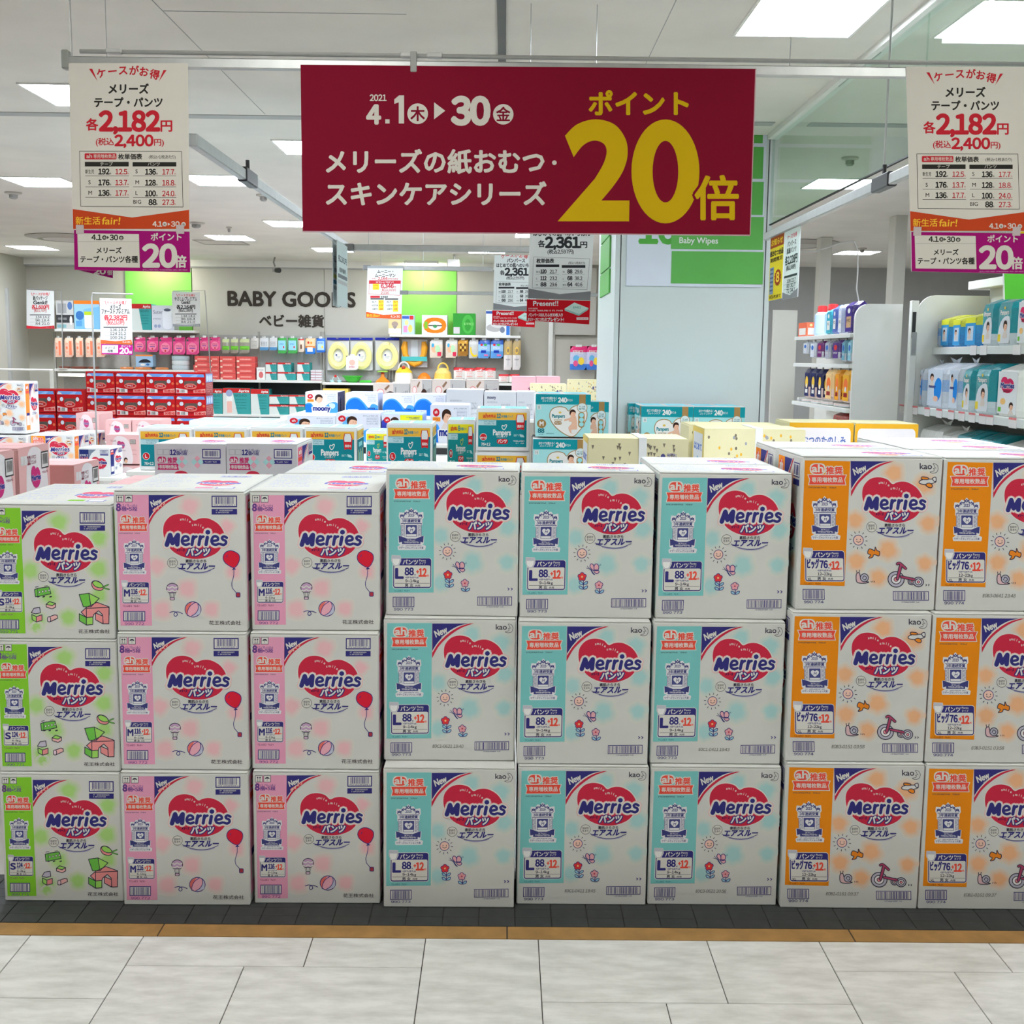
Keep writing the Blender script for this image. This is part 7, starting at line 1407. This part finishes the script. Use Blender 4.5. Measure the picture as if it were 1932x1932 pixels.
def potty(lab, px0, px1, z, body, lidc, handle, knob=None):
    A_, Bq = at(px0, 715, SY+.12), at(px1, 715, SY+.12); r = (Bq.x-A_.x)/2; t = thing('potty', lab, 'potty', ((A_.x+Bq.x)/2, SY+.125, z+.001))
    G().lathe([(r, 0), (r*.98, r*.3), (r*.9, r*.9), (r*.86, r*.95)], 0, 0, 0, body, 24, 1, .8).build('base', M_PLASTIC, t); G().lathe([(r*.88, 0), (r*.86, r*.1), (r*.5, r*.5), (r*.2, r*.6)], 0, 0, r*.95, lidc, 24, 1, .8).build('lid', M_PLASTIC, t)
    n = 10; G().tube([(r*.55*math.cos(math.pi*k/n), 0, r*1.35+r*.7*math.sin(math.pi*k/n)) for k in range(n+1)], r*.09, handle).build('handle', M_PLASTIC, t)
    if knob: G().lathe([(.004, 0), (r*.2, r*.1), (r*.2, r*.3), (.004, r*.4)], 0, -r*.4, r*1.3, knob, 14).build('knob', M_PLASTIC, t)
potty('white potty with yellow lid and white handle ring', 744, 780, ZS4, B(228, 226, 214), B(240, 206, 50), B(228, 226, 220), B(196, 70, 40)); potty('pale yellow potty with a tall yellow handle', 818, 853, ZS4, B(240, 196, 90), B(240, 206, 120), B(240, 200, 80))
c = at(800, 715, SY+.1); t = thing('orange_dome', 'orange shell-shaped dome lid standing between the potties', 'lid', (c.x, SY+.14, ZS4+.001), .4); G().lathe([(.10, 0), (.102, .02), (.085, .08), (.04, .125), (.01, .135)], 0, 0, 0, B(236, 130, 30), 20).build('dome', M_PLASTIC, t); G().tube([(.1*math.cos(a_), .1*math.sin(a_), .005) for a_ in (2*math.pi*k/20 for k in range(21))], .008, B(214, 110, 20)).build('rim', M_PLASTIC, t)
for i, (x0, x1, y0) in enumerate(((856, 876, 693), (876.5, 896, 694), (896.5, 915, 693), (915.5, 935, 694))): pouch('wipe_refill', 'white refill bag with red edge on the right shelf, %s of four' % nth(i, 4), x0, y0, x1, 716, [(.2, B(206, 50, 56)), (.7, B(228, 222, 216)), (.8, B(206, 60, 60)), (1.01, B(228, 220, 214))], sp_lines(B(220, 150, 140)), group='red edged refill bags', tab=False, D=.07, Y=SY+.08)
for i, (x0, x1) in enumerate(((941, 960), (961, 980))): pouch('wipe_refill', 'white refill bag with red edge at the shelf end, %s one' % ('left', 'right')[i], x0, 706, x1, 724 if 0 else 722, [(.2, B(206, 50, 56)), (1.01, B(228, 222, 216))], sp_lines(B(220, 150, 140)), group='red edged refill bags', tab=False, D=.07, Y=SY+.06)
# ---- big boxes on the lower shelf, in front of the dark recess
zl2 = zpx(460, 782)
for i, (x0, x1, y0, v) in enumerate(((386, 419, 733, 0), (420, 472, 732, 1), (473, 507, 734, 0))): sbox('diaper_pail_box', 'large teal box with red band on the low shelf, %s of three' % nth(i, 3), x0, y0, x1, zl2, a_aprica(v), B(60, 150, 148), 'large teal boxes', D=.26)
for r in range(2):
    for i, (x0, x1) in enumerate(((508, 545), (546, 575))): 
        zb_ = zl2 if r == 0 else zpx(540, 763)+.002; sbox('diaper_pail_box', 'wide teal box with red band low on the wall shelf, %s %s' % (('lower', 'upper')[r], ('left', 'right')[i]), x0, 763.5 if r == 0 else 745, x1, zb_, a_aprica(), B(60, 150, 148), 'wide teal boxes', D=.26)
sbox('cream_box', 'plain white box standing before the large teal boxes', 409, 761, 424, zl2, simple(W0, [('rect', 20, 40, 90, 46, B(120, 140, 170), 2)]), W0, D=.08, Y=SY-.09) if 0 else None
sbox('yellow_flat_box', 'flat yellow box in the dark recess above the cloud cartons', 609, 733, 657, zpx(630, 790), simple(B(226, 196, 90), [('rect', 4, 6, 60, 14, B(70, 60, 40), 2)]), B(226, 196, 90))
# lit shelf with silver drums at the far left
for i, (px) in enumerate((121, 148)):
    c = at(px, 710, SY+.1); tag(G().lathe([(.10, 0), (.10, .07), (.09, .075)], 0, 0, 0, B(150, 152, 156), 20).build('food_tin', M_PLASTIC, None, (c.x, SY+.13, zpx(px, 760)+.001)), 'silver tin on the lit low shelf at the far left, %s one' % ('left', 'right')[i], 'tin', 'silver tins')
t = thing('shelf_lamp', 'bright strip lamp under the shelf at the far left', 'light', (at(134, 716, SY).x, SY+.02, zpx(134, 699)-.035)); G().cbox(-.19, 0, -.05, .19, .05, 0, .004).build('housing', M_STEEL, t); G().box(-.18, -.002, -.045, .18, 0, -.01).build('tube', emit_mat('strip_lamp', (1, .93, .8), 3.0), t)
# low fence rail in front of the left wall
t = thing('metal_rail', 'thin white metal rail in front of the left corner', 'rail', (0, 15.6, 0)); A_, Bq = at(-20, 697, 15.6), at(100, 699, 15.6)
G().tube([(A_.x, 0, A_.z), (Bq.x, 0, A_.z)], .015, n=8).build('top_rail', M_STEEL, t)
for px in (-15, 97): x = at(px, 700, 15.6).x; G().cbox(x-.02, -.02, 0, x+.02, .02, A_.z, .003).build('upright', M_STEEL, t)
# ================================================================== GONDOLA SHELVES ON THE RIGHT, RUNNING AWAY FROM THE VIEWER
XG1, XG2 = 2.50, 2.92
def ycol(px, X, py=700): return X/at(px, py, 1.0).x
# ---- far gondola: faces left, its end panel faces the viewer
YE = X_E = 8.6
g1 = thing('gondola_shelf', 'white gondola shelf with rounded end panel, right of the column', 'shelving', (XG1, YE, 0))
zt = at(1640, 573, YE).z; R_ = .10; w_ = .36
pts = [(0.02, 0), (w_, 0), (w_, zt), (0.02+R_, zt)]+[(0.02+R_-R_*math.sin(k*math.pi/12), zt-R_+R_*math.cos(k*math.pi/12)) for k in range(1, 7)]
G().prism(pts, 0, .03).build('end_panel', M_STEEL, g1)
yf = ycol(1497, XG1)
G().box(.30, .03, 0, .33, yf-YE+.4, zt-.02).build('back_panel', M_STEEL, g1)
ZG = [at(1597, y, YE).z for y in (628, 687, 772)]
for z in ZG: sh = G().cbox(.0, .03, z-.03, .30, yf-YE, z, .003).build('shelf', M_STEEL, g1); G().box(-.004, .03, z-.03, -.0005, yf-YE, z-.002, (.78, .78, .76)).build('price_rail', M_PLASTIC, sh)
G().cbox(.0, .03, 0, .33, yf-YE, .12, .004).build('base', M_STEEL, g1)
slab('side_wall_panel', at(1456, 700, 10.9).x, 10.9, 0, at(1500, 700, 10.9).x, 10.95, at(1470, 585, 10.9).z, M_WALLW, wall_right)
def bag(name, lab, X, Ya, Yb, z0, z1, D, cols, art=None, group=None, knot=True, cat='pack', film=True, lean=0):
    """soft pack standing on a shelf that faces left; Ya near, Yb far"""
    t = thing(name, lab, cat, (X, (Ya+Yb)/2, z0+.001), 0, group); L = Yb-Ya; h = z1-z0; g = G(); nz, ny = 8, 6
    def ring(v):
        k = 1-.10*(2*v-1)**4; dep = D*(.92+.16*math.sin(math.pi*v)) if v < .95 else D*.5; q = []; tp = D*.42*max(0, (v-.86)/.14)+.012*max(0, .1-v)/.1
        for u in [i/ny for i in range(ny+1)]: q.append((tp+.03*(max(0, abs(2*u-1)-.66)/.34)**2, (u-.5)*L*k, v*h))
        for u in [1-i/ny for i in range(ny+1)]: q.append((D/2+dep/2, (u-.5)*L*k, v*h))
        return q
    n = 2*(ny+1); rings = [ring(j/nz) for j in range(nz+1)]; g.v = [p for r in rings for p in r]
    for j in range(nz):
        v = (j+.5)/nz; c = cols[min(len(cols)-1, int((1-v)*len(cols)))]
        for k in range(n): g.f.append((j*n+k, j*n+(k+1) % n, (j+1)*n+(k+1) % n, (j+1)*n+k)); g.c.append(c)
    g.f.append(tuple(range(n))); g.c.append(cols[-1]); g.f.append(tuple(nz*n+k for k in range(n))[::-1]); g.c.append(cols[0])
    g.build('bag', M_FILM if film else M_PRINT, t)
    if art: G().art(art, L*.66, h*.80, (-.0012, L*.33, h*.05), u=(0, -1, 0), nrm=(-1, 0, 0), eps=.0004).build('bag_print', M_PRINT, t)
    if art: G().art(art, D*.7, h*.72, (D*.15, -L*.5-.001, h*.07), u=(1, 0, 0), nrm=(0, -1, 0), eps=.0006).build('end_print', M_PRINT, t)
    if knot: G().add([(D*.5, -L*.12, h*.99), (D*.5, L*.12, h*.99), (D*.45, L*.2, h*1.12), (D*.5, 0, h*1.06), (D*.52, -L*.2, h*1.13)], [(0, 1, 2, 3), (0, 3, 4)], cols[0]).build('handle', M_FILM, t)
    return t
TL = B(26, 140, 150)
def art_p():
    a = Art(w=100, h=130); a.text('Pampers', 50, 36, 22, W0, 2, .03, 'c', w=70); a.ell(50, 14, 6, 5, B(220, 200, 90), 2); a.poly(spline([(20, 60), (90, 44), (96, 130), (10, 130)], 4, True), B(214, 216, 220), 1); baby(a, 62, 74, 20, 3); a.rect(4, 100, 26, 124, B(226, 200, 60), 3); return a
def art_m():
    a = Art(w=100, h=130); a.rect(0, 0, 100, 130, B(222, 222, 224), 1); h = spline([((x-757)/711*70+14, (y-387)/528*50+16) for x, y in HEART], 3, True); a.poly(h, B(214, 40, 96), 2); a.text('Merries', 50, 50, 22, NAVY, 4, .05, 'c', w=70, out=[(.12, BWHT, 3)]); a.rect(30, 56, 66, 64, B(150, 30, 60), 4); baby(a, 76, 106, 14, 3); a.ell(30, 92, 14, 10, B(240, 190, 120), 2); a.rect(70, 104, 90, 122, B(110, 180, 60), 2) if 0 else a.rect(6, 110, 22, 124, B(110, 180, 60), 3); return a
def art_b():
    a = Art(w=100, h=130); a.rect(0, 0, 100, 130, B(200, 208, 220), 1); a.poly(spline([(50, 50), (70, 30), (94, 44), (92, 90), (70, 112), (48, 90)], 4, True), B(30, 130, 214), 2); baby(a, 30, 30, 16, 3); a.text('moony', 34, 66, 16, B(30, 40, 120), 4, .04, 'c', w=46); a.ell(60, 104, 16, 10, B(226, 180, 156), 3); return a
def art_g():
    a = Art(w=100, h=130); a.rect(0, 0, 100, 130, B(60, 150, 206), 1); a.rect(0, 0, 100, 26, B(220, 220, 60), 2); a.rect(20, 40, 80, 110, B(190, 206, 220), 2); baby(a, 44, 66, 18, 3); return a
AP_, AM_, AB_, AG_ = art_p(), art_m(), art_b(), art_g()
# goods on the far gondola -------------------------------------------------
def gy(px): return ycol(px, XG1)
GF = 'goods on the far gondola'
def jar(lab, px, z, r, h, col, cap, Xo=.1):
    t = thing('lotion_bottle', lab, 'bottle', (XG1+Xo, gy(px), z+.001), 0, GF); G().lathe([(r*.9, 0), (r, h*.08), (r, h*.7), (r*.6, h*.8)], 0, 0, 0, col, 16).build('bottle', M_PLASTIC, t); G().lathe([(r*.62, 0), (r*.66, h*.05), (r*.62, h*.2), (r*.3, h*.22)], 0, 0, h*.8, cap, 16).build('cap', M_PLASTIC, t)
carton('tissue_box', 'small orange box at the far end of the top gondola shelf', XG1+.02, XG1+.14, gy(1514), gy(1499), ZG[0]+.001, ZG[0]+.115, col=B(226, 110, 80), front=simple(B(226, 110, 80), [('rect', 10, 40, 90, 90, W0, 2), ('ell', 30, 20, 10, 10, B(240, 190, 130), 2)]), left=simple(B(226, 110, 80), [('rect', 10, 40, 90, 90, W0, 2)]), cat='box', lid=False, group=GF)
jar('clear bottle with red cap on the top gondola shelf, left one', 1524, ZG[0], .062, .24, B(176, 200, 230), B(206, 40, 44)); jar('clear bottle with red cap on the top gondola shelf, right one', 1543, ZG[0], .062, .24, B(170, 206, 226), B(206, 40, 44))
for i, (a_, b_, cc, hh) in enumerate(((1560, 1549, B(60, 160, 180), .20), (1570, 1561, B(90, 110, 180), .22), (1580, 1571, B(200, 206, 226), .22), (1601, 1583, B(70, 50, 130), .23))):
    bag('refill_pouch', 'refill pouch on the top gondola shelf, %s' % ('teal one', 'blue one', 'pale one', 'purple one with brown label')[i], XG1+.02, gy(a_), gy(b_), ZG[0], ZG[0]+hh, .10, [cc, cc, tuple(q*.8 for q in cc)], simple(cc, [('rect', 14, 40, 86, 84, B(196, 160, 120) if i == 3 else W0, 2), ('scribble', 20, 50, 80, 62, B(80, 60, 60), 3, 3), ('ell', 50, 18, 20, 10, W0, 2)]), GF, knot=False)
def hang(lab, pa, pb, zt_, h, cols, art, name='hanging_pack'):
    t = bag(name, lab, XG1+.03, gy(pa), gy(pb), zt_-h, zt_, .05, cols, art, GF, knot=False); y = (gy(pa)+gy(pb))/2-YE
    G().box(XG1+.045-XG1, y-.012, zt_-.002, XG1+.055-XG1, y+.012, zt_+.04, (.8, .8, .8)).build('hook', M_ALU, g1)
for i, (a_, b_, cc, h) in enumerate(((1516, 1506, (200, 205, 214), .13), (1530, 1519, (206, 210, 220), .17), (1544, 1532, (110, 40, 110), .17), (1557, 1546, (176, 176, 190), .18), (1575, 1560, (90, 60, 130), .18), (1586, 1578, (120, 170, 190), .2), (1598, 1589, (150, 200, 214), .2))):
    hang('pack hanging under the top gondola shelf, %s of seven' % nth(i, 7), a_, b_, ZG[0]-.045, h*.8, [B(*cc), B(*cc), B(206, 206, 212)], simple(B(*cc), [('ell', 50, 30, 30, 18, B(206, 60, 60) if i in (2, 4) else B(60, 110, 190), 2), ('scribble', 14, 60, 86, 72, W0, 2, 3)]))
for i, (a_, b_, cc) in enumerate(((1522, 1511, (40, 44, 90)), (1534, 1523, (40, 44, 90)), (1546, 1536, (36, 36, 80)), (1566, 1549, (240, 200, 140)), (1578, 1568, (240, 160, 40)), (1598, 1581, (246, 176, 50)))):
    hang('snack pouch hanging over the lower gondola shelf, %s of six' % nth(i, 6), a_, b_, ZG[1]-.045, .24, [B(*cc), B(*cc), B(230, 200, 190)], simple(B(*cc), [('ell', 50, 40, 34, 26, B(240, 196, 70) if i < 3 else B(240, 120, 60), 2), ('rect', 20, 70, 80, 86, W0 if i < 3 else B(150, 40, 40), 2), ('ell', 50, 56, 16, 10, W0, 3)]), 'snack_pouch')
bag('wipes_pack', 'white pack on the lower gondola shelf under the snack pouches', XG1+.03, gy(1503), gy(1478) if 0 else gy(1499), ZG[2], ZG[2]+.035, .14, [W0, B(206, 206, 210)], None, GF, knot=False); 
for i, (a_, b_) in enumerate(((1520, 1506), (1540, 1523), (1560, 1543), (1590, 1564))): bag('wipes_pack', 'pale pack standing on the lower gondola shelf, %s of four' % nth(i, 4), XG1+.03, gy(a_), gy(b_), ZG[2], ZG[2]+.03, .12, [W0, B(226, 200, 196), B(206, 214, 214)], None, GF, knot=False)
bag('snack_pouch', 'dark red pouch at the foot of the far gondola', XG1+.03, gy(1590), gy(1565), ZG[2]-.2, ZG[2]-.045, .12, [B(150, 40, 40), B(120, 40, 30)], None, GF, knot=False)
G().cbox(.0, .03, ZG[2]-.23, .30, yf-YE, ZG[2]-.201, .003).build('shelf', M_STEEL, g1)
# ---- near gondola with diaper packs -------------------------------------
YF = 8.45; YN = 4.6
g2 = thing('gondola_shelf', 'white gondola with diaper packs running along the right edge', 'shelving', (XG2, YF, 0))
ztp = at(1760, 557, YF).z
def ypx(px): return ycol(px, XG2)
zs1, zs2 = at(1745, 655, YF).z, at(1705, 766, YF).z; zs3 = zs2-.42
R_ = .12; pts = [(.0, 0), (.62, 0), (.62, ztp)]+[(.0+R_-R_*math.sin(k*math.pi/12), ztp-R_+R_*math.cos(k*math.pi/12)) for k in range(0, 7)]
G().prism(pts, 0, .02).build('divider_panel', M_STEEL, g2)
G().box(.50, YN-YF, 0, .53, 0, ztp+.05).build('back_panel', M_WALLW, g2)
G().cbox(.42, YN-YF, ztp+.05, .60, .2, ztp+.11, .004).build('header', M_STEEL, g2)
G().cbox(-.05, -.02, 0, -.002, .04, ztp-.04, .003).build('upright', M_STEEL, g2); G().box(-.045, -.024, ztp-.30, -.02, -.0205, ztp-.12).build('slot', M_DARK, g2); G().cbox(-.044, -.034, ztp-.42, -.012, -.0205, ztp-.26, .002, (.3, .3, .29)).build('lock_plate', M_PLASTIC, g2)
SH = []
for z, x0 in ((zs1, .12), (zs2, .0), (zs3, .0)):
    sh = G().cbox(x0, YN-YF, z-.035, .50, 0, z, .003).build('shelf', M_STEEL, g2); G().box(x0-.006, YN-YF, z-.05, x0-.0005, 0, z-.002, (.70, .72, .70)).build('price_rail', M_PLASTIC, sh); SH.append(sh)
G().cbox(0, YN-YF, 0, .53, 0, .14, .004).build('base', M_STEEL, g2)
for k, px in enumerate((1708, 1733, 1756, 1779, 1802, 1822, 1842, 1862, 1876, 1920)):
    y = ypx(px)-YF; G().box(-.010, y-.05, zs2-.056, -.0065, y+.05, zs2+.004, (.78, .74, .74)).build('price_tag', M_PLASTIC, SH[1]); G().box(-.0115, y-.05, zs2-.008, -.0105, y+.05, zs2+.004, (.7, .12, .14)).build('price_tag_top', M_PLASTIC, SH[1])
for px in (1838, 1857, 1920): y = XG2*1.04/at(px, 660, 1.0).x-YF; G().box(.110, y-.05, zs1-.056, .1135, y+.05, zs1+.004, (.78, .74, .74)).build('price_tag', M_PLASTIC, SH[0])
def row(lab, X, z, specs, hgt, D, base):
    fy = lambda px: min(YF-.01, X/at(px, base, 1.0).x)
    for i, (a_, b_, kind, h) in enumerate(specs):
        cols, art, word = {'p': ([TL, TL, TL, B(196, 206, 210)], AP_, 'teal diaper pack'), 'm': ([W0, W0], AM_, 'white diaper pack with magenta heart'), 'b': ([B(206, 210, 220), B(150, 180, 220), B(206, 212, 222)], AB_, 'white and blue diaper pack'), 'g': ([B(220, 220, 80), B(60, 150, 206), B(60, 140, 200)], AG_, 'blue diaper pack with lemon top'), 'w': ([W0, B(200, 205, 210)], None, 'plain white pack')}[kind]
        bag('diaper_pack', '%s on the %s, %s from far end' % (word, lab, ORD[i]), X, fy(b_), fy(a_)-.012, z, z+h, D, cols, art, 'diaper packs on the right gondola', knot=kind in 'bw')
row('upper right shelf', XG2+.14, zs1, [(1752, 1772, 'b', .21), (1772, 1794, 'g', .22), (1794, 1816, 'g', .21), (1816, 1846, 'g', .22), (1848, 1876, 'p', .30), (1876, 1912, 'p', .30), (1913, 1950, 'm', .30), (1951, 1995, 'm', .30)], .3, .26, 620)
row('middle right shelf', XG2+.03, zs2, [(1708, 1742, 'b', .30), (1743, 1786, 'b', .31), (1787, 1812, 'b', .31), (1813, 1834, 'p', .30), (1835, 1872, 'p', .31), (1874, 1930, 'm', .31), (1931, 1990, 'm', .31)], .3, .28, 720)
row('lowest right shelf', XG2+.03, zs3, [(1730, 1770, 'w', .30), (1771, 1796, 'w', .28), (1798, 1838, 'p', .30), (1839, 1880, 'p', .30), (1881, 1940, 'm', .28)], .3, .28, 810)
# hanging cable on the right
p = atz(1614, 456, CEIL); q_ = atz(1618, 472, CEIL); t = thing('cable', 'thin white cable looping down from the ceiling above the gondola', 'cable', (0, 0, 0))
pa = at(1508, 475, 12.5); pts = [at(x, y, 12.5) for x, y in ((1508, 475), (1540, 474), (1585, 459), (1612, 455), (1619, 472), (1618, 520), (1616, 545), (1621, 572))]
G().tube([tuple(q) for q in pts], .008, (.7, .7, .68), 6).build('cord', M_PLASTIC, t)
